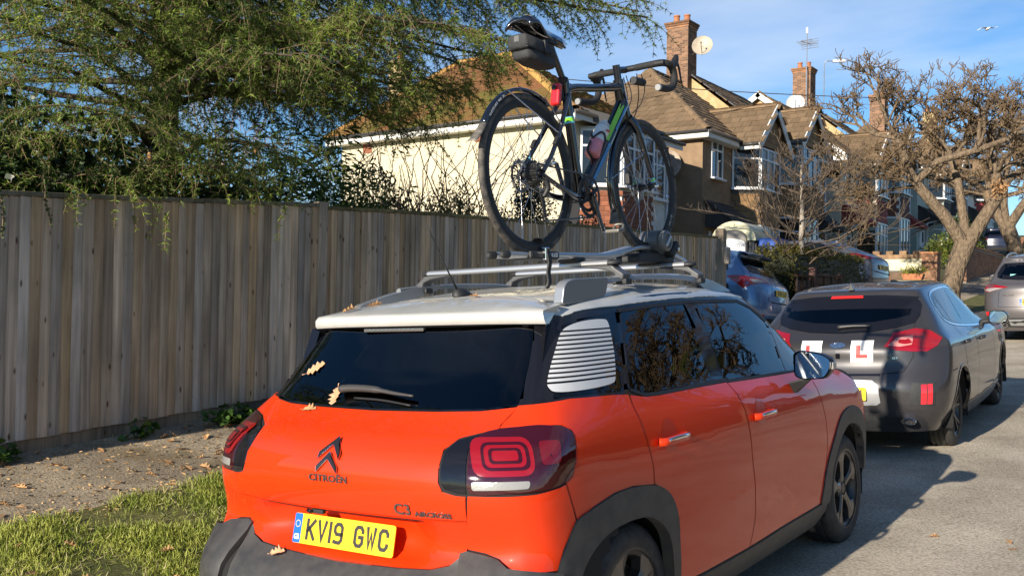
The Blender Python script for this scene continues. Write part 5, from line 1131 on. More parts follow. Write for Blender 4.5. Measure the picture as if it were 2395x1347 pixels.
# ---------------------------------------------------------------- houses up the left side of the street
class B:
    """thing whose parts are written in world coordinates"""
    def __init__(s, name, label, cat, base, group=None):
        s.b = Vector(base); s.root = thing(name, label, cat, loc=base, group=group)
    def put(s, o): o.data.transform(Matrix.Translation(-s.b)); return o
    def mb(s, name, mb, m, parent=None, smooth=False, sharp=None, bevel=0): return s.put(mb.obj(name, m, parent or s.root, smooth, sharp=sharp, bevel=bevel))
    def box(s, name, x0, x1, y0, y1, z0, z1, m, parent=None, bevel=0): return s.mb(name, MB().box(x0, x1, y0, y1, z0, z1), m, parent, bevel=bevel)
    def at(s, o, M):
        o.matrix_local = Matrix.Translation(-s.b) @ M; return o
def render_mat(n, c, c2, sc=2.5): return mat(n, c, .9, var=.2, vscale=sc, col2=c2, bump=.5, bscale=60, spec=.2)
M_CREAM = render_mat('cream_render', (.60, .54, .385), (.53, .47, .33)); M_PEB = mat('brown_pebbledash', (.34, .235, .145), .95, var=.3, vscale=3, col2=(.26, .178, .11), bump=1, bscale=180, spec=.15)
M_WREND = render_mat('white_render', (.72, .72, .68), (.60, .60, .55)); M_TAN = mat('weathered_tan_render', (.48, .37, .20), .95, var=.5, vscale=3.5, col2=(.33, .25, .13), bump=.5, bscale=40, spec=.15)
M_PALE = render_mat('pale_cream_render', (.66, .62, .48), (.58, .53, .40)); M_SAGE = render_mat('pale_green_render', (.46, .53, .46), (.40, .46, .40)); M_GREYR = render_mat('grey_render', (.42, .43, .44), (.36, .37, .38))
M_TILE = mat('red_brown_roof_tile', (.235, .105, .050), .85, var=.55, vscale=1.6, col2=(.15, .085, .035), obj_rand=.28, bump=.3, bscale=60, spec=.2)
M_TILEM = mat('mossy_roof_tile', (.235, .105, .050), .9, var=.7, vscale=1.1, col2=(.135, .125, .030), bump=.3, bscale=60, spec=.2)
M_CTILE = mat('brown_concrete_tile', (.20, .135, .080), .9, var=.35, vscale=2.2, col2=(.14, .098, .058), obj_rand=.18, bump=.4, bscale=70, spec=.2)
M_RIDGE = mat('lichen_ridge_tile', (.42, .24, .06), .9, var=.6, vscale=5, col2=(.26, .12, .045), obj_rand=.2, bump=.4, bscale=40)
M_SLATE = mat('dark_slate', (.055, .05, .048), .8, var=.35, vscale=5, obj_rand=.2)
M_REDH = mat('red_hung_tile', (.36, .060, .052), .75, var=.3, vscale=4, obj_rand=.2); M_TERRH = mat('terracotta_hung_tile', (.33, .115, .055), .8, var=.35, vscale=4, obj_rand=.22); M_TANH = mat('tan_hung_tile', (.30, .175, .075), .85, var=.4, vscale=4, col2=(.20, .12, .055), obj_rand=.25); M_BRNH = mat('brown_hung_tile', (.16, .065, .045), .8, var=.35, vscale=4, obj_rand=.22)
M_UPVC = mat('white_upvc', (.66, .67, .67), .35); M_FASC = mat('white_fascia', (.68, .67, .63), .5); M_GUT = mat('dark_gutter', (.045, .042, .04), .5)
M_WIN = mat('house_window_glass', (.012, .016, .020), .03, spec=.8); M_NET = mat('net_curtain', (.17, .18, .18), .25, var=.25, vscale=9, stretch=(1, 6, .3))
M_BRICK = mat('chimney_brick', (.30, .145, .065), .9, var=.5, vscale=5, col2=(.16, .085, .05), obj_rand=.42, bump=.3, bscale=80); M_MORT = mat('mortar', (.33, .30, .25), .95, var=.3, vscale=20); M_POT = mat('chimney_pot', (.42, .16, .07), .8, var=.3, vscale=12)
M_REDBR = mat('garden_brick', (.42, .19, .085), .9, var=.45, vscale=4, col2=(.26, .12, .06), obj_rand=.35, bump=.3, bscale=80)
RH_ = random.Random(11)
def wpl(b, name, O, e, n, w, h, cols, transom=None, m=None, parent=None, sill=True, glass=None, open_top=()):
    """window of width w, height h: O = lower corner, e = along, n = outward; cols = relative widths; transom = height fraction"""
    O, e, n = Vector(O), Vector(e).normalized(), Vector(n).normalized(); z = Vector((0, 0, 1)); m = m or M_UPVC; fw = .055
    tot = sum(cols); xs = [0]
    for c in cols: xs.append(xs[-1]+w*c/tot)
    fr = MB()
    def bar(a0, a1, z0, z1, d=.05): fr.obox(O+e*(a0+a1)/2+z*(z0+z1)/2+n*(d/2-.015), (e, n, z), ((a1-a0)/2, d/2, (z1-z0)/2))
    bar(0, w, 0, fw); bar(0, w, h-fw, h)
    for i, x in enumerate(xs): bar(max(0, x-fw/2) if i else 0, x+fw/2 if i < len(xs)-1 else w, fw, h-fw, .052) if 0 < i < len(xs)-1 else bar(x if i == 0 else x-fw, x+fw if i == 0 else x, fw, h-fw, .052)
    tz = None
    if transom: tz = h*transom; bar(fw, w-fw, tz-fw*.45, tz+fw*.45, .048)
    f = b.mb(name, fr, m, parent)
    for i in range(len(cols)):
        a0, a1 = xs[i]+fw*.5, xs[i+1]-fw*.5
        for z0, z1 in (((fw, tz), (tz, h-fw)) if transom else ((fw, h-fw),)):
            q = MB().add([O+e*a0+z*z0+n*.005, O+e*a1+z*z0+n*.005, O+e*a1+z*z1+n*.005, O+e*a0+z*z1+n*.005], [(0, 1, 2, 3)])
            b.mb('pane', q, (glass or M_WIN) if RH_.random() < .72 else M_WIN, f if parent is None else parent)
    if sill: b.mb('sill', MB().obox(O+e*w/2+n*.05-z*.025, (e, n, z), (w/2+.05, .09, .025)), m, f if parent is None else parent)
    return f
def hung(b, name, O, e, n, w, h, tw, th, m, parent, limit=400, tri=None, joined=False):
    """courses of hung tiles on an upright face; tri=(apex fraction) cuts them to a gable"""
    O, e, n = Vector(O), Vector(e).normalized(), Vector(n).normalized(); z = Vector((0, 0, 1)); proto = None; jm = MB()
    M0 = MB().add([(-tw*.49, .022, 0), (tw*.49, .022, 0), (tw*.49, .006, th*1.06), (-tw*.49, .006, th*1.06), (-tw*.49, 0, 0), (tw*.49, 0, 0)], [(0, 1, 2, 3), (4, 5, 1, 0), (4, 0, 3), (5, 2, 1)])
    R_ = rot_to(e, n, z)
    for r in range(int(h/th+.5)):
        k = int(w/tw+.5)
        for i in range(k+(r % 2)):
            a = (i+.5-(.5 if r % 2 else 0))*tw
            if a < .3*tw or a > w-.3*tw: continue
            if tri and abs(a/w-.5)*2 > 1-(r+.6)*th/h: continue
            M = R_.copy(); M.translation = O+e*a+z*r*th
            if joined: jm.add([M @ Vector(v) for v in M0.V], M0.F); continue
            if proto is None: o = proto = M0.obj(name, m, parent)
            else: o = copy_obj(proto, parent)
            b.at(o, M)
    if joined: o = b.mb(name, jm, m, parent); o['kind'] = 'stuff'
def tiles(b, name, O, e, s, poly, tw, th, m, parent, near=None, limit=300, thick=.022, mj=None):
    """roof tiles laid in courses on the slope O + a*e + c*s inside poly; the nearest ones are pieces of their own, the rest one mesh"""
    O, e, s = Vector(O), Vector(e).normalized(), Vector(s).normalized(); n = e.cross(s)
    if n.z < 0: n = -n; 
    sg = 1 if e.cross(s).z > 0 else -1
    amin = min(p[0] for p in poly); amax = max(p[0] for p in poly); cmax = max(p[1] for p in poly)
    L = []
    r = 0
    while r*th < cmax:
        k = int((amax-amin)/tw)+2
        for i in range(k):
            a = amin+(i+(.5 if r % 2 else 0))*tw; c = r*th
            if inside(poly, a, c+.4*th): L.append((a, c))
        r += 1
    ref = Vector(near) if near else CAM
    L.sort(key=lambda q: (O+e*q[0]+s*q[1]-ref).length)
    jit = random.Random(3)
    V0 = [(-tw*.485, -.01, thick+.018), (tw*.485, -.01, thick+.018), (tw*.485, th*1.08, thick*.5+.004), (-tw*.485, th*1.08, thick*.5+.004), (-tw*.485, -.01, .004), (tw*.485, -.01, .004)]
    F0 = [(0, 1, 2, 3), (4, 5, 1, 0), (4, 0, 3), (5, 2, 1)]
    if sg < 0: F0 = [f[::-1] for f in F0]
    proto = None; jm = MB(); R_ = rot_to(e, s, n)
    for q, (a, c) in enumerate(L):
        M = R_ @ Matrix.Rotation(jit.uniform(-.02, .02), 4, 'Z') @ Matrix.Rotation(jit.uniform(-.025, .02), 4, 'X'); M.translation = O+e*a+s*c+n*jit.uniform(0, .006)
        if q < limit:
            if proto is None: me = bpy.data.meshes.new(name); me.from_pydata(V0, [], F0); me.materials.append(m); o = proto = link(bpy.data.objects.new(name, me), parent)
            else: o = copy_obj(proto, parent)
            b.at(o, M)
        else: jm.add([M @ Vector(v) for v in V0], F0)
    if jm.V: o = b.mb(name+'_field', jm, mj or m, parent); o['kind'] = 'stuff'
def ridge_tiles(b, name, p, q, m, parent, r=.11, step=.33):
    p, q = Vector(p), Vector(q); d = (q-p); n = max(1, int(d.length/step)); d = d/n; proto = None
    ax = d.normalized(); up = (Vector((0, 0, 1))-ax*ax.z).normalized(); sd = ax.cross(up)
    for i in range(n):
        if proto is None:
            V = []; 
            for x in (-.01, step*1.02):
                for t in np.linspace(-.15, pi+.15, 8): V.append((x, (r+(.006 if x < 0 else 0))*cos(t), (r+(.006 if x < 0 else 0))*sin(t)*.8))
            o = proto = MB().add(V, [(j, j+1, 9+j, 8+j) for j in range(7)]).obj(name, m, parent, True)
        else: o = copy_obj(proto, parent)
        b.at(o, rot_to(ax, sd, up, p+d*i))
def gutter(b, p, q, out, parent=None, drop=0):
    p, q, out = Vector(p), Vector(q), Vector(out); z = Vector((0, 0, 1)); e = (q-p).normalized(); L = (q-p).length
    b.mb('fascia', MB().obox((p+q)/2+out*.0-z*.09, (e, out, z), (L/2, .012, .09)), M_FASC, parent)
    b.mb('gutter', MB().tube([p+out*.06-z*.02, q+out*.06-z*.02], .055, 8, flat=(z, .8)), M_GUT, parent, True)
def bricks(b, O, e, n, w, h, parent, m, bw=.225, bh=.075, proud=.008, name='brick'):
    O, e, n = Vector(O), Vector(e).normalized(), Vector(n).normalized(); z = Vector((0, 0, 1)); proto = None; half = None
    k = max(1, round(w/bw)); bw = w/k
    for r in range(int(h/bh+.3)):
        for i in range(k+(r % 2)):
            a0 = i*bw-(bw/2 if r % 2 else 0); a1 = a0+bw; a0 = max(0, a0); a1 = min(w, a1); hb = a1-a0 < bw*.8
            key = half if hb else proto
            if key is None:
                hw = (a1-a0)/2-.006; o = MB().add([(x, y, z_) for x in (-hw, hw) for y in (-.01, proud) for z_ in (0, bh-.012)], [(2, 6, 7, 3), (0, 2, 3, 1), (4, 5, 7, 6), (1, 3, 7, 5), (0, 4, 6, 2)]).obj(name, m, parent)
                if hb: half = o
                else: proto = o
            else: o = copy_obj(key, parent)
            b.at(o, rot_to(e, n, z, O+e*(a0+a1)/2+z*(r*bh+.006)))
def chimney(b, x, y, z0, z1, w, d, parent=None, pots=2, brick=True):
    c = b.box('chimney', x-w/2, x+w/2, y-d/2, y+d/2, z0, z1, M_MORT if brick else M_TAN, parent)
    if brick:
        h = z1-z0-.22
        bricks(b, (x-w/2, y-d/2, z0), (1, 0, 0), (0, -1, 0), w, h, c, M_BRICK); bricks(b, (x+w/2, y-d/2, z0), (0, 1, 0), (1, 0, 0), d, h, c, M_BRICK)
        for k in range(3):
            o_ = .03+.025*k; b.box('corbel_course', x-w/2-o_, x+w/2+o_, y-d/2-o_, y+d/2+o_, z1-.23+.076*k, z1-.16+.076*k, M_BRICK, c, .006)
    for k in range(pots):
        px = x+(k-(pots-1)/2)*.36; py = y+(k-(pots-1)/2)*.1
        b.mb('chimney_pot', MB().lathe((px, py, z1), (0, 0, 1), [(0, .12), (.05, .115), (.24, .10), (.26, .118), (.30, .118), (.30, .085), (.1, .08)], 16), M_POT, c, True, 40)
    return c
def quad(b, name, pts, m, parent=None, th=0): 
    F = [tuple(range(len(pts)))]; return b.mb(name, MB().add(pts, F), m, parent)
def dish(name, label, c, nrm, r, mount, mtl):
    b = B(name, label, 'satellite dish', mount); c, nrm = Vector(c), Vector(nrm).normalized()
    b.mb('reflector', MB().lathe(c, nrm, [(-.09*(1-(t/8)**2)*r/.35*1.0, r*t/8) for t in range(0, 9)]+[(.004, r), (-.012, r*.99)], 28), mtl, smooth=True, sharp=60)
    b.mb('feed_arm', MB().tube([c-nrm*.05-Vector((0, 0, r*.9)), c+nrm*r*.9-Vector((0, 0, r*.5)), c+nrm*r*1.0-Vector((0, 0, r*.25))], .012, 6), M_GUT); b.mb('receiver', MB().tube([c+nrm*r*1.02-Vector((0, 0, r*.25)), c+nrm*r*.80-Vector((0, 0, r*.16))], .028, 8), M_GUT)
    b.mb('bracket', MB().tube([Vector(mount), Vector(mount)*.5+(c-nrm*.1)*.5, c-nrm*.1], .018, 6), M_GUT)
    return b
# ---- first house: cream render, hipped plain-tile roof
def house_one():
    x0, x1, y0, y1, zb, ze = -16.7, -9.35, 16.3, 21.2, .95, 5.86
    b = B('cream_house', 'cream rendered house with mossy red brown hipped roof beyond the fence', 'house', (x1, y0, zb))
    b.box('wall', x0, x1, y0, y1, zb-.3, ze, M_CREAM)
    ov = .32; ry = (y0+y1)/2; rz = 8.22; ra, rb = -14.6, -12.75; z_ = ze+.02
    E = [(x0-ov, y0-ov, z_), (x1+ov, y0-ov, z_), (x1+ov, y1+ov, z_), (x0-ov, y1+ov, z_)]; A, Bq = (ra, ry, rz), (rb, ry, rz)
    roof = b.mb('roof', MB().add(E+[A, Bq], [(0, 1, 5, 4), (1, 2, 5), (2, 3, 4, 5), (3, 0, 4), (3, 2, 1, 0)]), M_TILEM)
    W_ = x1-x0+2*ov; s = Vector((0, ry-(y0-ov), rz-z_)); Ls = s.length
    poly = [(.0, 0), (W_, 0), (rb-(x0-ov), Ls), (ra-(x0-ov), Ls)]
    tiles(b, 'roof_tile', E[0], (1, 0, 0), s, poly, .170, .104, M_TILE, roof, near=(rb, ry, rz), limit=300, mj=M_TILEM)
    s2 = Vector((rb-(x1+ov), 0, rz-z_)); d = y1-y0+2*ov
    tiles(b, 'front_tile', (x1+ov, y0-ov, z_), (0, 1, 0), s2, [(0, 0), (d, 0), (d/2, s2.length)], .20, .12, M_TILEM, roof, limit=0, mj=M_TILEM)
    ridge_tiles(b, 'ridge_tile', A, Bq, M_RIDGE, roof, .12); ridge_tiles(b, 'hip_tile', E[1], Bq, M_RIDGE, roof, .13, .30); ridge_tiles(b, 'hip_tile', E[0], A, M_RIDGE, roof, .12, .30)
    gutter(b, (x0-ov, y0-ov, z_), (x1+ov, y0-ov, z_), (0, -1, 0), roof); gutter(b, (x1+ov, y0-ov, z_), (x1+ov, y1+ov, z_), (1, 0, 0), roof)
    b.box('soffit', x0-ov, x1+ov, y0-ov+.012, y0, z_-.20, z_-.18, M_FASC, roof)
    chimney(b, -17.2, ry+.4, 6.0, 8.7, .5, .5, roof, 1, False)
    # two-storey canted bay on the front
    ya, yb, pr = 16.75, 19.55, .78; P = [(x1, ya), (x1+pr, ya+.62), (x1+pr, yb-.62), (x1, yb)]
    bay = b.mb('bay', MB().prism([(p[0], p[1]) for p in P], (0, 0, zb-.3), (1, 0, 0), (0, 1, 0), (0, 0, ze-zb+.1)), M_WREND)
    for i in range(3):
        p, q = Vector((*P[i], 0)), Vector((*P[i+1], 0)); e = (q-p).normalized(); n = Vector((e.y, -e.x, 0)); w = (q-p).length
        if n.x < -.2: n = -n
        for zz in (4.28, 1.75): wpl(b, 'window', p+n*.01+Vector((0, 0, zz)), e, n, w, 1.32, [1] if i != 1 else [1, 1, 1], .70, parent=bay, glass=None)
        hung(b, 'hung_tile', p+n*.012+Vector((0, 0, 3.12)), e, n, w, 1.06, .17, .115, M_TERRH, bay)
    b.mb('bay_roof', MB().add([(x1, ya-.2, ze+.25), (x1+pr+.22, ya+.45, ze-.08), (x1+pr+.22, yb-.45, ze-.08), (x1, yb+.2, ze+.25), (x1, ya-.2, ze-.12), (x1+pr+.22, ya+.45, ze-.15), (x1+pr+.22, yb-.45, ze-.15), (x1, yb+.2, ze-.12)], [(0, 1, 2, 3), (4, 5, 1, 0), (5, 6, 2, 1), (6, 7, 3, 2)]), M_GUT, bay)
    b.box('white_panel', x1, x1+.05, yb+.02, y1-.02, 2.3, 5.0, M_WREND)
    wpl(b, 'window', (x1+.06, 20.0, 4.3), (0, 1, 0), (1, 0, 0), .95, 1.3, [1, 1], .7); wpl(b, 'window', (x1+.06, 20.0, 1.7), (0, 1, 0), (1, 0, 0), .95, 1.3, [1, 1], .7)
    for xx in (-15.9, -12.1): b.box('air_brick', xx, xx+.32, y0-.012, y0, ze-.42, ze-.17, M_TERRH)
    b.mb('downpipe', MB().tube([(x1+.09, y1-.12, ze-.1), (x1+.09, y1-.12, zb)], .035, 8), M_UPVC, None, True)
    return b
house_one()
# ---- semi-detached pairs
def semi(y0, zb, step, wallA, wallB, hangA, hangB, labels, tiled=2, gable=False, name='semi_detached_house', porch=M_SLATE, ctile=None, flank=None, x1=-9.3, W=5.5, brickw=False):
    ctile = ctile or M_CTILE; xb = x1-7.2; xr = x1-3.35
    for half in (0, 1):
        ya = y0+half*W; yb = ya+W; z0 = zb+half*step; ze = z0+5.0; rz = ze+2.85; wall = (wallA, wallB)[half]; hang = (hangA, hangB)[half]
        b = B(name, labels[half], 'house', (x1, ya, z0))
        b.box('wall', xb, x1, ya+(.003 if half else 0), yb, z0-.6, ze, wall)
        ov = .30; z_ = ze+.02
        # roof of this half: hip at the outer end of the first half (or a gable), plain slope otherwise
        if half == 0 and not gable:
            ry = ya+3.1
            V = [(x1+ov, ya-ov, z_), (x1+ov, yb, z_), (xr, yb, rz), (xr, ry, rz), (xb-ov, ya-ov, z_), (xb-ov, yb, z_)]
            roof = b.mb('roof', MB().add(V, [(0, 1, 2, 3), (4, 0, 3), (4, 3, 2, 5), (0, 4, 5, 1)]), ctile)
            s = Vector((xr-x1-ov, 0, rz-z_)); L = W+ov
            if tiled: tiles(b, 'roof_tile', (x1+ov, ya-ov, z_), (0, 1, 0), s, [(0, 0), (L, 0), (L, s.length), (ry-ya+ov, s.length)], .29, .30, ctile, roof, limit=120 if tiled > 1 else 0)
            s2 = Vector((0, ry-ya+ov, rz-z_)); wx = x1-xb+2*ov
            if tiled: tiles(b, 'hip_end_tile', (xb-ov, ya-ov, z_), (1, 0, 0), s2, [(0, 0), (wx, 0), (xr-xb+ov, s2.length)], .29, .30, ctile, roof, limit=170 if tiled > 1 else 0)
            ridge_tiles(b, 'hip_tile', V[0], V[3], ctile, roof, .11, .36); ridge_tiles(b, 'ridge_tile', V[3], V[2], ctile, roof, .11, .36)
            gutter(b, (xb-ov, ya-ov, z_), (x1+ov, ya-ov, z_), (0, -1, 0), roof); b.box('soffit', xb-ov, x1+ov, ya-ov+.012, ya, z_-.20, z_-.18, M_FASC, roof)
        else:
            oy = ov*.7 if half == 0 else .04; ye = yb+(.25 if half else 0)
            V = [(x1+ov, ya-oy, z_), (x1+ov, ye, z_), (xr, ye, rz), (xr, ya-oy, rz), (xb-ov, ya-oy, z_), (xb-ov, ye, z_)]
            roof = b.mb('roof', MB().add(V, [(0, 1, 2, 3), (4, 3, 2, 5)]), ctile)
            s = Vector((xr-x1-ov, 0, rz-z_))
            if tiled: tiles(b, 'roof_tile', (x1+ov, ya-oy, z_), (0, 1, 0), s, [(0, 0), (ye-ya+oy, 0), (ye-ya+oy, s.length), (0, s.length)], .29, .30, ctile, roof, limit=100 if tiled > 1 else 0)
            quad(b, 'gable_wall', [(xb, ya, ze-.9), (x1, ya, ze-.9), (x1+ov*.2, ya, ze), (xr, ya, rz-.08), (xb-ov*.2, ya, ze)], flank or M_TAN)
            ridge_tiles(b, 'verge_tile', (x1+ov, ya-oy+.04, z_+.02), (xr, ya-oy+.04, rz+.02), M_GUT if half else ctile, roof, .06, .33)
            if half == 0:
                hung(b, 'gable_tile', (xb+.1, ya-.012, ze-.02), (1, 0, 0), (0, -1, 0), x1-xb-.2, rz-ze-.25, .26, .16, M_TERRH, b.root, tri=True)
                for xx in (x1+ov, xb-ov):
                    p, q = Vector((xx, ya-oy-.02, z_-.02)), Vector((xr, ya-oy-.02, rz-.02)); d = (q-p).normalized(); u = Vector((-d.z, 0, d.x)); u = u if u.z > 0 else -u
                    b.mb('bargeboard', MB().obox((p+q)/2-u*.10, (d, Vector((0, 1, 0)), u), ((q-p).length/2, .02, .11)), M_FASC)
                b.box('soffit_return', x1-.2, x1+ov+.02, ya-oy-.03, ya, z_-.28, z_-.03, M_FASC)
        gutter(b, (x1+ov, ya-(ov if half == 0 else 0), z_), (x1+ov, yb, z_), (1, 0, 0), roof); b.box('front_soffit', x1, x1+ov-.012, ya, yb, z_-.20, z_-.18, M_FASC, roof)
        # canted bay with a gablet
        yc = ya+3.45 if half == 0 else ya+1.75; hw = 1.32; pr = .70; wz, wh, gz0, gh = z0+3.62, 1.28, z0+.75, 1.75
        P = [(x1, yc-hw), (x1+pr, yc-hw+.52), (x1+pr, yc+hw-.52), (x1, yc+hw)]
        bay = b.mb('bay', MB().prism(P, (0, 0, z0-.5), (1, 0, 0), (0, 1, 0), (0, 0, ze-z0+.45)), wall)
        for i in range(3):
            p, q = Vector((*P[i], 0)), Vector((*P[i+1], 0)); e = (q-p).normalized(); n = Vector((e.y, -e.x, 0)); w = (q-p).length
            for zz, hh in ((wz, wh), (gz0, gh)): wpl(b, 'window', p+n*.012+Vector((0, 0, zz)), e, n, w, hh, [1] if i != 1 else [1, 1, 1], .72, parent=bay, glass=M_NET if i == 1 and half == 0 else None)
            hung(b, 'hung_tile', p+n*.014+Vector((0, 0, gz0+gh+.05)), e, n, w, wz-gz0-gh-.17, .235, .17, hang, bay, joined=(tiled == 0))
            b.mb('lead_flashing', MB().obox(p+e*w/2+n*.02+Vector((0, 0, wz-.10)), (e, n, Vector((0, 0, 1))), (w/2, .02, .055)), M_GUT, bay)
        gx = x1+pr+.22; gzr = ze+1.28; zl = ze-.06; g0, g1 = yc-hw-.02, yc+hw+.02
        back = x1+ov-(gzr-z_)/((rz-z_)/(x1+ov-xr)); backl = x1+ov
        gr = b.mb('gablet_roof', MB().add([(gx, g0-.12, zl), (gx, yc, gzr), (gx, g1+.12, zl), (backl-.1, g0-.12, zl), (back-.2, yc, gzr), (backl-.1, g1+.12, zl)], [(0, 1, 4, 3), (1, 2, 5, 4)]), ctile, roof if False else b.root)
        for sgn in (0, 1):
            yy = g0-.12 if sgn == 0 else g1+.12; s3 = Vector((0, yc-yy, gzr-zl)); d1 = gx-backl+.1; d2 = gx-back+.2
            if tiled: tiles(b, 'gablet_tile', (gx, yy, zl), (-1, 0, 0), s3, [(0, 0), (d1, 0), (d2, s3.length), (0, s3.length)], .29, .30, ctile, gr, limit=60 if (sgn == 0 and tiled > 1) else 0)
        quad(b, 'gablet_wall', [(gx-.16, g0, zl), (gx-.16, g1, zl), (gx-.16, yc, gzr-.12)], M_TANH if hang is M_TANH else hang, gr)
        hung(b, 'gablet_hung_tile', (gx-.15, g0, zl), (0, 1, 0), (1, 0, 0), g1-g0, gzr-zl-.12, .24, .17, hang if hang is not M_REDH else M_TERRH, gr, tri=True, joined=(tiled == 0))
        for yy in (g0-.14, g1+.14):
            p, q = Vector((gx+.02, yy, zl-.05)), Vector((gx+.02, yc, gzr+.0)); d = (q-p).normalized(); u = Vector((0, -d.z, d.y)); u = u if u.z > 0 else -u
            b.mb('bargeboard', MB().obox((p+q)/2-u*.07, (d, Vector((1, 0, 0)), u), ((q-p).length/2+.02, .018, .11)), M_FASC, gr)
            b.mb('gablet_gutter', MB().tube([(backl, yy, zl-.03), (gx, yy, zl-.03)], .05, 8), M_GUT, gr, True); b.box('gablet_fascia', backl, gx-.01, yy-.015+(.06 if yy < yc else -.06), yy+.015+(.06 if yy < yc else -.06), zl-.18, zl-.02, M_FASC, gr)
        ridge_tiles(b, 'gablet_ridge_tile', (gx, yc, gzr), (back, yc, gzr), ctile, gr, .10, .36)
        # entrance: small window, tiled porch on brackets, door
        ys = ya+.55 if half == 0 else yb-1.45
        wpl(b, 'window', (x1+.01, ys, z0+3.78), (0, 1, 0), (1, 0, 0), .82, 1.15, [1, 1], .72)
        yd = ya+.45 if half == 0 else yb-1.75; pz = z0+2.35
        pch = b.mb('porch_roof', MB().add([(x1, yd-.22, pz+.72), (x1+.95, yd-.22, pz), (x1+.95, yd+1.52, pz), (x1, yd+1.52, pz+.72), (x1, yd-.22, pz-.06), (x1+.95, yd-.22, pz-.06), (x1+.95, yd+1.52, pz-.06), (x1, yd+1.52, pz-.06)], [(0, 1, 2, 3), (4, 5, 1, 0), (5, 6, 2, 1), (6, 7, 3, 2), (4, 7, 6, 5)]), porch)
        sp_ = Vector((-.95, 0, .72)); tiles(b, 'porch_tile', (x1+.95, yd-.22, pz), (0, 1, 0), sp_, [(0, 0), (1.74, 0), (1.74, sp_.length), (0, sp_.length)], .22, .17, porch, pch, limit=60 if tiled > 1 else 0)
        for yy in (yd-.15, yd+1.38): b.mb('porch_bracket', MB().tube([(x1+.03, yy+.03, pz-.95), (x1+.10, yy+.03, pz-.55), (x1+.45, yy+.03, pz-.18), (x1+.88, yy+.03, pz-.07)], .045, 6, flat=((0, 1, 0), .7)), M_UPVC, pch)
        dr = b.box('door', x1, x1+.05, yd+.15, yd+1.05, z0, z0+2.05, M_UPVC, None, .01); b.box('door_pane', x1+.05, x1+.056, yd+.42, yd+.78, z0+1.25, z0+1.8, M_WIN, dr); b.box('door_surround', x1, x1+.04, yd, yd+.14, z0, z0+2.2, M_UPVC, dr); b.box('side_light', x1+.001, x1+.03, yd+1.06, yd+1.3, z0+.3, z0+2.05, M_WIN, dr)
        if half == 1: chimney(b, xr-.05, ya+.05, ze+1.6, rz+1.62, .82, .72, roof, 2, brick=tiled > 0)
        b.mb('downpipe', MB().tube([(x1+.06, yb-.10, ze-.05), (x1+.06, yb-.10, z0)], .035, 8), M_UPVC if half else M_GUT, None, True)
    return b
semi(23.4, 1.50, .55, M_PEB, M_PEB, M_TANH, M_TANH, ['brown pebbledash half house with hipped roof and satellite dish on its end wall', 'brown pebbledash half house with chimney on the party wall behind the bare birch'], 2)
semi(36.3, 2.58, .5, M_PALE, M_WREND, M_REDH, M_BRNH, ['pale cream half house with red tiled gable and red hung tiles on its bay', 'white half house with brown hung tiles on its bay behind the pollarded tree'], 1, True, porch=M_REDH)
semi(48.9, 3.65, .5, M_SAGE, M_GREYR, M_SLATE, M_SLATE, ['pale green half house with slate hung bay glimpsed through the pollarded tree', 'grey half house with slate hung bay farther up the hill'], 1, False, flank=M_GREYR)
semi(61.5, 4.75, .55, M_WREND, M_PALE, M_REDH, M_TANH, ['white half house with red hung bay far up the hill', 'last pale half house visible at the top of the street'], 0, False)
dish('satellite_dish', 'large rusty satellite dish on the brown house end wall', (-10.28, 22.95, 5.62), (.45, -.85, .28), .48, (-10.15, 23.39, 5.25), mat('dish_rusty', (.34, .27, .20), .55, var=.5, vscale=7, col2=(.20, .13, .08)))
dish('satellite_dish', 'beige satellite dish beside the chimney of the brown house', (-11.75, 28.6, 10.55), (.3, -.93, .25), .36, (-12.2, 28.75, 10.3), mat('dish_beige', (.42, .36, .27), .5, var=.2, vscale=6))
dish('satellite_dish', 'pale grey satellite dish beside the far chimney', (-12.9, 41.3, 10.9), (.3, -.93, .25), .42, (-13.0, 41.6, 10.6), mat('dish_grey', (.45, .45, .44), .5))
def aerials():
    c = M_SILVER
    b = B('tv_aerial', 'tall television aerial mast beside the far chimney', 'aerial', (-12.65, 41.35, 9.6)); p = Vector((-12.4, 41.3, 9.6)); top = 14.05
    b.mb('mast', MB().tube([p, (p.x, p.y, top)], .028, 6), c)
    b.mb('boom', MB().tube([(p.x-.15, p.y-.45, 13.6), (p.x+.1, p.y+.45, 13.62)], .018, 6), c)
    for k in range(6): b.mb('element', MB().tube([(p.x-.38, p.y-.4+.15*k, 13.6), (p.x+.38, p.y-.4+.15*k, 13.6)], .010, 5), c)
    [b.mb('reflector_bar', MB().tube([(p.x-.4, p.y+.42, 13.45+.1*k), (p.x+.4, p.y+.42, 13.45+.1*k)], .012, 5), c) for k in range(5)]; b.mb('upper_dipole', MB().tube([(p.x, p.y, top-.02), (p.x, p.y, top+.25)], .05, 6), M_UPVC)
    b = B('tv_aerial', 'short hooked television aerial mast right of the far chimney', 'aerial', (-12.3, 42.2, 11.2)); p = Vector((-11.85, 42.1, 11.0))
    b.mb('mast', MB().tube([p, (p.x, p.y, 12.75), (p.x+.1, p.y, 12.85), (p.x+.5, p.y+.3, 12.86)], .026, 6), c); b.mb('panel', MB().obox((p.x+.55, p.y+.35, 12.86), ((.86, .5, 0), (-.5, .86, 0), (0, 0, 1)), (.28, .07, .05)), M_UPVC)
aerials()
def wire(label, a, q, sag, r=.014):
    a, q = Vector(a), Vector(q); pts = [a.lerp(q, t)-Vector((0, 0, sag*4*t*(1-t))) for t in np.linspace(0, 1, 25)]
    o = MB().tube(pts, r, 5).obj('overhead_wire', M_GUT); tag(o, label, 'wire')
wire('thin overhead telephone wire crossing the sky from the chimneys past the pollarded tree', (-16, 21.2, 8.7), (6, 36.5, 8.4), .55)
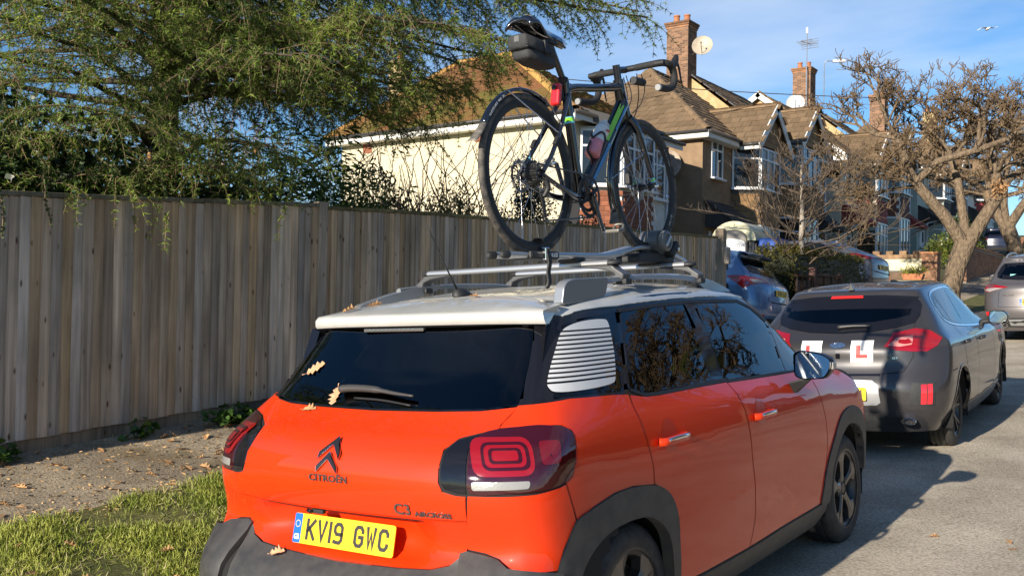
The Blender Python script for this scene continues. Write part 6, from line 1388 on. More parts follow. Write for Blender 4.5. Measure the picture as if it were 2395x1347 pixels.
wire('thin overhead wire high at the right above the second tree', (2.5, 44, 10.2), (-14, 60, 9.6), .4)
# ---------------------------------------------------------------- the other cars
M_KIA = mat('dark_grey_paint', (.036, .034, .036), .35, metal=.2, spec=.3, coat=.8, coatr=.015); M_TUC = mat('bronze_grey_paint', (.115, .105, .105), .28, metal=.4, coat=1); M_BLUEP = mat('metallic_blue_paint', (.10, .20, .36), .28, metal=.3, coat=1); M_CIVP = mat('steel_grey_paint', (.12, .125, .14), .25, metal=.45, coat=1)
M_SGLASS = mat('dark_side_glass', (.010, .012, .013), .02, spec=.5)
def pose(yaw, pitch, roll, local, wpos):
    Rm = (Matrix.Rotation(yaw, 3, 'Z') @ Matrix.Rotation(pitch, 3, 'X') @ Matrix.Rotation(roll, 3, 'Y')); t = Vector(wpos)-Rm @ Vector(local); M = Rm.to_4x4(); M.translation = t; return M
def ribbon(pts, w):
    P = [Vector(p) for p in pts]; L = []; R = []
    for i, p in enumerate(P):
        t = (P[min(i+1, len(P)-1)]-P[max(i-1, 0)]).normalized(); n = Vector((-t.y, t.x))*w/2; L.append(tuple(p+n)); R.append(tuple(p-n))
    return L+R[::-1]
def seam(c, pts, phi, w=.007, m=None, name='panel_gap', mirror=True, off=.0015): return c.panel(name, ribbon(smooth_path(pts, 3) if len(pts) > 2 else pts, w), phi, m or M_UNDER, off, .06, 0, mirror=mirror)
def hatchback(spec, name, label, M, paint, D, k=5):
    c = Car(spec, name, label, M, paint, k); P = c.panel; st = spec['st']; ya, yf = D['axles']
    P('rear_window', sym(D['rear_glass']), 0, M_PRIV, .003, .09, hole=True, frit=.075)
    rg = [(a*1.03, b+(.012 if b > D['rear_glass'][-1][1]-.05 else -.010)) for a, b in D['rear_glass']]
    P('windscreen', D['screen'], 'top', M_GLASS, .002, .15, hole=True, frit=.08)
    sw = D['side']        # outline of the side glass in y,z
    P('window_surround', sw, 90, M_GLOSSBLK, .002, .09, 0, mirror=True, rnd=.02)
    for w_ in D['panes']: P('side_window', w_, 90, M_SGLASS, .0035, .09, 0, mirror=True, rnd=.015)
    if D.get('chrome'): seam(c, D['chrome'], 90, .014, M_CHROME, 'window_trim', True, .004)
    for s_ in D['seams']: seam(c, s_, 90)
    for s_ in D.get('rear_seams', []): seam(c, s_, D.get('rphi', 0))
    for n_, pts, phi, m_ in D['lamps']: P(n_, pts, phi, m_, .005 if 'inner' not in n_ else .0065, .05, .0, mirror=True)
    for n_, pts, phi, m_, mir in D['trim']: P(n_, pts, phi, m_, .006, .07, .012, mirror=mir)
    for yy in (ya, yf):
        R = D['R']+.055; pts = [(yy+R*cos(t), D['R']+.01+R*sin(t)) for t in np.linspace(-.15, pi+.15, 15)]; R2 = R+D.get('arch_w', .022); out = [(yy+R2*cos(t), D['R']+.01+R2*sin(t)) for t in np.linspace(-.15, pi+.15, 15)]
        P('arch_lip', out+pts[::-1], 90, D.get('arch_m', paint), .005, .06, .03, mirror=True)
    for sg in (1, -1):
        c.wheel(sg*D['tx'], ya, D['R'], D['R'], .21, D['R']*.70, D.get('style', 'kia'), fac=D.get('rim', M_ALLOY)); c.wheel(sg*D['tx'], yf, D['R'], D['R'], .21, D['R']*.70, D.get('style', 'kia'), fac=D.get('rim', M_ALLOY))
        mx, my, mz = D['mirror']; rings = []
        out = round_poly([(-.09, -.05), (.08, -.06), (.10, .02), (.06, .07), (-.08, .075)], .03, 3)
        for yy, sc in ((-.03, .96), (0, 1.0), (.04, .93), (.08, .6)): rings.append([(sg*(mx+a*sc), my+yy, mz+b_*sc) for a, b_ in out])
        n = len(out); V = [p for r in rings for p in r]; F = [(i*n+j, i*n+(j+1) % n, (i+1)*n+(j+1) % n, (i+1)*n+j) for i in range(3) for j in range(n)]+[tuple(range(3*n, 4*n))]
        h_ = MB().add(V, F).obj('door_mirror', D.get('mirror_m', paint), c.root, True, sharp=50); MB().add([(sg*(mx+a*.88), my-.028, mz+b_*.88) for a, b_ in out], [tuple(range(n))]).obj('mirror_glass', M_MIRROR, h_)
        MB().tube([(sg*(mx-.22), my+.03, mz-.05), (sg*(mx-.05), my+.03, mz-.03)], .025, 8).obj('mirror_arm', M_BLACKPL, h_, True)
        for yh, zh in D['handles']:
            l, n_ = c.cast(yh, zh, 90); MB().tube([(sg*(l.x+.004), yh-.11, zh), (sg*(l.x+.034), yh-.07, zh+.004), (sg*(l.x+.034), yh+.07, zh+.002), (sg*(l.x+.004), yh+.11, zh)], .014, 8, flat=((1, 0, 0), .6)).obj('door_handle', D.get('handle_m', paint), c.root, True)
    c.interior(D['seats'], .5, .30, D['zs'], D['hd'], D['dash'], D.get('steer', False))
    c.body('body', paint, paint, 3, [(ya, D['R']+.01, D['R']+.055), (yf, D['R']+.01, D['R']+.055)])
    return c
def fin_aerial(c, y, h=.06, m=None):
    l, n = c.cast(0, y, 'top'); V = [(0, y-.05, l.z+h), (-.028, y-.055, l.z), (.028, y-.055, l.z), (0, y+.10, l.z), (-.02, y-.01, l.z+.02), (.02, y-.01, l.z+.02)]
    MB().add(V, [(0, 1, 4), (0, 5, 2), (0, 4, 3), (0, 3, 5), (1, 3, 4), (2, 5, 3), (0, 2, 1)]).obj('fin_aerial', m or c.paint, c.root, bevel=.004)
def rear_wiper(c, pts, off=.02):
    L_ = [c.cast(a, b, 0) for a, b in smooth_path(pts, 5)]; MB().tube([l+n*off for l, n in L_], list(np.linspace(.015, .006, len(L_))), 8).obj('rear_wiper', MATS['wiper_plastic'], c.root, True)
def badge(c, name, x, z, w, h, m, txt=None, tm=None, ts=.03, phi=0):
    l, n = c.cast(x, z, phi); ex = Vector((0, 0, 1)).cross(n).normalized(); up = n.cross(ex); M = rot_to(ex, up, n, l+n*.004)
    o = MB().lathe((0, 0, 0), (0, 0, 1), [(0, 1), (.4, .96), (.4, .80), (.15, .78), (.15, 0)], 28).obj(name, m, c.root, True, sharp=30); o.data.transform(M @ Matrix.Diagonal((w/2, h/2, .012, 1)))
    if txt: text_mesh('emblem_lettering', txt, ts, tm, o, M @ Matrix.Translation((0, 0, .004)), .001, 1.3, .0012)
    return o
# --- dark grey hatchback with learner plates, parked in front of the orange car
def kia():
    M = pose(radians(1.95), radians(3.2), radians(-2.5), (.80, .80, .317), (.811, 6.523, .671))
    light = [(.386, .10, .920), (.431, .24, 1.020), (.582, .353, 1.050), (.697, .372, 1.030), (.790, .364, .968), (.770, .275, .915), (.694, .189, .870), (.602, .138, .876), (.477, .104, .888)]
    D = dict(axles=(.80, 3.45), R=.317, tx=.80, rear_glass=[(0, 1.022), (.25, 1.032), (.45, 1.060), (.575, 1.095), (.60, 1.15), (.595, 1.23), (.565, 1.275), (.3, 1.288), (0, 1.292)], screen=[(.55, 2.36), (.60, 2.62), (.56, 2.92), (.3, 3.02), (0, 3.04), (-.3, 3.02), (-.56, 2.92), (-.60, 2.62), (-.55, 2.36), (0, 2.40)],
        side=[(.80, 1.10), (1.0, 1.045), (1.5, .998), (2.1, .965), (2.52, .945), (2.60, .97), (2.34, 1.19), (2.10, 1.31), (1.82, 1.342), (1.35, 1.342), (1.0, 1.312), (.84, 1.235)],
        panes=[[(.85, 1.115), (1.00, 1.065), (1.03, 1.29), (.87, 1.225)], [(1.05, 1.060), (1.42, 1.016), (1.60, 1.325), (1.35, 1.325), (1.07, 1.300)], [(1.50, 1.012), (2.44, .962), (2.27, 1.18), (2.06, 1.295), (1.80, 1.325), (1.68, 1.325)]],
        chrome=[(2.52, .945), (2.1, .963), (1.5, .996), (1.0, 1.043), (.81, 1.098), (.80, 1.16), (.84, 1.24), (1.0, 1.318), (1.35, 1.347), (1.82, 1.347), (2.10, 1.316)],
        seams=[[(1.02, 1.03), (.98, .9), (.99, .70), (1.13, .56), (1.16, .34)], [(1.46, .99), (1.57, .85), (1.62, .65), (1.60, .34)], [(2.50, .94), (2.60, .80), (2.66, .60), (2.62, .34)], [(1.15, .335), (2.64, .335)], [(.30, .70), (.55, .70)]],
        rear_seams=[[(-.605, .84), (-.55, .745), (-.478, .708), (0, .692), (.478, .708), (.55, .745), (.605, .84)], [(.60, .87), (.605, .84)], [(.575, 1.09), (.575, 1.05)]],
        lamps=[('tail_lamp', light, 35, M_REDLENS), ('lamp_inner_clear', [(.412, .11, .926), (.462, .192, .982), (.580, .262, .996), (.590, .158, .928), (.50, .12, .915)], 35, mat('lamp_pink', (.55, .22, .20), .15, coat=1)), ('fog_lamp_bezel', [(.600, .053, .628), (.762, .138, .630), (.752, .115, .440), (.550, .024, .455)], 30, M_BLACKPL), ('fog_lamp_inner', [(.662, .072, .612), (.697, .095, .614), (.693, .08, .456), (.657, .058, .458)], 30, mat('fog_red', (.75, .02, .03), .15, coat=1)), ('fog_lamp_inner', [(.705, .10, .614), (.739, .12, .616), (.735, .103, .458), (.700, .085, .456)], 30, MATS['fog_red'])],
        trim=[('plate_recess', sym([(0, .66), (.30, .648), (.345, .605), (.362, .47), (.33, .448), (0, .442)]), 0, M_SILVER, False), ('rear_diffuser', sym([(0, .385), (.30, .378), (.50, .350), (.52, .27), (0, .25)]), 0, M_BLACKPL, False), ('spoiler_strip', sym([(0, 1.294), (.3, 1.290), (.55, 1.278), (.56, 1.30), (.3, 1.325), (0, 1.330)]), 0, M_GLOSSBLK, False), ('hatch_groove', sym([(0, .682), (.36, .684), (.36, .70), (0, .70)]), 0, M_GLOSSBLK, False), ('sill_skirt', [(1.20, .33), (3.05, .33), (3.02, .22), (1.22, .22)], 90, M_KIA, True)],
        mirror=(.955, 2.42, 1.01), mirror_m=M_GLOSSBLK, handles=[(1.10, .885), (1.88, .860)], handle_m=M_KIA, seats=(1.25, 2.10), zs=.58, hd=1.16, dash=2.75, steer=True)
    c = hatchback(KIA, 'grey_hatchback', 'dark grey hatchback with red learner plates on its tailgate ahead of the orange car', M, M_KIA, D, 6)
    hl = c.panel('brake_lamp', [(-.16, 1.300), (.12, 1.300), (.115, 1.322), (-.155, 1.322)], 0, mat('brake_red', (.65, .02, .015), .2, coat=1), .013, .04, 0); fin_aerial(c, .70, .075); rear_wiper(c, [(-.02, 1.060), (.10, 1.068), (.24, 1.068)])
    badge(c, 'emblem', .016, .930, .135, .060, M_CHROME, 'KIA', M_CHROME, .040)
    l, n = c.cast(.02, .845, 0); MB().obox(l+n*.004, ((1, 0, 0), n, (0, 0, 1)), (.018, .004, .022)).obj('reversing_camera', M_GLOSSBLK, c.root, bevel=.004)
    text_mesh('trim_lettering', 'GT', .022, M_CHROME, c.root, (lambda l, n: rot_to(Vector((0, 0, 1)).cross(n).normalized(), n.cross(Vector((0, 0, 1)).cross(n).normalized()), n, l+n*.003))(*c.cast(.47, .825, 0)), .001, 1.6)
    c.plate(c.cast(.0, .545, 0)[0]+Vector((0, -.014, 0)), (0, -1, .05), 'KU68 JFM', eu=False)
    MB().lathe((.573, .03, .322), (0, -1, 0), [(-.05, .032), (.035, .036), (.038, .033), (.02, .028), (-.05, .026)], 20).obj('exhaust_pipe', M_CHROME, c.root, True, sharp=30).data.transform(Matrix.Translation((.573, .03, .322)) @ Matrix.Diagonal((1.6, 1, .85, 1)) @ Matrix.Translation((-.573, -.03, -.322)))
    # learner plates are magnetic sheets: things of their own
    for x, lab in ((.213, 'white learner plate with red L right of the badge on the grey hatchback'), (-.205, 'white learner plate with red L left of the badge on the grey hatchback')):
        l, n = c.cast(x, .878, 0); ex = Vector((0, 0, 1)).cross(n).normalized(); up = n.cross(ex); ML = M @ rot_to(ex, up, n, l+n*.006)
        t = thing('learner_plate', lab, 'learner plate', mw=ML)
        def bend(a, b):
            q, nn = c.cast(x+a, .878+b*up.z, 0); return ML.inverted() @ (M @ (q+nn*.006))
        def sheet_(pts, dz):
            V = [bend(*p)+Vector((0, 0, dz)) for p in pts]; return V
        g = [(-.089+.178*i/4, -.089+.178*j/4) for j in range(5) for i in range(5)]; MB().add(sheet_(g, 0), [(j*5+i, j*5+i+1, j*5+6+i, j*5+5+i) for j in range(4) for i in range(4)]).obj('sheet', mat('learner_white', (.78, .78, .74), .5), t)
        L_ = [[(-.045, -.05), (-.012, -.05), (-.012, -.02), (-.045, -.02)], [(-.012, -.05), (.045, -.05), (.045, -.02), (-.012, -.02)], [(-.045, -.02), (-.012, -.02), (-.012, .052), (-.045, .052)]]
        mb = MB()
        for q in L_: mb.add(sheet_(q, .007), [(0, 1, 2, 3)])
        mb.obj('letter_l', mat('learner_red', (.62, .012, .012), .5), t)
    return c
kia()
# --- bronze-grey SUV farther up the kerb
def tucson():
    M = pose(radians(1.0), radians(3.6), radians(-2.5), (-.90, .05, .40), (-.80, 17.05, 1.275))
    lamp = [(-.0+.50, .02, 1.055), (.60, .03, 1.075), (.75, .10, 1.098), (.845, .20, 1.105), (.885, .30, 1.09), (.897, .36, 1.045), (.885, .27, .985), (.80, .12, .968), (.72, .06, 1.00), (.60, .03, 1.03)]
    D = dict(axles=(.86, 3.53), R=.345, tx=.84, rear_glass=[(0, 1.165), (.30, 1.172), (.55, 1.195), (.655, 1.225), (.655, 1.31), (.60, 1.42), (.555, 1.475), (.3, 1.485), (0, 1.488)], screen=[(.56, 2.42), (.62, 2.72), (.56, 3.02), (.3, 3.12), (0, 3.14), (-.3, 3.12), (-.56, 3.02), (-.62, 2.72), (-.56, 2.42), (0, 2.46)],
        side=[(.72, 1.22), (1.0, 1.17), (1.8, 1.145), (2.62, 1.105), (2.40, 1.38), (2.1, 1.50), (1.5, 1.53), (1.0, 1.50), (.78, 1.40)], panes=[[(.80, 1.23), (1.05, 1.185), (1.05, 1.48), (.84, 1.40)], [(1.10, 1.18), (1.62, 1.16), (1.70, 1.51), (1.12, 1.49)], [(1.70, 1.16), (2.52, 1.125), (2.34, 1.37), (2.05, 1.48), (1.78, 1.51)]],
        seams=[[(1.08, 1.16), (1.02, .95), (1.15, .60), (1.20, .42)], [(1.66, 1.14), (1.70, .9), (1.70, .42)], [(2.66, 1.10), (2.72, .8), (2.68, .42)]], rear_seams=[[(.60, .98), (.62, .70)], [(-.60, .98), (-.62, .70)], [(-.62, .70), (0, .69), (.62, .70)]],
        lamps=[('tail_lamp', lamp, 40, M_REDLENS), ('lamp_inner_clear', [(.58, .03, 1.035), (.72, .08, 1.045), (.84, .18, 1.035), (.885, .27, 1.0), (.80, .12, .975), (.72, .06, 1.005)], 40, M_WHITELENS), ('fog_lamp', [(.60, .02, .60), (.84, .16, .615), (.85, .17, .545), (.62, .03, .545)], 32, mat('fog_red', (.75, .02, .03), .15, coat=1))],
        trim=[('bumper_trim', sym([(0, .50), (.55, .50), (.60, .46), (.58, .34), (0, .32)]), 0, M_BLACKPL, False), ('silver_skid', sym([(0, .47), (.45, .47), (.42, .36), (0, .35)]), 0, M_SILVER, False), ('plate_recess', sym([(0, .86), (.36, .86), (.42, .84), (.36, .71), (0, .705)]), 0, M_TUC, False), ('spoiler_strip', sym([(0, 1.492), (.3, 1.49), (.56, 1.478), (.57, 1.52), (.3, 1.56), (0, 1.565)]), 0, M_TUC, False), ('sill_skirt', [(1.25, .42), (3.12, .42), (3.1, .27), (1.28, .27)], 90, M_BLACKPL, True)],
        mirror=(1.02, 2.55, 1.17), handles=[(1.2, 1.03), (2.0, 1.01)], seats=(1.30, 2.20), zs=.74, hd=1.36, dash=2.9, arch_w=.06, arch_m=M_BLACKPL)
    c = hatchback(TUC, 'grey_suv', 'bronze grey SUV with roof rails parked ahead of the learner car', M, M_TUC, D)
    c.panel('brake_lamp', [(-.20, 1.515), (.20, 1.515), (.19, 1.545), (-.19, 1.545)], 0, M_REDLENS, .010, .05, 0); badge(c, 'emblem', 0, 1.065, .13, .075, M_CHROME); rear_wiper(c, [(-.02, 1.185), (.1, 1.20), (.28, 1.20)])
    l, n = c.cast(-.44, .905, 0); text_mesh('brand_lettering', 'HYUNDAI', .036, M_CHROME, c.root, rot_to(Vector((0, 0, 1)).cross(n).normalized(), (0, 0, 1), n, l+n*.004), .001, 1.2)
    c.plate(c.cast(0, .785, 0)[0]+Vector((0, -.018, 0)), (0, -1, .03), 'RA65 FUM')
    for sg in (1, -1):
        pts = [(sg*.53, .72, 1.565), (sg*.535, .90, 1.625), (sg*.54, 1.4, 1.655), (sg*.535, 1.9, 1.645), (sg*.52, 2.20, 1.585)]; MB().tube(smooth_path(pts, 5), .017, 8).obj('roof_rail', M_SILVER, c.root, True)
    fin_aerial(c, .80, .07)
    l, n = c.cast(-.36, 1.225, 0); MB().obox(l+Vector((0, .03, .02)), ((1, 0, 0), (0, .5, .86), (0, -.86, .5)), (.07, .04, .002)).obj('window_sticker', mat('sticker_teal', (.25, .62, .60), .5), c.root)
    for sg in (1, -1): MB().lathe((sg*.52, .06, .36), (0, -1, 0), [(-.04, .04), (.03, .042), (.03, .036), (-.04, .034)], 16).obj('exhaust_pipe', M_CHROME, c.root, True, sharp=30)
tucson()
# --- blue hatchback nose-in on the first driveway
def blue():
    yaw = radians(90); M = pose(yaw, radians(1.0), radians(3.2), (0, 0, 0), (-3.38, 13.62, gz(-3.9, 13.4)-.02))
    lamp = [(.47, .04, .99), (.60, .07, .985), (.73, .13, .965), (.80, .23, .935), (.845, .34, .875), (.862, .52, 1.005), (.866, .62, 1.085), (.84, .50, 1.10), (.79, .30, 1.09), (.70, .18, 1.075), (.58, .11, 1.055)]
    D = dict(axles=(.74, 3.355), R=.315, tx=.80, rear_glass=[(0, 1.115), (.30, 1.125), (.52, 1.15), (.62, 1.185), (.615, 1.28), (.56, 1.38), (.52, 1.42), (.3, 1.432), (0, 1.435)], screen=[(.55, 2.58), (.60, 2.80), (.55, 3.06), (.3, 3.15), (0, 3.17), (-.3, 3.15), (-.55, 3.06), (-.60, 2.80), (-.55, 2.58), (0, 2.60)],
        side=[(.66, 1.20), (.86, 1.145), (1.5, 1.11), (2.7, 1.055), (2.75, 1.08), (2.42, 1.40), (2.2, 1.455), (1.5, 1.485), (.95, 1.46), (.74, 1.41)], panes=[[(.72, 1.215), (.92, 1.155), (1.04, 1.24), (1.07, 1.43), (.82, 1.40)], [(1.14, 1.15), (1.66, 1.12), (1.70, 1.465), (1.18, 1.45)], [(1.74, 1.118), (2.62, 1.075), (2.36, 1.38), (2.15, 1.44), (1.78, 1.465)]],
        seams=[[(1.10, 1.14), (1.02, .95), (1.00, .75), (1.08, .55), (1.12, .36)], [(1.70, 1.10), (1.72, .8), (1.70, .36)], [(2.74, 1.05), (2.76, .8), (2.70, .36)], [(.60, .84), (.63, .80), (.70, .80), (.73, .84), (.73, .91), (.70, .95), (.63, .95), (.60, .91), (.60, .84)]], rear_seams=[[(.62, 1.17), (.66, 1.08)], [(-.62, 1.17), (-.66, 1.08)], [(.52, .95), (.50, .74), (.40, .68), (-.40, .68), (-.50, .74), (-.52, .95)]],
        lamps=[('tail_lamp', lamp, 55, M_REDLENS), ('lamp_inner_clear', [(.52, .05, 1.00), (.66, .10, .98), (.76, .18, .975), (.78, .22, 1.03), (.66, .13, 1.045), (.55, .08, 1.03)], 30, M_WHITELENS), ('fog_lamp', [(.60, .06, .46), (.76, .14, .475), (.77, .15, .42), (.62, .07, .405)], 30, M_REDLENS)],
        trim=[('bumper_trim', sym([(0, .40), (.50, .40), (.60, .37), (.62, .26), (0, .24)]), 0, M_BLACKPL, False), ('plate_recess', sym([(0, .93), (.33, .93), (.36, .90), (.34, .76), (0, .755)]), 0, M_BLUEP, False), ('boot_handle', sym([(0, .935), (.30, .935), (.30, .965), (0, .968)]), 0, M_CHROME, False), ('hatch_groove', sym([(0, .665), (.40, .668), (.40, .682), (0, .685)]), 0, M_UNDER, False)],
        mirror=(.97, 2.62, 1.13), handles=[(1.20, .98), (1.95, .97)], seats=(1.15, 2.05), zs=.70, hd=1.32, dash=2.75, style='plain', rim=M_SILVER)
    c = hatchback(IX, 'blue_hatchback', 'metallic blue hatchback parked nose in beside the fence end post', M, M_BLUEP, D)
    xs = np.linspace(-.56, .56, 15); rows = [[(x, .60, c.cast(x, .60, 'top')[0].z+.006), (x, .48, 1.53-.02*(x/.56)**4), (x*1.02, .34+.05*(x/.56)**2, 1.492-.015*(x/.56)**4), (x*1.02, .36+.05*(x/.56)**2, 1.462-.01*(x/.56)**4), (x, .50, 1.45)] for x in xs]
    V = [p for r in rows for p in r]; MB().add(V, [(i*5+j, i*5+j+1, i*5+6+j, i*5+5+j) for i in range(14) for j in range(4)]).obj('roof_spoiler', M_BLUEP, c.root, True, sharp=40)
    c.plate(c.cast(0, .845, 0)[0]+Vector((0, -.016, 0)), (0, -1, .05), 'GU61 JUO'.replace('I', '1') if False else 'GU61 UJ0', eu=False); rear_wiper(c, [(-.02, 1.125), (.12, 1.135), (.28, 1.14)]); badge(c, 'emblem', 0, 1.045, .12, .065, M_CHROME)
blue()
# --- steel-grey hatchback nose-in on the next driveway
def civic():
    M = pose(radians(84), radians(1.0), radians(4), (0, 0, 0), (-3.72, 21.35, gz(-3.6, 21.4)+.2))
    lamp = [(.44, .04, 1.01), (.60, .08, 1.015), (.76, .17, 1.04), (.80, .32, 1.06), (.80, .52, 1.055), (.835, .44, .99), (.82, .28, .945), (.74, .14, .935), (.58, .07, .95)]
    D = dict(axles=(.82, 3.42), R=.315, tx=.80, rear_glass=[(0, 1.085), (.30, 1.09), (.50, 1.11), (.58, 1.14), (.565, 1.22), (.53, 1.31), (.3, 1.325), (0, 1.33)], screen=[(.53, 2.38), (.58, 2.65), (.55, 2.95), (.3, 3.04), (0, 3.06), (-.3, 3.04), (-.55, 2.95), (-.58, 2.65), (-.53, 2.38), (0, 2.42)],
        side=[(.95, 1.10), (1.3, 1.04), (1.8, 1.01), (2.52, .97), (2.60, 1.0), (2.30, 1.24), (2.0, 1.34), (1.6, 1.37), (1.25, 1.31), (1.0, 1.17)], panes=[[(1.05, 1.11), (1.35, 1.06), (1.60, 1.04), (1.65, 1.345), (1.30, 1.28)], [(1.70, 1.03), (2.45, .99), (2.22, 1.22), (2.0, 1.31), (1.74, 1.345)]],
        seams=[[(1.64, 1.02), (1.68, .8), (1.66, .34)], [(2.55, .96), (2.62, .75), (2.58, .34)], [(1.05, 1.05), (1.10, .8), (1.22, .5), (1.25, .34)]], rear_seams=[[(.58, .94), (.56, .70), (-.56, .70), (-.58, .94)]],
        lamps=[('tail_lamp', lamp, 48, M_REDLENS), ('lamp_inner_clear', [(.70, .11, .965), (.79, .20, .96), (.815, .27, .95), (.75, .15, .94)], 40, M_WHITELENS)],
        trim=[('tail_panel', sym([(0, .97), (.42, .98), (.45, 1.06), (0, 1.075)]), 0, M_GLOSSBLK, False), ('bumper_trim', sym([(0, .42), (.55, .42), (.55, .28), (0, .26)]), 0, M_BLACKPL, False), ('hatch_groove', sym([(0, .655), (.5, .66), (.5, .675), (0, .675)]), 0, M_UNDER, False)],
        mirror=(.95, 2.44, 1.03), handles=[(1.95, .88)], seats=(1.35, 2.15), zs=.58, hd=1.16, dash=2.75, style='plain')
    c = hatchback(CIV, 'steel_grey_hatchback', 'steel grey fastback hatchback parked nose in behind the clipped hedge', M, M_CIVP, D)
    fin_aerial(c, 1.22, .07, M_SILVER); c.plate(c.cast(0, .80, 0)[0]+Vector((0, -.016, 0)), (0, -1, .05), 'GR65 UKA', eu=False); rear_wiper(c, [(-.02, 1.10), (.12, 1.11), (.28, 1.11)]) if False else None
civic()
# --- dark SUV glimpsed far up the hill
def far_suv():
    y = 59.5; M = pose(radians(12), radians(4), 0, (0, 0, 0), (-7.25, y, gz(-7.25, y)+.03))
    lamp = [(.55, .03, 1.02), (.80, .15, 1.07), (.885, .32, 1.04), (.86, .25, .96), (.70, .06, .96)]
    D = dict(axles=(.86, 3.53), R=.345, tx=.84, rear_glass=[(0, 1.165), (.30, 1.172), (.55, 1.195), (.655, 1.225), (.655, 1.31), (.60, 1.42), (.555, 1.475), (0, 1.488)], screen=[(.56, 2.42), (.62, 2.72), (.56, 3.02), (0, 3.14), (-.56, 3.02), (-.62, 2.72), (-.56, 2.42), (0, 2.46)],
        side=[(.72, 1.22), (1.0, 1.17), (1.8, 1.145), (2.62, 1.105), (2.40, 1.38), (2.1, 1.50), (1.5, 1.53), (1.0, 1.50), (.78, 1.40)], panes=[[(.80, 1.23), (1.05, 1.185), (1.05, 1.48), (.84, 1.40)], [(1.10, 1.18), (1.62, 1.16), (1.70, 1.51), (1.12, 1.49)], [(1.70, 1.16), (2.52, 1.125), (2.34, 1.37), (2.05, 1.48), (1.78, 1.51)]],
        seams=[[(1.66, 1.14), (1.70, .9), (1.70, .42)]], lamps=[('tail_lamp', lamp, 40, M_REDLENS)], trim=[('bumper_trim', sym([(0, .50), (.6, .50), (.58, .32), (0, .32)]), 0, M_BLACKPL, False)], mirror=(1.02, 2.55, 1.17), handles=[(2.0, 1.01)], seats=(1.3, 2.2), zs=.74, hd=1.36, dash=2.9, style='plain')
    hatchback(TUC, 'navy_suv', 'dark navy SUV far up the hill behind the stepped brick wall', M, mat('navy_paint', (.012, .014, .03), .2, coat=1), D, 4)
far_suv()
# ---------------------------------------------------------------- plants
def leaf_mat(name, c1, c2, scale=1.2, rough=.6, trans=.25, fine=None):
    if name in MATS: return MATS[name]
    m = bpy.data.materials.new(name); m.use_nodes = True; MATS[name] = m; nt = m.node_tree; N = nt.nodes; L = nt.links; b = N['Principled BSDF']; out = N['Material Output']
    b.inputs['Roughness'].default_value = rough; b.inputs['Specular IOR Level'].default_value = .3
    tc = N.new('ShaderNodeTexCoord'); n = N.new('ShaderNodeTexNoise'); n.inputs['Scale'].default_value = scale; n.inputs['Detail'].default_value = 5; n.inputs['Roughness'].default_value = .7; L.new(tc.outputs['Object'], n.inputs['Vector'])
    r = N.new('ShaderNodeValToRGB'); r.color_ramp.elements[0].position = .36; r.color_ramp.elements[1].position = .64; r.color_ramp.elements[0].color = (*c1, 1); r.color_ramp.elements[1].color = (*c2, 1); L.new(n.outputs['Fac'], r.inputs[0]); L.new(r.outputs[0], b.inputs['Base Color'])
    t = N.new('ShaderNodeBsdfTranslucent'); L.new(r.outputs[0], t.inputs[0]); mx = N.new('ShaderNodeMixShader'); mx.inputs[0].default_value = trans; L.new(b.outputs[0], mx.inputs[1]); L.new(t.outputs[0], mx.inputs[2]); L.new(mx.outputs[0], out.inputs[0])
    return m
M_NEEDLE = leaf_mat('conifer_needles', (.035, .080, .020), (.27, .36, .055), 1.9, .55, .3); M_IVY = leaf_mat('ivy_leaves', (.016, .030, .010), (.045, .075, .020), 3, .35, .15); M_BAMB = leaf_mat('bamboo_leaves', (.035, .075, .012), (.11, .17, .03), 2, .45, .25)
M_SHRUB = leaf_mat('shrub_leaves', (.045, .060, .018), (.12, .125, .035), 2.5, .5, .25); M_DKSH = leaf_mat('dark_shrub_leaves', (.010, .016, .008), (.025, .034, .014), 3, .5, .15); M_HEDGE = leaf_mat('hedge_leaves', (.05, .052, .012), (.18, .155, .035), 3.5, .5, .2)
M_EVER = leaf_mat('evergreen_leaves', (.05, .09, .015), (.18, .20, .04), 3, .45, .25); M_GRASS = leaf_mat('grass_blades', (.25, .32, .05), (.52, .54, .13), 4, .5, .35); M_WEED = leaf_mat('weed_leaves', (.035, .085, .015), (.08, .15, .03), 9, .4, .25)
M_BARK = mat('conifer_bark', (.10, .075, .05), .95, var=.5, vscale=9, col2=(.05, .038, .026), bump=1, bscale=20, bd=.06, stretch=(1, 1, .35)); M_PBARK = mat('pollard_bark', (.225, .165, .105), .95, var=.5, vscale=14, col2=(.105, .075, .048), bump=1, bscale=13, bd=.09, stretch=(1.4, 1.4, .6)); M_TWIG = mat('brown_twigs', (.22, .145, .075), .9, var=.4, vscale=6, col2=(.11, .078, .045))
M_BIRCH = mat('pale_bark', (.40, .36, .30), .85, var=.5, vscale=14, col2=(.20, .16, .12), stretch=(1, 1, 2.5)); M_BTWIG = mat('pale_twigs', (.165, .12, .08), .9, var=.35, vscale=5); M_DEADL = mat('fallen_leaf', (.50, .285, .12), .8, var=.4, vscale=30, col2=(.27, .14, .06), obj_rand=.35)
NR = np.random.default_rng(5)
def unit(v): return v/np.maximum(np.linalg.norm(v, axis=-1, keepdims=True), 1e-9)
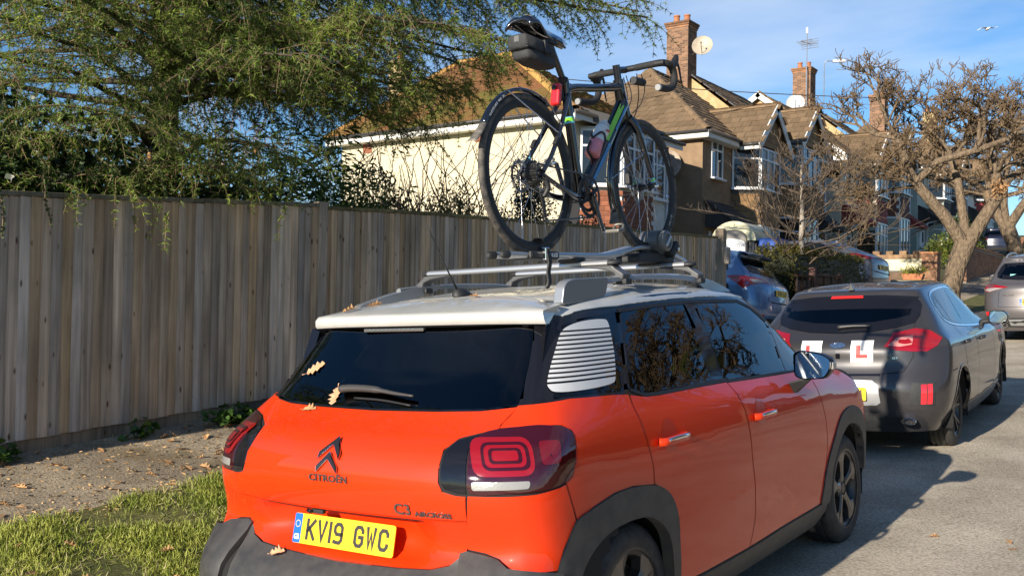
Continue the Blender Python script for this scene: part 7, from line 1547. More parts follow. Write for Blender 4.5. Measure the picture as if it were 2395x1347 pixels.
def cards(name, P, D, length, width, m, parent, off=(0, 0, 0), shape='leaf', curl=.15, N=None):
    """many small faces at P pointing along D (numpy arrays), as one mesh"""
    n = len(P); D = unit(D); S = unit(np.cross(D, NR.normal(size=(n, 3)) if N is None else N)); L = np.asarray(length).reshape(-1, 1)*np.ones((n, 1)); Wd = np.asarray(width).reshape(-1, 1)*np.ones((n, 1)); U = np.cross(S, D)
    if shape == 'needle': V = np.stack([P-S*Wd*.5, P+S*Wd*.5, P+D*L], 1); F = np.arange(3*n).reshape(n, 3)
    elif shape == 'blade':
        V = np.stack([P-S*Wd*.5, P+S*Wd*.5, P+D*L*.6+S*Wd*.4+U*L*.06, P+D*L+U*L*curl, P+D*L*.6-S*Wd*.4+U*L*.06], 1); F = np.arange(5*n).reshape(n, 5)
    else: V = np.stack([P, P+D*L*.45+S*Wd*.5+U*L*curl, P+D*L, P+D*L*.45-S*Wd*.5+U*L*curl], 1); F = np.arange(4*n).reshape(n, 4)
    V = V.reshape(-1, 3)-np.array(off); k = F.shape[1]
    me = bpy.data.meshes.new(name); me.vertices.add(len(V)); me.vertices.foreach_set('co', V.ravel()); me.loops.add(F.size); me.loops.foreach_set('vertex_index', F.ravel().astype(np.int32)); me.polygons.add(n); me.polygons.foreach_set('loop_start', np.arange(0, F.size, k, dtype=np.int32)); me.materials.append(m); me.update(calc_edges=True); me.validate()
    return link(bpy.data.objects.new(name, me), parent)
def tubes(name, segs, m, parent, off=(0, 0, 0), n=4):
    """segs: list of (points, radii) joined as one mesh"""
    mb = MB()
    for P, R in segs: mb.tube([Vector(p)-Vector(off) for p in P], list(R), n, caps=False)
    return mesh(name, mb.V, mb.F, m, parent, True)
# ---- the big conifer over the fence
def conifer():
    base = Vector((-5.6, 3.05, gz(-5.6, 3.05))); root = thing('conifer_tree', 'large drooping conifer spreading over the fence', 'tree', loc=base); R = random.Random(21)
    tubes('trunk', [([(base.x, base.y, base.z-.2), (base.x+.03, base.y, base.z+1.6), (base.x-.02, base.y+.04, base.z+4), (base.x, base.y, base.z+8.6)], [.17, .15, .11, .02])], M_BARK, root, base, 12)
    limbs = []; P = []; A = []; twigs = []
    def needles(pts, dens):
        for a, b in zip(pts[:-1], pts[1:]):
            L = (b-a).length; k = max(1, int(L/dens)); ax = (b-a).normalized()
            for i in range(k): P.append(tuple(a.lerp(b, (i+R.random())/k))); A.append(tuple(ax))
    specs = []
    for i in range(64):
        h = 1.65+(i % 32)*.115+R.uniform(-.1, .1); az = i*2.399+R.uniform(-.25, .25); L = 3.8-.20*max(0, h-2.2)+R.uniform(-.6, .4)
        if cos(az-.62) > .15 and h < 2.75: h += 1.15
        if cos(az-.62) > .15: L = min(L, 2.1+(h-2.4)*1.15)
        specs.append((h, az, L))
    up0 = len(specs); specs += [(5.3+.075*i, i*2.399, 3.3-.065*i) for i in range(44)]
    specs += [(2.75, .20, 2.9), (3.2, .12, 3.5), (3.0, .62, 2.9), (3.6, -.15, 4.0), (2.2, -.75, 3.0), (3.1, -.9, 3.6), (3.7, .45, 4.0), (1.9, -1.3, 2.8), (3.4, -1.5, 3.2), (2.7, -.35, 3.3), (3.9, -.6, 3.9), (4.2, .05, 4.2), (4.3, .7, 4.2), (3.3, .35, 3.6), (3.9, .2, 4.7), (3.75, .55, 4.6), (3.1, -.05, 3.6), (4.1, .4, 4.9), (4.0, .7, 4.6), (2.4, -1.6, 2.6), (1.95, -.45, 2.4), (2.2, -.2, 2.2), (1.8, -.9, 2.6), (2.1, -1.1, 2.9), (2.0, -1.9, 2.5)]
    for h, az, L in specs:
        d = Vector((cos(az), sin(az), 0)); s = base+Vector((0, 0, h)); pts = []; near = d.x > -.45 and h < 5.2
        for t in np.linspace(0, 1, 9): pts.append(s+d*L*t+Vector((0, 0, L*(.15*t-.19*t*t)+R.uniform(-.03, .03)))+Vector((R.uniform(-.05, .05), R.uniform(-.05, .05), 0))*t)
        limbs.append((pts, np.linspace(.036, .007, 9)))
        side = Vector((-d.y, d.x, 0)); n2 = int(L/(.125 if near else .22))
        for k in range(2, n2):
            t = k/n2; q = pts[int(t*8)].lerp(pts[min(8, int(t*8)+1)], t*8-int(t*8)); sg = 1 if k % 2 else -1
            l2 = (.30+.72*sin(pi*min(1, t*.85+.12)))*R.uniform(.55, 1.15); dd = (side*sg*R.uniform(.5, 1)+d*R.uniform(.3, .9)+Vector((0, 0, R.uniform(-.15, .25)))).normalized()
            p2 = [q+dd*l2*u+Vector((0, 0, -.30*l2*u*u+.05*u)) for u in np.linspace(0, 1, 5)]; twigs.append((p2, np.linspace(.006, .0025, 5))); dens = .042 if near else .08
            needles(p2, dens)
            for j in range(6 if near else 2):
                u = R.uniform(.15, 1); q2 = p2[int(u*4)].lerp(p2[min(4, int(u*4)+1)], u*4-int(u*4)); l3 = R.uniform(.10, .36); d3 = (dd*.5+Vector((R.uniform(-.6, .6), R.uniform(-.6, .6), -.6))).normalized()
                p3 = [q2, q2+d3*l3*.5, q2+d3*l3+Vector((0, 0, -.12*l3))]; twigs.append((p3, [.003, .0025, .002])); needles(p3, dens)
        needles(pts[3:], .05)
    tubes('limbs', limbs, M_BARK, root, base, 6)['kind'] = 'stuff'; tubes('twigs', twigs, M_TWIG, root, base, 3)['kind'] = 'stuff'
    P = np.array(P); A = np.array(A); k = 6; Q = np.repeat(P, k, 0); X = np.repeat(A, k, 0); D = NR.normal(size=Q.shape); D = unit(D-X*(D*X).sum(1, keepdims=True)*.7)+X*.45
    o = cards('crown', Q, D, NR.uniform(.030, .062, len(Q)), .0075, M_NEEDLE, root, base, 'needle'); o['kind'] = 'stuff'
    for i in range(5):
        q = Vector(P[R.randrange(len(P))]); MB().lathe(q-base, (0, 0, 1), [(-.035, .004), (-.02, .016), (.01, .02), (.035, .008)], 8).obj('cone', M_DEADL, root, True)
    return root
CON = conifer()
def leafy(name, label, cat, c, size, n, L, W, m, box=False, stems=0, seed=1, group=None, hole=.0, up=.3, flower=0):
    """shrub: leaf faces spread in lumps through an ellipsoid (or box) volume"""
    rg = np.random.default_rng(seed); c = np.array(c, float); s = np.array(size, float); root = thing(name, label, cat, loc=(c[0], c[1], gz(c[0], c[1])), group=group); b = np.array(root.location)
    if box:
        X = rg.uniform(-1, 1, (n, 3)); f = rg.integers(0, 3, n); X[np.arange(n), f] = np.sign(X[np.arange(n), f])*rg.uniform(.82, 1.04, n); X[:, 2] = np.abs(X[:, 2])*1.0 if False else X[:, 2]
        k = np.linalg.norm(X[:, [0, 2]], axis=1); X *= np.where(k > 1.28, 1.28/k, 1)[:, None]
    else:
        lump = unit(rg.normal(size=(26, 3)))*rg.uniform(.35, .85, (26, 1)); rad = rg.uniform(.22, .45, 26); i = rg.integers(0, 26, n); X = lump[i]+unit(rg.normal(size=(n, 3)))*(rad[i]*rg.uniform(.5, 1.05, n)**.5)[:, None]
    P = c+X*s; D = unit(X+rg.normal(size=(n, 3))*.7+np.array([0, 0, up])); P[:, 2] = np.maximum(P[:, 2], b[2]+.02)
    o = cards('foliage', P, D, rg.uniform(.6, 1.2, n)*L, rg.uniform(.7, 1.2, n)*W, m, root, b); o['kind'] = 'stuff'
    if stems:
        sg = []
        for k in range(stems):
            t = rg.normal(size=3)*.5; e = c+np.clip(t, -1, 1)*s*.9; e[2] = c[2]+s[2]*rg.uniform(.1, .95); p0 = np.array([c[0]+rg.normal()*s[0]*.15, c[1]+rg.normal()*s[1]*.3, b[2]-.05]); mid = (p0+e)/2+rg.normal(size=3)*.08; sg.append(([p0, mid, e], [.014, .010, .004]))
        tubes('stems', sg, M_TWIG, root, b, 4)
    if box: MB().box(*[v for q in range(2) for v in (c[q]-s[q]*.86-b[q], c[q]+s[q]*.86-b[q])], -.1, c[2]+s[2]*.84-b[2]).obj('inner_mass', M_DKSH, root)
    if flower:
        j = rg.integers(0, n, flower); cards('blossom', P[j]+X[j]*.05, D[j], .07, .06, M_WHITE, root, b)['kind'] = 'stuff'
    return root
leafy('ivy_thicket', 'dark ivy thicket hanging over the fence below the conifer', 'shrub', (-4.95, 1.2, 2.20), (.70, 2.4, 1.0), 11000, .075, .06, M_IVY, seed=3, stems=8)
leafy('ivy_thicket', 'dark leafy thicket behind the fence between conifer trunk and bamboo', 'shrub', (-5.3, 3.3, 2.05), (.5, 1.4, .8), 6000, .06, .05, M_IVY, seed=4, stems=6)
def strands():
    b = Vector((-3.86, .55, 2.25)); root = thing('ivy_strand', 'trailing leafy strands dangling down the fence face under the conifer', 'climber', loc=b); P = []; D = []; sg = []; R = random.Random(2)
    for y, z0, L in ((.55, 2.75, .85), (.86, 2.62, .62), (1.35, 2.55, .35), (.2, 2.5, .45), (1.75, 2.5, .22)):
        pts = [(-3.80+R.uniform(-.02, .03)-.35*max(0, (1-t*2.2)), y+.10*t+R.uniform(-.012, .012), z0-L*t+.10*(1-t)) for t in np.linspace(0, 1, 10)]; sg.append((pts, [.004]*10))
        for q in smooth_path(pts, 5):
            for _ in range(3): P.append(q); D.append((R.uniform(-.2, .9), R.uniform(-1, 1), R.uniform(-.8, .3)))
    tubes('stem', sg, M_TWIG, root, b, 4); cards('leaves', np.array(P), np.array(D), .022, .018, leaf_mat('strand_leaves', (.05, .09, .03), (.12, .17, .06), 20, .4), root, b)['kind'] = 'stuff'
strands()
# ---- bamboo: canes with drooping lance leaves
def bamboo():
    c = Vector((-6.2, 5.25, gz(-6.2, 5.25))); root = thing('bamboo', 'leafy green bamboo clump behind the fence post', 'bamboo', loc=c); R = random.Random(8); sg = []; P = []; D = []
    for k in range(62):
        p0 = c+Vector((R.gauss(0, .5), R.gauss(0, .62), 0)); h = R.uniform(2.0, 3.05)*(1 if k > 6 else 1.10); lean = Vector((R.uniform(-.25, .3), R.uniform(-.35, .35), 0))
        pts = [p0+Vector((0, 0, h*t))+lean*t*t for t in np.linspace(0, 1, 6)]; sg.append((pts, np.linspace(.009, .003, 6)))
        for _ in range(34):
            t = R.uniform(.35, 1); q = p0+Vector((0, 0, h*t))+lean*t*t; a = R.uniform(0, 6.28); d0 = Vector((cos(a), sin(a), R.uniform(-.2, .3)))
            q2 = q+d0*R.uniform(.05, .25)
            for _ in range(4): P.append(q2+Vector((R.gauss(0, .03), R.gauss(0, .03), R.gauss(0, .03)))); D.append((d0.x+R.gauss(0, .5), d0.y+R.gauss(0, .5), R.uniform(-.9, .25)))
    tubes('canes', sg, mat('bamboo_cane', (.16, .17, .05), .6), root, c, 5); cards('leaves', np.array(P), np.array(D), NR.uniform(.10, .19, len(P)), .027, M_BAMB, root, c)['kind'] = 'stuff'
bamboo()
leafy('leafy_shrub', 'olive green leafy shrub in front of the cream house wall', 'shrub', (-6.1, 6.75, 2.35), (.65, 1.05, 1.05), 9000, .06, .032, M_SHRUB, stems=30, seed=7)
leafy('leafy_shrub', 'low tangled brown green shrub right of the olive shrub', 'shrub', (-6.0, 8.3, 2.2), (.6, 1.1, .95), 6500, .05, .026, M_SHRUB, stems=40, seed=9)
leafy('dark_shrub', 'dense dark evergreen shrub seen through the bicycle rear wheel', 'shrub', (-6.0, 9.55, 2.5), (.55, .62, 1.3), 9000, .05, .03, M_DKSH, seed=12, stems=6)
leafy('dark_shrub', 'low dark evergreen shrub along the fence top behind the bicycle cranks', 'shrub', (-5.6, 10.7, 2.15), (.5, 1.0, .85), 7000, .05, .03, M_DKSH, seed=13, stems=6)
def bare_shrub(label, c, n, h, sp, seed, m=None, r0=.014):
    R = random.Random(seed); c = Vector(c); root = thing('bare_shrub', label, 'shrub', loc=c); sg = []; P = []; D = []
    def grow(p, d, L, r, lv):
        pts = [p]; 
        for i in range(4):
            d = (d+Vector((R.gauss(0, .14), R.gauss(0, .14), R.uniform(-.02, .12)))).normalized(); p = p+d*L/4; pts.append(p)
        sg.append((pts, np.linspace(r, r*.6, 5)))
        if lv:
            for k in range(R.randint(2, 3)):
                q = pts[R.randint(2, 4)]; grow(q, (d+Vector((R.gauss(0, .45), R.gauss(0, .45), R.uniform(0, .3)))).normalized(), L*R.uniform(.5, .8), r*.62, lv-1)
        elif R.random() < .5:
            for _ in range(2): P.append(pts[R.randint(1, 4)]); D.append((R.gauss(0, 1), R.gauss(0, 1), R.gauss(0, 1)))
    for k in range(n): grow(c+Vector((R.gauss(0, sp*.3), R.gauss(0, sp*.4), 0)), Vector((R.gauss(0, .22), R.gauss(0, .28), 1)).normalized(), h*R.uniform(.4, .62), r0, 2)
    tubes('branches', sg, m or M_TWIG, root, c, 4)
    if P: cards('last_leaves', np.array(P), np.array(D), .04, .02, M_SHRUB, root, c)['kind'] = 'stuff'
bare_shrub('bare upright stemmed shrub against the cream wall left of the bicycle', (-6.15, 7.75, gz(-6.15, 7.75)), 24, 3.1, .9, 5, r0=.016)
bare_shrub('thin twiggy stems rising above the olive shrub by the cream wall', (-6.3, 6.6, gz(-6.3, 6.6)), 9, 2.7, .9, 15, r0=.009)
# ---- bare trees
def branching(root, base, limbs, seed, m, mt, lv, spread, up, tw, ratio=(.62, .82), kids=(2, 3), minr=.005, spur=True, wob=.16):
    R = random.Random(seed); big = []; fine = []
    def grow(p, d, L, r, l):
        pts = [p]; n = 4
        for i in range(n):
            d = (d+Vector((R.gauss(0, wob), R.gauss(0, wob), R.gauss(up, wob*.8)))).normalized(); p = p+d*L/n; pts.append(p)
        rr = np.linspace(r, max(minr, r*.62), n+1); (big if r > .03 else fine).append((pts, rr))
        if l == 0: return
        for k in range(R.randint(*kids)):
            q = pts[R.randint(2, n)] if k else pts[-1]; a = Vector((R.gauss(0, spread), R.gauss(0, spread), R.gauss(up, spread*.55)))
            grow(q, (d+a).normalized(), L*R.uniform(*ratio), max(minr, r*R.uniform(.5, .68)), l-1)
        if spur and l <= 3:
            for _ in range(tw):
                q = pts[R.randint(1, n)]; e = q+Vector((R.gauss(0, .06), R.gauss(0, .06), R.uniform(.03, .16))); fine.append(([q, (q+e)/2+Vector((R.gauss(0, .015), R.gauss(0, .015), 0)), e], [minr*1.3, minr*1.2, minr*1.35]))
    for p, d, L, r, l in limbs: grow(Vector(p), Vector(d).normalized(), L, r, l)
    if big: tubes('limbs', big, m, root, base, 7)['kind'] = 'stuff'
    o = tubes('crown', fine, mt, root, base, 3); o['kind'] = 'stuff'; return o
def pollard():
    b = Vector((-2.25, 21.6, gz(-2.25, 21.6))); root = thing('pollarded_tree', 'gnarled pollarded street tree with leafless knobbly crown beside the second driveway', 'tree', loc=b)
    dirR = Vector((.814, .581, 0)); dirD = Vector((-.581, .814, 0)); A = lambda l, d, z: b+dirR*l+dirD*d+Vector((0, 0, z))
    f1 = A(.34, 0, 1.72)
    tubes('trunk', [([A(-.08, 0, -.3), A(-.06, 0, 0), A(.0, .0, .6), A(.12, 0, 1.15), f1], [.34, .27, .215, .215, .24]), ([f1-Vector((0, 0, .12)), A(-.15, .05, 2.35), A(-.72, .10, 3.0), A(-.95, .1, 3.35), A(-1.25, 0, 4.1)], [.16, .135, .12, .11, .08]), ([f1-Vector((0, 0, .1)), A(.70, -.05, 2.25), A(.98, -.15, 2.75), A(.92, -.2, 3.3)], [.165, .15, .135, .10]), ([f1, A(.36, .2, 2.4), A(.30, .35, 3.2), A(.15, .5, 3.8)], [.12, .105, .09, .07]), ([A(-.80, .1, 3.1), A(-.45, -.3, 3.55), A(.25, -.6, 3.75), A(.9, -.8, 4.0)], [.085, .08, .07, .055]), ([A(.95, -.18, 2.85), A(1.5, .2, 3.3), A(2.3, .3, 3.75)], [.10, .085, .055])], M_PBARK, root, b, 10)
    L = []
    for (l, d, z), dirs in {(-1.25, 0, 4.1): [(-.9, .2, .35), (-.3, -.5, .6), (-.2, .6, .8)], (-.95, .1, 3.35): [(-1, -.2, .1), (-.7, .6, .2)], (.92, -.2, 3.3): [(.2, -.6, .7), (.7, -.2, .5), (-.3, .3, .9)], (.15, .5, 3.8): [(-.4, .5, .6), (.5, .5, .6), (-.6, .1, .8)], (.9, -.8, 4.0): [(.7, -.2, .5), (.4, -.6, .5), (.1, -.2, .9)], (2.3, .3, 3.75): [(.8, .2, .3), (.4, .6, .5), (.6, -.5, .5)], (.25, -.6, 3.75): [(-.1, -.6, .7), (.2, -.1, .9)], (-.72, .1, 3.0): [(-.8, .5, .0), (-.9, -.4, .1)], (.3, .35, 3.2): [(.1, .8, .3), (-.7, .5, .2)], (.98, -.15, 2.75): [(.9, -.4, .15), (.8, .5, .1)], (.0, .0, 3.6): [(-.5, -.3, .9), (.4, -.2, .9)]}.items():
        for dl, dd, dz in dirs: L.append((A(l, d, z), dirR*dl+dirD*dd+Vector((0, 0, dz)), 1.0, .050, 4))
    branching(root, b, L, 3, M_PBARK, M_TWIG, 4, .74, .02, 5, (.55, .76), (2, 4), .0072, True, .24)
    cards('nest', np.array([A(.92, -.35, 2.95)+Vector((NR.normal()*.10, NR.normal()*.10, NR.normal()*.09)) for _ in range(140)]), NR.normal(size=(140, 3)), .12, .035, M_DEADL, root, b)['kind'] = 'stuff'
    return root
POL = pollard()
def again(src, label, loc, rz, sc=1.0):
    c = copy_tree(src); c.location = loc; c.rotation_euler = (0, 0, rz); c.scale = (sc, sc, sc); c['label'] = label; return c
again(POL, 'second leafless pollarded tree farther up the verge', (-2.2, 31.0, gz(-2.2, 31.0)+.35), 2.4, .98)
again(POL, 'third leafless street tree near the top of the hill', (-2.3, 43, gz(-2.3, 43)+.2), 4.1, .95)
def birch():
    b = Vector((-3.72, 15.65, gz(-3.72, 15.65))); root = thing('young_birch', 'slender leafless young tree rising from the clipped hedge', 'tree', loc=b); A = lambda x, y, z: b+Vector((x, y, z))
    tubes('trunk', [([A(0, 0, -.1), A(.0, .01, 1.2), A(.02, .0, 2.2), A(-.02, .03, 3.2)], [.075, .062, .045, .016])], M_BIRCH, root, b, 9)
    R = random.Random(6); L = []
    for k in range(34):
        z = 1.15+k*.06; a = k*2.4; L.append((A(.01, 0, z), (cos(a), sin(a), R.uniform(.15, .75)), R.uniform(.75, 1.15)*(1.15-.02*k), .020, 3))
    branching(root, b, L, 9, M_BIRCH, M_BTWIG, 3, .42, .06, 2, (.55, .78), (2, 3), .0042, True, .15)
birch()
def far_tree():
    b = Vector((-29.5, 22.5, gz(-29.5, 22.5))); root = thing('far_bare_tree', 'far hazy leafless tree in the gap below the conifer', 'tree', loc=b)
    tubes('trunk', [([b-Vector((0, 0, .2)), b+Vector((0, 0, 2.5)), b+Vector((.1, 0, 5.2))], [.2, .14, .04])], M_BIRCH, root, b, 7); R = random.Random(4)
    branching(root, b, [(b+Vector((0, 0, 1.4+.3*k)), (cos(k*2.4), sin(k*2.4), 1.1), 1.5, .05, 3) for k in range(13)], 4, M_BIRCH, mat('pinkish_twigs', (.34, .24, .22), .9), 3, .4, .1, 0, (.6, .8), (2, 3), .014, False, .12)
far_tree()
leafy('clipped_hedge', 'clipped olive brown hedge behind the low wooden fence', 'hedge', (-3.95, 17.15, 1.85), (.36, 2.35, .80), 16000, .05, .032, M_HEDGE, box=True, seed=31)
leafy('flowering_evergreen', 'rounded evergreen bush dotted with white blossom above the brick wall', 'shrub', (-4.75, 36.0, 3.75), (.85, .95, 1.15), 5200, .10, .05, M_EVER, seed=17, stems=10, flower=60)
leafy('garden_shrub', 'straggly garden shrub in front of the far bay windows', 'shrub', (-7.2, 43.5, 4.1), (.6, 1.0, .8), 1500, .10, .05, M_EVER, seed=18, stems=14)
leafy('garden_shrub', 'bright low shrub at the right edge behind the second tree', 'shrub', (-2.9, 40.5, 3.9), (.6, .9, .8), 1500, .09, .05, leaf_mat('yellow_shrub', (.16, .13, .03), (.32, .24, .07), 3), seed=19, stems=10)
# ---- grass, weeds and fallen leaves
def grass():
    n = 130000; y = NR.uniform(-1.6, 5.5, n)**1.0; x = NR.uniform(-2.80, XK-.08, n); keep = NR.random(n) < np.clip((x+2.86)/.22, .0, 1)*np.clip(1.25-.12*y, .35, 1); x, y = x[keep], y[keep]
    cl = np.array([noise.noise(Vector((a*2.3, b*2.3, 0))) for a, b in zip(x, y)]); k2 = NR.random(len(x)) < np.clip(.62+cl*1.9, .06, 1); x, y, cl = x[k2], y[k2], cl[k2]
    z = np.array([gz(a, b) for a, b in zip(x, y)])+.004; P = np.stack([x, y, z], 1); D = NR.normal(size=P.shape)*.55+np.array([.05, .0, .85]); D[:, 2] = np.abs(D[:, 2])
    o = cards('grass', P, D, NR.uniform(.022, .062, len(P))*(1+.5*cl), NR.uniform(.0022, .0042, len(P)), M_GRASS, None, (0, 0, 0), 'blade', .22); tag(o, 'short rough verge grass between the path and the orange car', 'grass', kind='stuff')
    k3 = NR.random(len(P)) < np.clip(.10-cl*.25, .02, .3); o = cards('dry_grass', P[k3], D[k3]*np.array([1.5, 1.5, .45]), NR.uniform(.03, .08, k3.sum()), .0032, mat('straw', (.46, .40, .20), .8, var=.3, vscale=40), None, (0, 0, 0), 'blade', .2); tag(o, 'withered straw coloured blades lying through the verge grass', 'grass', kind='stuff')
grass()
def leaf_outline(seed, L=.07, lobes=4):
    R = random.Random(seed); pts = []
    for s in (1, -1):
        q = []
        for i in range(lobes*2+1):
            t = i/(lobes*2); w = (.23*sin(pi*min(.98, t*.92+.04))**.8)*(1.25 if i % 2 else .55)*R.uniform(.85, 1.15); q.append((L*(t-.5), s*L*w*1.15))
        pts += q if s > 0 else q[::-1]
    return pts
def leaf_mesh(seed, L=.07, curl=.25):
    P = leaf_outline(seed, L); n = len(P); R = random.Random(seed+50); V = [(a, b, curl*(b*b/L*3+(a/L)**2*.03*R.uniform(-1, 2)*L*8)+R.uniform(-.002, .002)) for a, b in P]; h = n//2
    V += [(P[i][0], 0, 0.0) for i in range(h)]; F = []
    for i in range(h-1): F += [(i, i+1, n+i+1, n+i), (n-1-i, n+i, n+i+1, n-2-i)]
    V += [(-L*.5, 0, 0), (-L*.72, .003, .004), (-L*.72, -.001, .004)]; k = len(V); F.append((k-3, k-2, k-1))
    me = bpy.data.meshes.new('fallen_leaf'); me.from_pydata(V, [], F); me.materials.append(M_DEADL); return me
LEAVES = [leaf_mesh(s, .075, c) for s, c in ((1, .15), (2, .9), (3, .12), (4, 1.1), (5, .5))]
def litter():
    R = random.Random(12)
    for k in range(190):
        y = R.uniform(-.6, 4.6); r = R.random(); x = R.uniform(-3.9, -2.75) if r < .75 else R.uniform(-2.75, -1.5)
        on = 'path' if x < -2.75 else 'grass'
        o = link(bpy.data.objects.new('fallen_leaf', R.choice(LEAVES))); s = R.uniform(.55, 1.25); o.scale = (s, s, s); o.location = (x, y, gz(x, y)+(.012 if on == 'path' else .035)); o.rotation_euler = (R.gauss(0, .25), R.gauss(0, .25), R.uniform(0, 6.28))
        tag(o, 'curled dry brown leaf lying on the '+('tarmac path by the fence' if on == 'path' else 'grass verge'), 'leaf', 'fallen leaves on the '+on)
    n = 5200; y = NR.uniform(-1, 6.5, n); x = np.where(NR.random(n) < .8, NR.uniform(-3.9, -2.65, n), NR.normal(-2.78, .10, n)); z = np.array([gz(a, b) for a, b in zip(x, y)])+.008
    D = NR.normal(size=(n, 3)); D[:, 2] *= .12; o = cards('leaf_litter', np.stack([x, y, z], 1), D, NR.uniform(.008, .05, n), NR.uniform(.003, .014, n), mat('litter_tan', (.50, .34, .16), .85, var=.4, vscale=30, col2=(.30, .17, .07)), None, curl=.1); tag(o, 'scattered straw and leaf crumbs across the tarmac path', 'leaf litter', kind='stuff')
    for k in range(9):
        x, y = R.uniform(1.2, 3.0), R.uniform(2.5, 7); o = link(bpy.data.objects.new('fallen_leaf', R.choice(LEAVES))); o.location = (x, y, gz(x, y)+.016); o.rotation_euler = (0, 0, R.uniform(0, 6)); o.scale = (.8, .8, .8); tag(o, 'small brown leaf lying on the sunlit road', 'leaf', 'leaves on the road')
litter()
def car_leaves():
    c = C3CAR
    M_PALEL = mat('dry_pink_leaf', (.62, .36, .20), .7, var=.3, vscale=25, col2=(.45, .24, .12))
    def put(x, z, phi, rot, s, label, k, m=None, lift=.006):
        l, n = c.cast(x, z, phi); me = LEAVES[k].copy()
        if m: me.materials[0] = m
        ex = n.orthogonal().normalized(); ex = (Vector((1, 0, 0))-n*n.x).normalized(); ey = n.cross(ex)
        o = link(bpy.data.objects.new('oak_leaf', me)); o.matrix_world = CARM @ rot_to(ex, ey, n, l+n*lift) @ Matrix.Rotation(rot, 4, 'Z') @ Matrix.Scale(s, 4); tag(o, label, 'leaf')
    put(-.48, 1.244, 0, .55, 1.3, 'pale oak leaf stuck high on the orange car rear window', 0, M_PALEL); put(-.27, 1.140, 0, -1.25, 1.25, 'pale oak leaf beside the rear wiper of the orange car', 2, M_PALEL); put(-.345, 1.088, 0, .1, .95, 'brown oak leaf on the orange tailgate below the window', 4, None, .010)
    put(-.29, .565, 0, .3, .9, 'dry leaf lying on the black rear bumper', 1, M_PALEL, .02); put(-.43, .71, 'top', .3, 1.0, 'rust brown leaf at the left edge of the white roof', 3, None, .012); put(-.42, .56, 'top', .5, .9, 'rust brown leaf on the white roof spoiler', 1, None, .03)
    put(.12, .735, 'top', 0, .6, 'small brown leaf at the roof seam behind the aerial', 3, None, .012); put(.42, 1.05, 'top', .2, 1.0, 'flat tan leaf beside the right roof rail', 2, None, .012)
car_leaves()
def weeds():
    for k, (x, y, r, n, lab) in enumerate([(-3.80, 1.68, .12, 34, 'small clump of round green leaves at the fence foot'), (-3.76, 2.45, .24, 120, 'broad clump of round green leaves at the fence foot'), (-3.78, 3.1, .26, 140, 'largest clump of green leaves by the fence beside the orange car'), (-3.84, .62, .16, 50, 'bright weeds at the fence foot beside the bare board')]):
        b = Vector((x, y, gz(x, y))); root = thing('weed_clump', lab, 'weed', loc=b); R = random.Random(k+3); proto = []
        for v in range(3):
            P = [(.034*cos(t)*(1-.25*cos(5*t)**2*(v == 2)), .034*sin(t)*(1-.15*sin(4*t)**2), .006*cos(2*t)) for t in np.linspace(0, 2*pi, 13)[:-1]]; me = bpy.data.meshes.new('leaf'); me.from_pydata(P+[(0, 0, -.006)], [], [(i, (i+1) % 12, 12) for i in range(12)]); me.materials.append(M_WEED); proto.append(me)
        st = []
        for i in range(n):
            a = R.uniform(0, 6.28); rr = r*sqrt(R.random()); p = Vector((abs(rr*cos(a))*.75, rr*sin(a)*1.3, R.uniform(.02, .16)*(1.2-rr/r*.7))); o = link(bpy.data.objects.new('leaf', R.choice(proto)), root); o.location = p; s = R.uniform(.5, 1.15); o.scale = (s, s, s); o.rotation_euler = (R.gauss(0, .5), R.gauss(.4, .4), a); st.append(([(p.x*.3, p.y*.4, 0), p], [.002, .0015]))
        tubes('stems', st, M_WEED, root, (0, 0, 0), 3)
weeds()
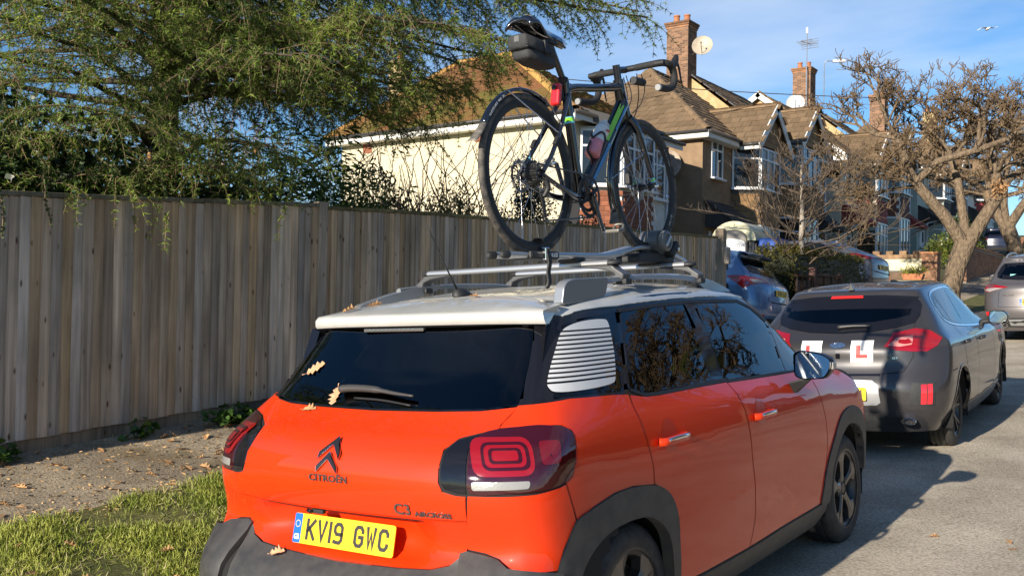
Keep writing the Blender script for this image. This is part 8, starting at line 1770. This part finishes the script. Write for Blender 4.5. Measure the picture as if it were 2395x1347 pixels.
# ---------------------------------------------------------------- street things
def portable_toilet():
    x0, x1, y0, y1 = -5.72, -4.86, 16.2, 17.15; z0 = gz(-5.2, 16.7); h = 1.92; xc = (x0+x1)/2; hw = (x1-x0)/2
    b = B('portable_toilet', 'grey portable toilet with cream domed roof and white company sign', 'portable toilet', (xc, y0, z0)); M_G = mat('loo_grey', (.20, .185, .165), .5); M_C = mat('loo_cream', (.62, .58, .38), .45)
    b.box('cabin', x0+.02, x1-.02, y0+.03, y1, z0, z0+h-.12, M_G, None, .02)
    for k in range(7): b.box('rib', x1-.02, x1+.004, y0+.10+.14*k, y0+.17+.14*k, z0+.15, z0+h-.25, M_G, None, .008)
    arch = [(-hw-.05, h-.20), (hw+.05, h-.20)]+[(( hw+.05)*cos(t), h-.20+.40*sin(t)) for t in np.linspace(0, pi, 17)][1:-1]
    b.mb('roof', MB().prism(arch, (xc, y0-.05, z0), (1, 0, 0), (0, 0, 1), (0, y1-y0+.10, 0)), M_C, smooth=True, sharp=30)
    d = [(-hw+.10, .1), (hw-.14, .1), (hw-.14, h-.22)]+[((hw-.13)*cos(t), h-.22+.22*sin(t)) for t in np.linspace(0, pi, 11)][1:-1]+[(-hw+.10, h-.22)]
    b.mb('door_frame', MB().prism([(a*1.06, c_*1.015) for a, c_ in d], (xc, y0-.055, z0), (1, 0, 0), (0, 0, 1), (0, .01, 0)), mat('loo_dark', (.06, .056, .05), .5))
    dr = b.mb('door', MB().prism(d, (xc, y0-.075, z0), (1, 0, 0), (0, 0, 1), (0, .03, 0)), M_G)
    sg = [(-.29, 1.02), (.29, 1.02), (.29, 1.66)]+[(.29*cos(t), 1.66+.10*sin(t)) for t in np.linspace(0, pi, 9)][1:-1]+[(-.29, 1.66)]
    s = b.mb('sign', MB().prism(sg, (xc-.02, y0-.082, z0), (1, 0, 0), (0, 0, 1), (0, .006, 0)), M_WHITE, dr); ink = mat('sign_navy', (.03, .045, .16), .5)
    for t, z, sz, xs in (('SUPERLOO.CO.UK', 1.62, .092, .78), ('Tel:', 1.49, .05, 1), ('01737 832500', 1.41, .060, 1.05), ('Mobile', 1.325, .045, 1), ('07801 834733', 1.245, .060, 1.05)):
        o = text_mesh('sign_lettering', t, sz, ink, s, rot_to((1, 0, 0), (0, 0, 1), (0, -1, 0), (xc-.02, y0-.0835, z0+z)), .001, xs); b.put(o)
portable_toilet()
def blue_bin():
    x0, x1, y0, y1 = -4.82, -4.42, 16.3, 16.95; z0 = gz(-4.4, 16.6); b = B('blue_cabinet', 'bright blue plastic cabinet beside the portable toilet', 'cabinet', (-4.4, 16.6, z0)); m = mat('blue_plastic', (.01, .075, .38), .4)
    b.box('cabinet_body', x0, x1, y0, y1, z0, z0+1.78, m, None, .03); b.mb('recess_rim', MB().prism([(-.15, .9), (.15, .9), (.15, 1.55), (.0, 1.68), (-.15, 1.55)], ((x0+x1)/2, y0-.015, z0), (1, 0, 0), (0, 0, 1), (0, .03, 0)), m, bevel=.01); b.mb('recess', MB().prism([(-.11, .95), (.11, .95), (.11, 1.5), (.0, 1.61), (-.11, 1.5)], ((x0+x1)/2, y0-.018, z0), (1, 0, 0), (0, 0, 1), (0, .02, 0)), mat('blue_hollow_shade', (.004, .02, .12), .5))  # recess is a raised plate; its darker blue paints in a hollow's shade
blue_bin()
def low_fence():
    b = B('low_fence', 'low dark brown panel fence in front of the clipped hedge', 'fence', (-3.45, 14.6, gz(-3.45, 14.6))); m = wood_mat('dark_fence_wood', (.13, .075, .045), (.075, .044, .028), (.5, .4, .3)); X = -3.45
    for ya, yb, zt in ((14.6, 15.50, 2.10), (15.62, 17.15, 2.15)):
        z0 = gz(X, (ya+yb)/2)-.05; n = int((zt-z0)/.11)
        for k in range(n): b.mb('lap_slat', MB().add([(X, ya, z0+k*.11), (X, yb, z0+k*.11), (X+.014, yb, z0+k*.11), (X+.014, ya, z0+k*.11), (X, ya, z0+k*.11+.125), (X, yb, z0+k*.11+.125)], [(3, 2, 5, 4), (0, 3, 4), (1, 5, 2), (0, 1, 2, 3)]), m)
        b.box('top_rail', X-.02, X+.035, ya, yb, zt-.03, zt+.015, m, None, .004)
        for yy in np.linspace(ya+.04, yb-.04, 4): b.box('batten', X+.012, X+.034, yy-.02, yy+.02, z0, zt-.03, m)
    b.box('post', X-.06, X+.06, 15.50, 15.62, gz(X, 15.56)-.2, 2.27, wood_mat('red_post_wood', (.17, .07, .055), (.10, .045, .035), (.6, .5, .4)), None, .008); b.box('post', X-.05, X+.05, 17.15, 17.25, gz(X, 17.2)-.2, 2.2, m, None, .008)
low_fence()
def walls():
    y = 27.6; zt = 3.16; b = B('castellated_wall', 'cream garden wall with brown castellated coping behind the steel grey car', 'wall', (-4.2, y, gz(-4.2, y)))
    b.box('render_band', -9.2, -4.14, y, y+.22, 2.62, zt-.16, render_mat('wall_cream', (.72, .66, .45), (.62, .56, .38)))
    b.box('stone_base', -9.2, -4.14, y-.02, y+.24, 1.4, 2.62, mat('stone_brown', (.16, .10, .065), .9, var=.5, vscale=5, col2=(.09, .06, .04), bump=.6, bscale=25)); b.box('band_edge', -9.2, -4.14, y-.03, y+.25, 2.60, 2.65, M_GUT)
    mc = mat('coping_brown', (.30, .185, .10), .9, var=.4, vscale=9, obj_rand=.25)
    b.box('coping_course', -9.2, -4.14, y-.03, y+.25, zt-.16, zt-.04, mc)
    for k in range(13): b.box('coping_block', -9.1+.385*k, -8.9+.385*k, y-.035, y+.255, zt-.04, zt+.07, mc, None, .008)
    for r in range(3):
        for k in range(9):
            x_ = -9.1+.55*k+(.27 if r % 2 else 0)
            if x_ < -4.75: b.box('stone_block', x_, x_+.52, y-.035, y-.018, 1.75+.285*r, 2.02+.285*r, MATS['stone_brown'], None, .008)
    def pillar(lab, px, py, w, zb, zt_, cap=True):
        q = B('brick_pillar', lab, 'pillar', (px, py, zb)); c = q.box('core', px-w/2, px+w/2, py-w/2, py+w/2, zb-.3, zt_, M_MORT); bricks(q, (px-w/2, py-w/2, zb), (1, 0, 0), (0, -1, 0), w, zt_-zb, c, M_REDBR); bricks(q, (px+w/2, py-w/2, zb), (0, 1, 0), (1, 0, 0), w, zt_-zb, c, M_REDBR); q.box('cap', px-w/2-.03, px+w/2+.03, py-w/2-.03, py+w/2+.03, zt_, zt_+.06, M_REDBR, None, .01); return q
    pillar('tall red brick gate pillar joined to the castellated wall', -3.98, 27.55, .42, gz(-3.98, 27.5), 3.12)
    q = pillar('short red brick gate pillar with a metal letter behind the pollarded tree', -3.98, 31.6, .5, gz(-3.98, 31.6), 3.22); o = text_mesh('letter', 'R', .30, mat('rusty_metal', (.10, .085, .07), .5, metal=.5), q.root, rot_to((1, 0, 0), (0, 0, 1), (0, -1, 0), (-4.10, 31.335, 2.95)), .008, 1); q.put(o)
    b = B('brick_garden_wall', 'red brick garden wall below the flowering evergreen', 'wall', (-4.0, 32, gz(-4, 32))); c = b.box('core', -4.12, -3.92, 32.0, 39.5, 2.2, 3.62, M_MORT); 
    bricks(b, (-4.12, 31.999, 2.55), (1, 0, 0), (0, -1, 0), .2, 1.05, c, M_REDBR); bricks(b, (-3.92, 32.0, 2.45), (0, 1, 0), (1, 0, 0), 7.5, 1.15, c, M_REDBR, .25, .085)
    b.box('coping', -4.16, -3.88, 31.96, 39.5, 3.62, 3.69, M_REDBR, None, .01)
    b = B('stepped_brick_wall', 'stepped brown brick wall climbing the hill below the navy car', 'wall', (-3.9, 45, gz(-3.9, 45)))
    for k in range(9):
        zt_ = 4.15+.13*k; c = b.box('wall_step', -4.1, -3.88, 42.5+.75*k, 43.25+.75*k, 2.8, zt_, mat('wall_brown_brick', (.22, .105, .055), .9, var=.5, vscale=9, col2=(.12, .06, .035), bump=.4, bscale=30)); b.box('step_cap', -4.13, -3.85, 42.5+.75*k, 42.9+.75*k, zt_, zt_+.09, MATS['wall_brown_brick'], c)
    b = B('white_bollard', 'short white capped post at the end of the stepped wall', 'post', (-3.9, 42.2, gz(-3.9, 42.2))); b.box('post_body', -4.05, -3.75, 42.05, 42.35, 3.0, 3.75, M_WREND, None, .02); b.box('post_cap', -4.08, -3.72, 42.02, 42.38, 3.75, 4.05, M_TERRH, None, .02)
    z = gz(-3.7, 23.9); b = B('stone_planter', 'low grey timber edged bed beside the steel grey car', 'planter', (-3.75, 23.9, z)); b.box('bed_wall', -4.3, -3.15, 23.7, 24.4, z-.2, z+.52, mat('bed_grey', (.30, .285, .24), .9, var=.3, vscale=8), None, .015); b.box('bed_line', -4.31, -3.14, 23.69, 24.41, z+.24, z+.26, M_GUT); b.box('bed_soil', -4.26, -3.19, 23.74, 24.36, z+.515, z+.535, M_SOIL)
    z += .535; b = B('flower_pot', 'terracotta trough with yellow green plant standing on the grey bed', 'flower pot', (-3.62, 23.95, z)); b.mb('trough', MB().prism([(-.22, 0), (.22, 0), (.27, .16), (-.27, .16)], (-3.62, 23.82, z), (1, 0, 0), (0, 0, 1), (0, .24, 0)), M_POT, bevel=.008)
    n = 420; P = np.array([-3.62, 23.94, z+.17])+NR.normal(size=(n, 3))*np.array([.16, .07, .06])+np.array([0, 0, .06]); D = NR.normal(size=(n, 3))+np.array([0, 0, .6]); o = cards('plant', P, D, .09, .02, leaf_mat('pot_plant', (.10, .15, .02), (.36, .34, .04), 6), b.root, b.b); o['kind'] = 'stuff'
walls()
def gull():
    b = B('gull', 'white gull gliding high in the sky above the right hand tree', 'bird', (-4.83, 41.1, 13.05)); c = b.b; dR = Vector((.814, .581, 0)); F_ = Vector((-.5, .8, 0)).normalized()
    V = []; 
    for l, z, ch in ((-.42, -.06, .03), (-.26, .05, .09), (-.08, .07, .13), (0, .03, .14), (.08, .07, .13), (.26, .06, .09), (.42, .10, .03)): V += [c+dR*l+Vector((0, 0, z))+F_*ch, c+dR*l+Vector((0, 0, z-.01))-F_*ch*.6, c+dR*l+Vector((0, 0, z+.012))]
    m = mat('gull_grey', (.55, .56, .58), .7); bd = b.mb('body', MB().tube([c-F_*.26, c-F_*.12, c+F_*.02, c+F_*.14, c+F_*.20], [.012, .045, .055, .04, .012], 10), mat('gull_white', (.75, .75, .74), .7), None, True)
    w = MB().add(V, [(3*i, 3*i+3, 3*i+5, 3*i+2) for i in range(6)]+[(3*i+2, 3*i+5, 3*i+4, 3*i+1) for i in range(6)]+[(3*i, 3*i+1, 3*i+4, 3*i+3) for i in range(6)]); b.mb('wings', w, m)
gull()
# ---- across the road: what the orange car's flank and windows mirror
def opposite():
    x0, x1, y0, y1 = 10.0, 17, 19, 29; z0 = gz(10, 23); b = B('bungalow', 'brick bungalow across the road mirrored in the orange car rear door glass', 'house', (x0, y0, z0)); ze = z0+2.5
    b.box('wall', x0, x1, y0, y1, z0-.6, ze, mat('bungalow_brick', (.30, .17, .11), .9, var=.4, vscale=12)); xr = (x0+x1)/2
    b.mb('roof', MB().add([(x0-.4, y0-.4, ze), (x1+.4, y0-.4, ze), (x1+.4, y1+.4, ze), (x0-.4, y1+.4, ze), (xr, y0+3, ze+2.4), (xr, y1-3, ze+2.4)], [(0, 1, 4), (1, 2, 5, 4), (2, 3, 5), (3, 0, 4, 5)]), M_CTILE); gutter(b, (x0-.4, y0-.4, ze), (x0-.4, y1+.4, ze), (-1, 0, 0)); chimney(b, xr, 24, ze+1.5, ze+3.3, .7, .7, None, 2, False)
    for yy in (20, 23, 26): wpl(b, 'window', (x0-.01, yy+1.9, z0+.9), (0, -1, 0), (-1, 0, 0), 1.9, 1.25, [1, 1.4, 1], .7)
    leafy('clipped_hedge', 'dark hedge along the opposite pavement mirrored low in the orange doors', 'hedge', (8.7, 16, gz(8.7, 16)+.5), (.4, 13, .8), 12000, .07, .05, M_IVY, box=True, seed=41)
    again(POL, 'bare tree across the road mirrored in the orange car front door glass', (7.0, 15.5, gz(7.0, 15.5)), 1.0, 1.25); again(CON, 'conifer across the road mirrored in the orange car rear door glass', (9.8, 13.0, gz(9.8, 13.0)), 2.8, 1.0)
opposite()
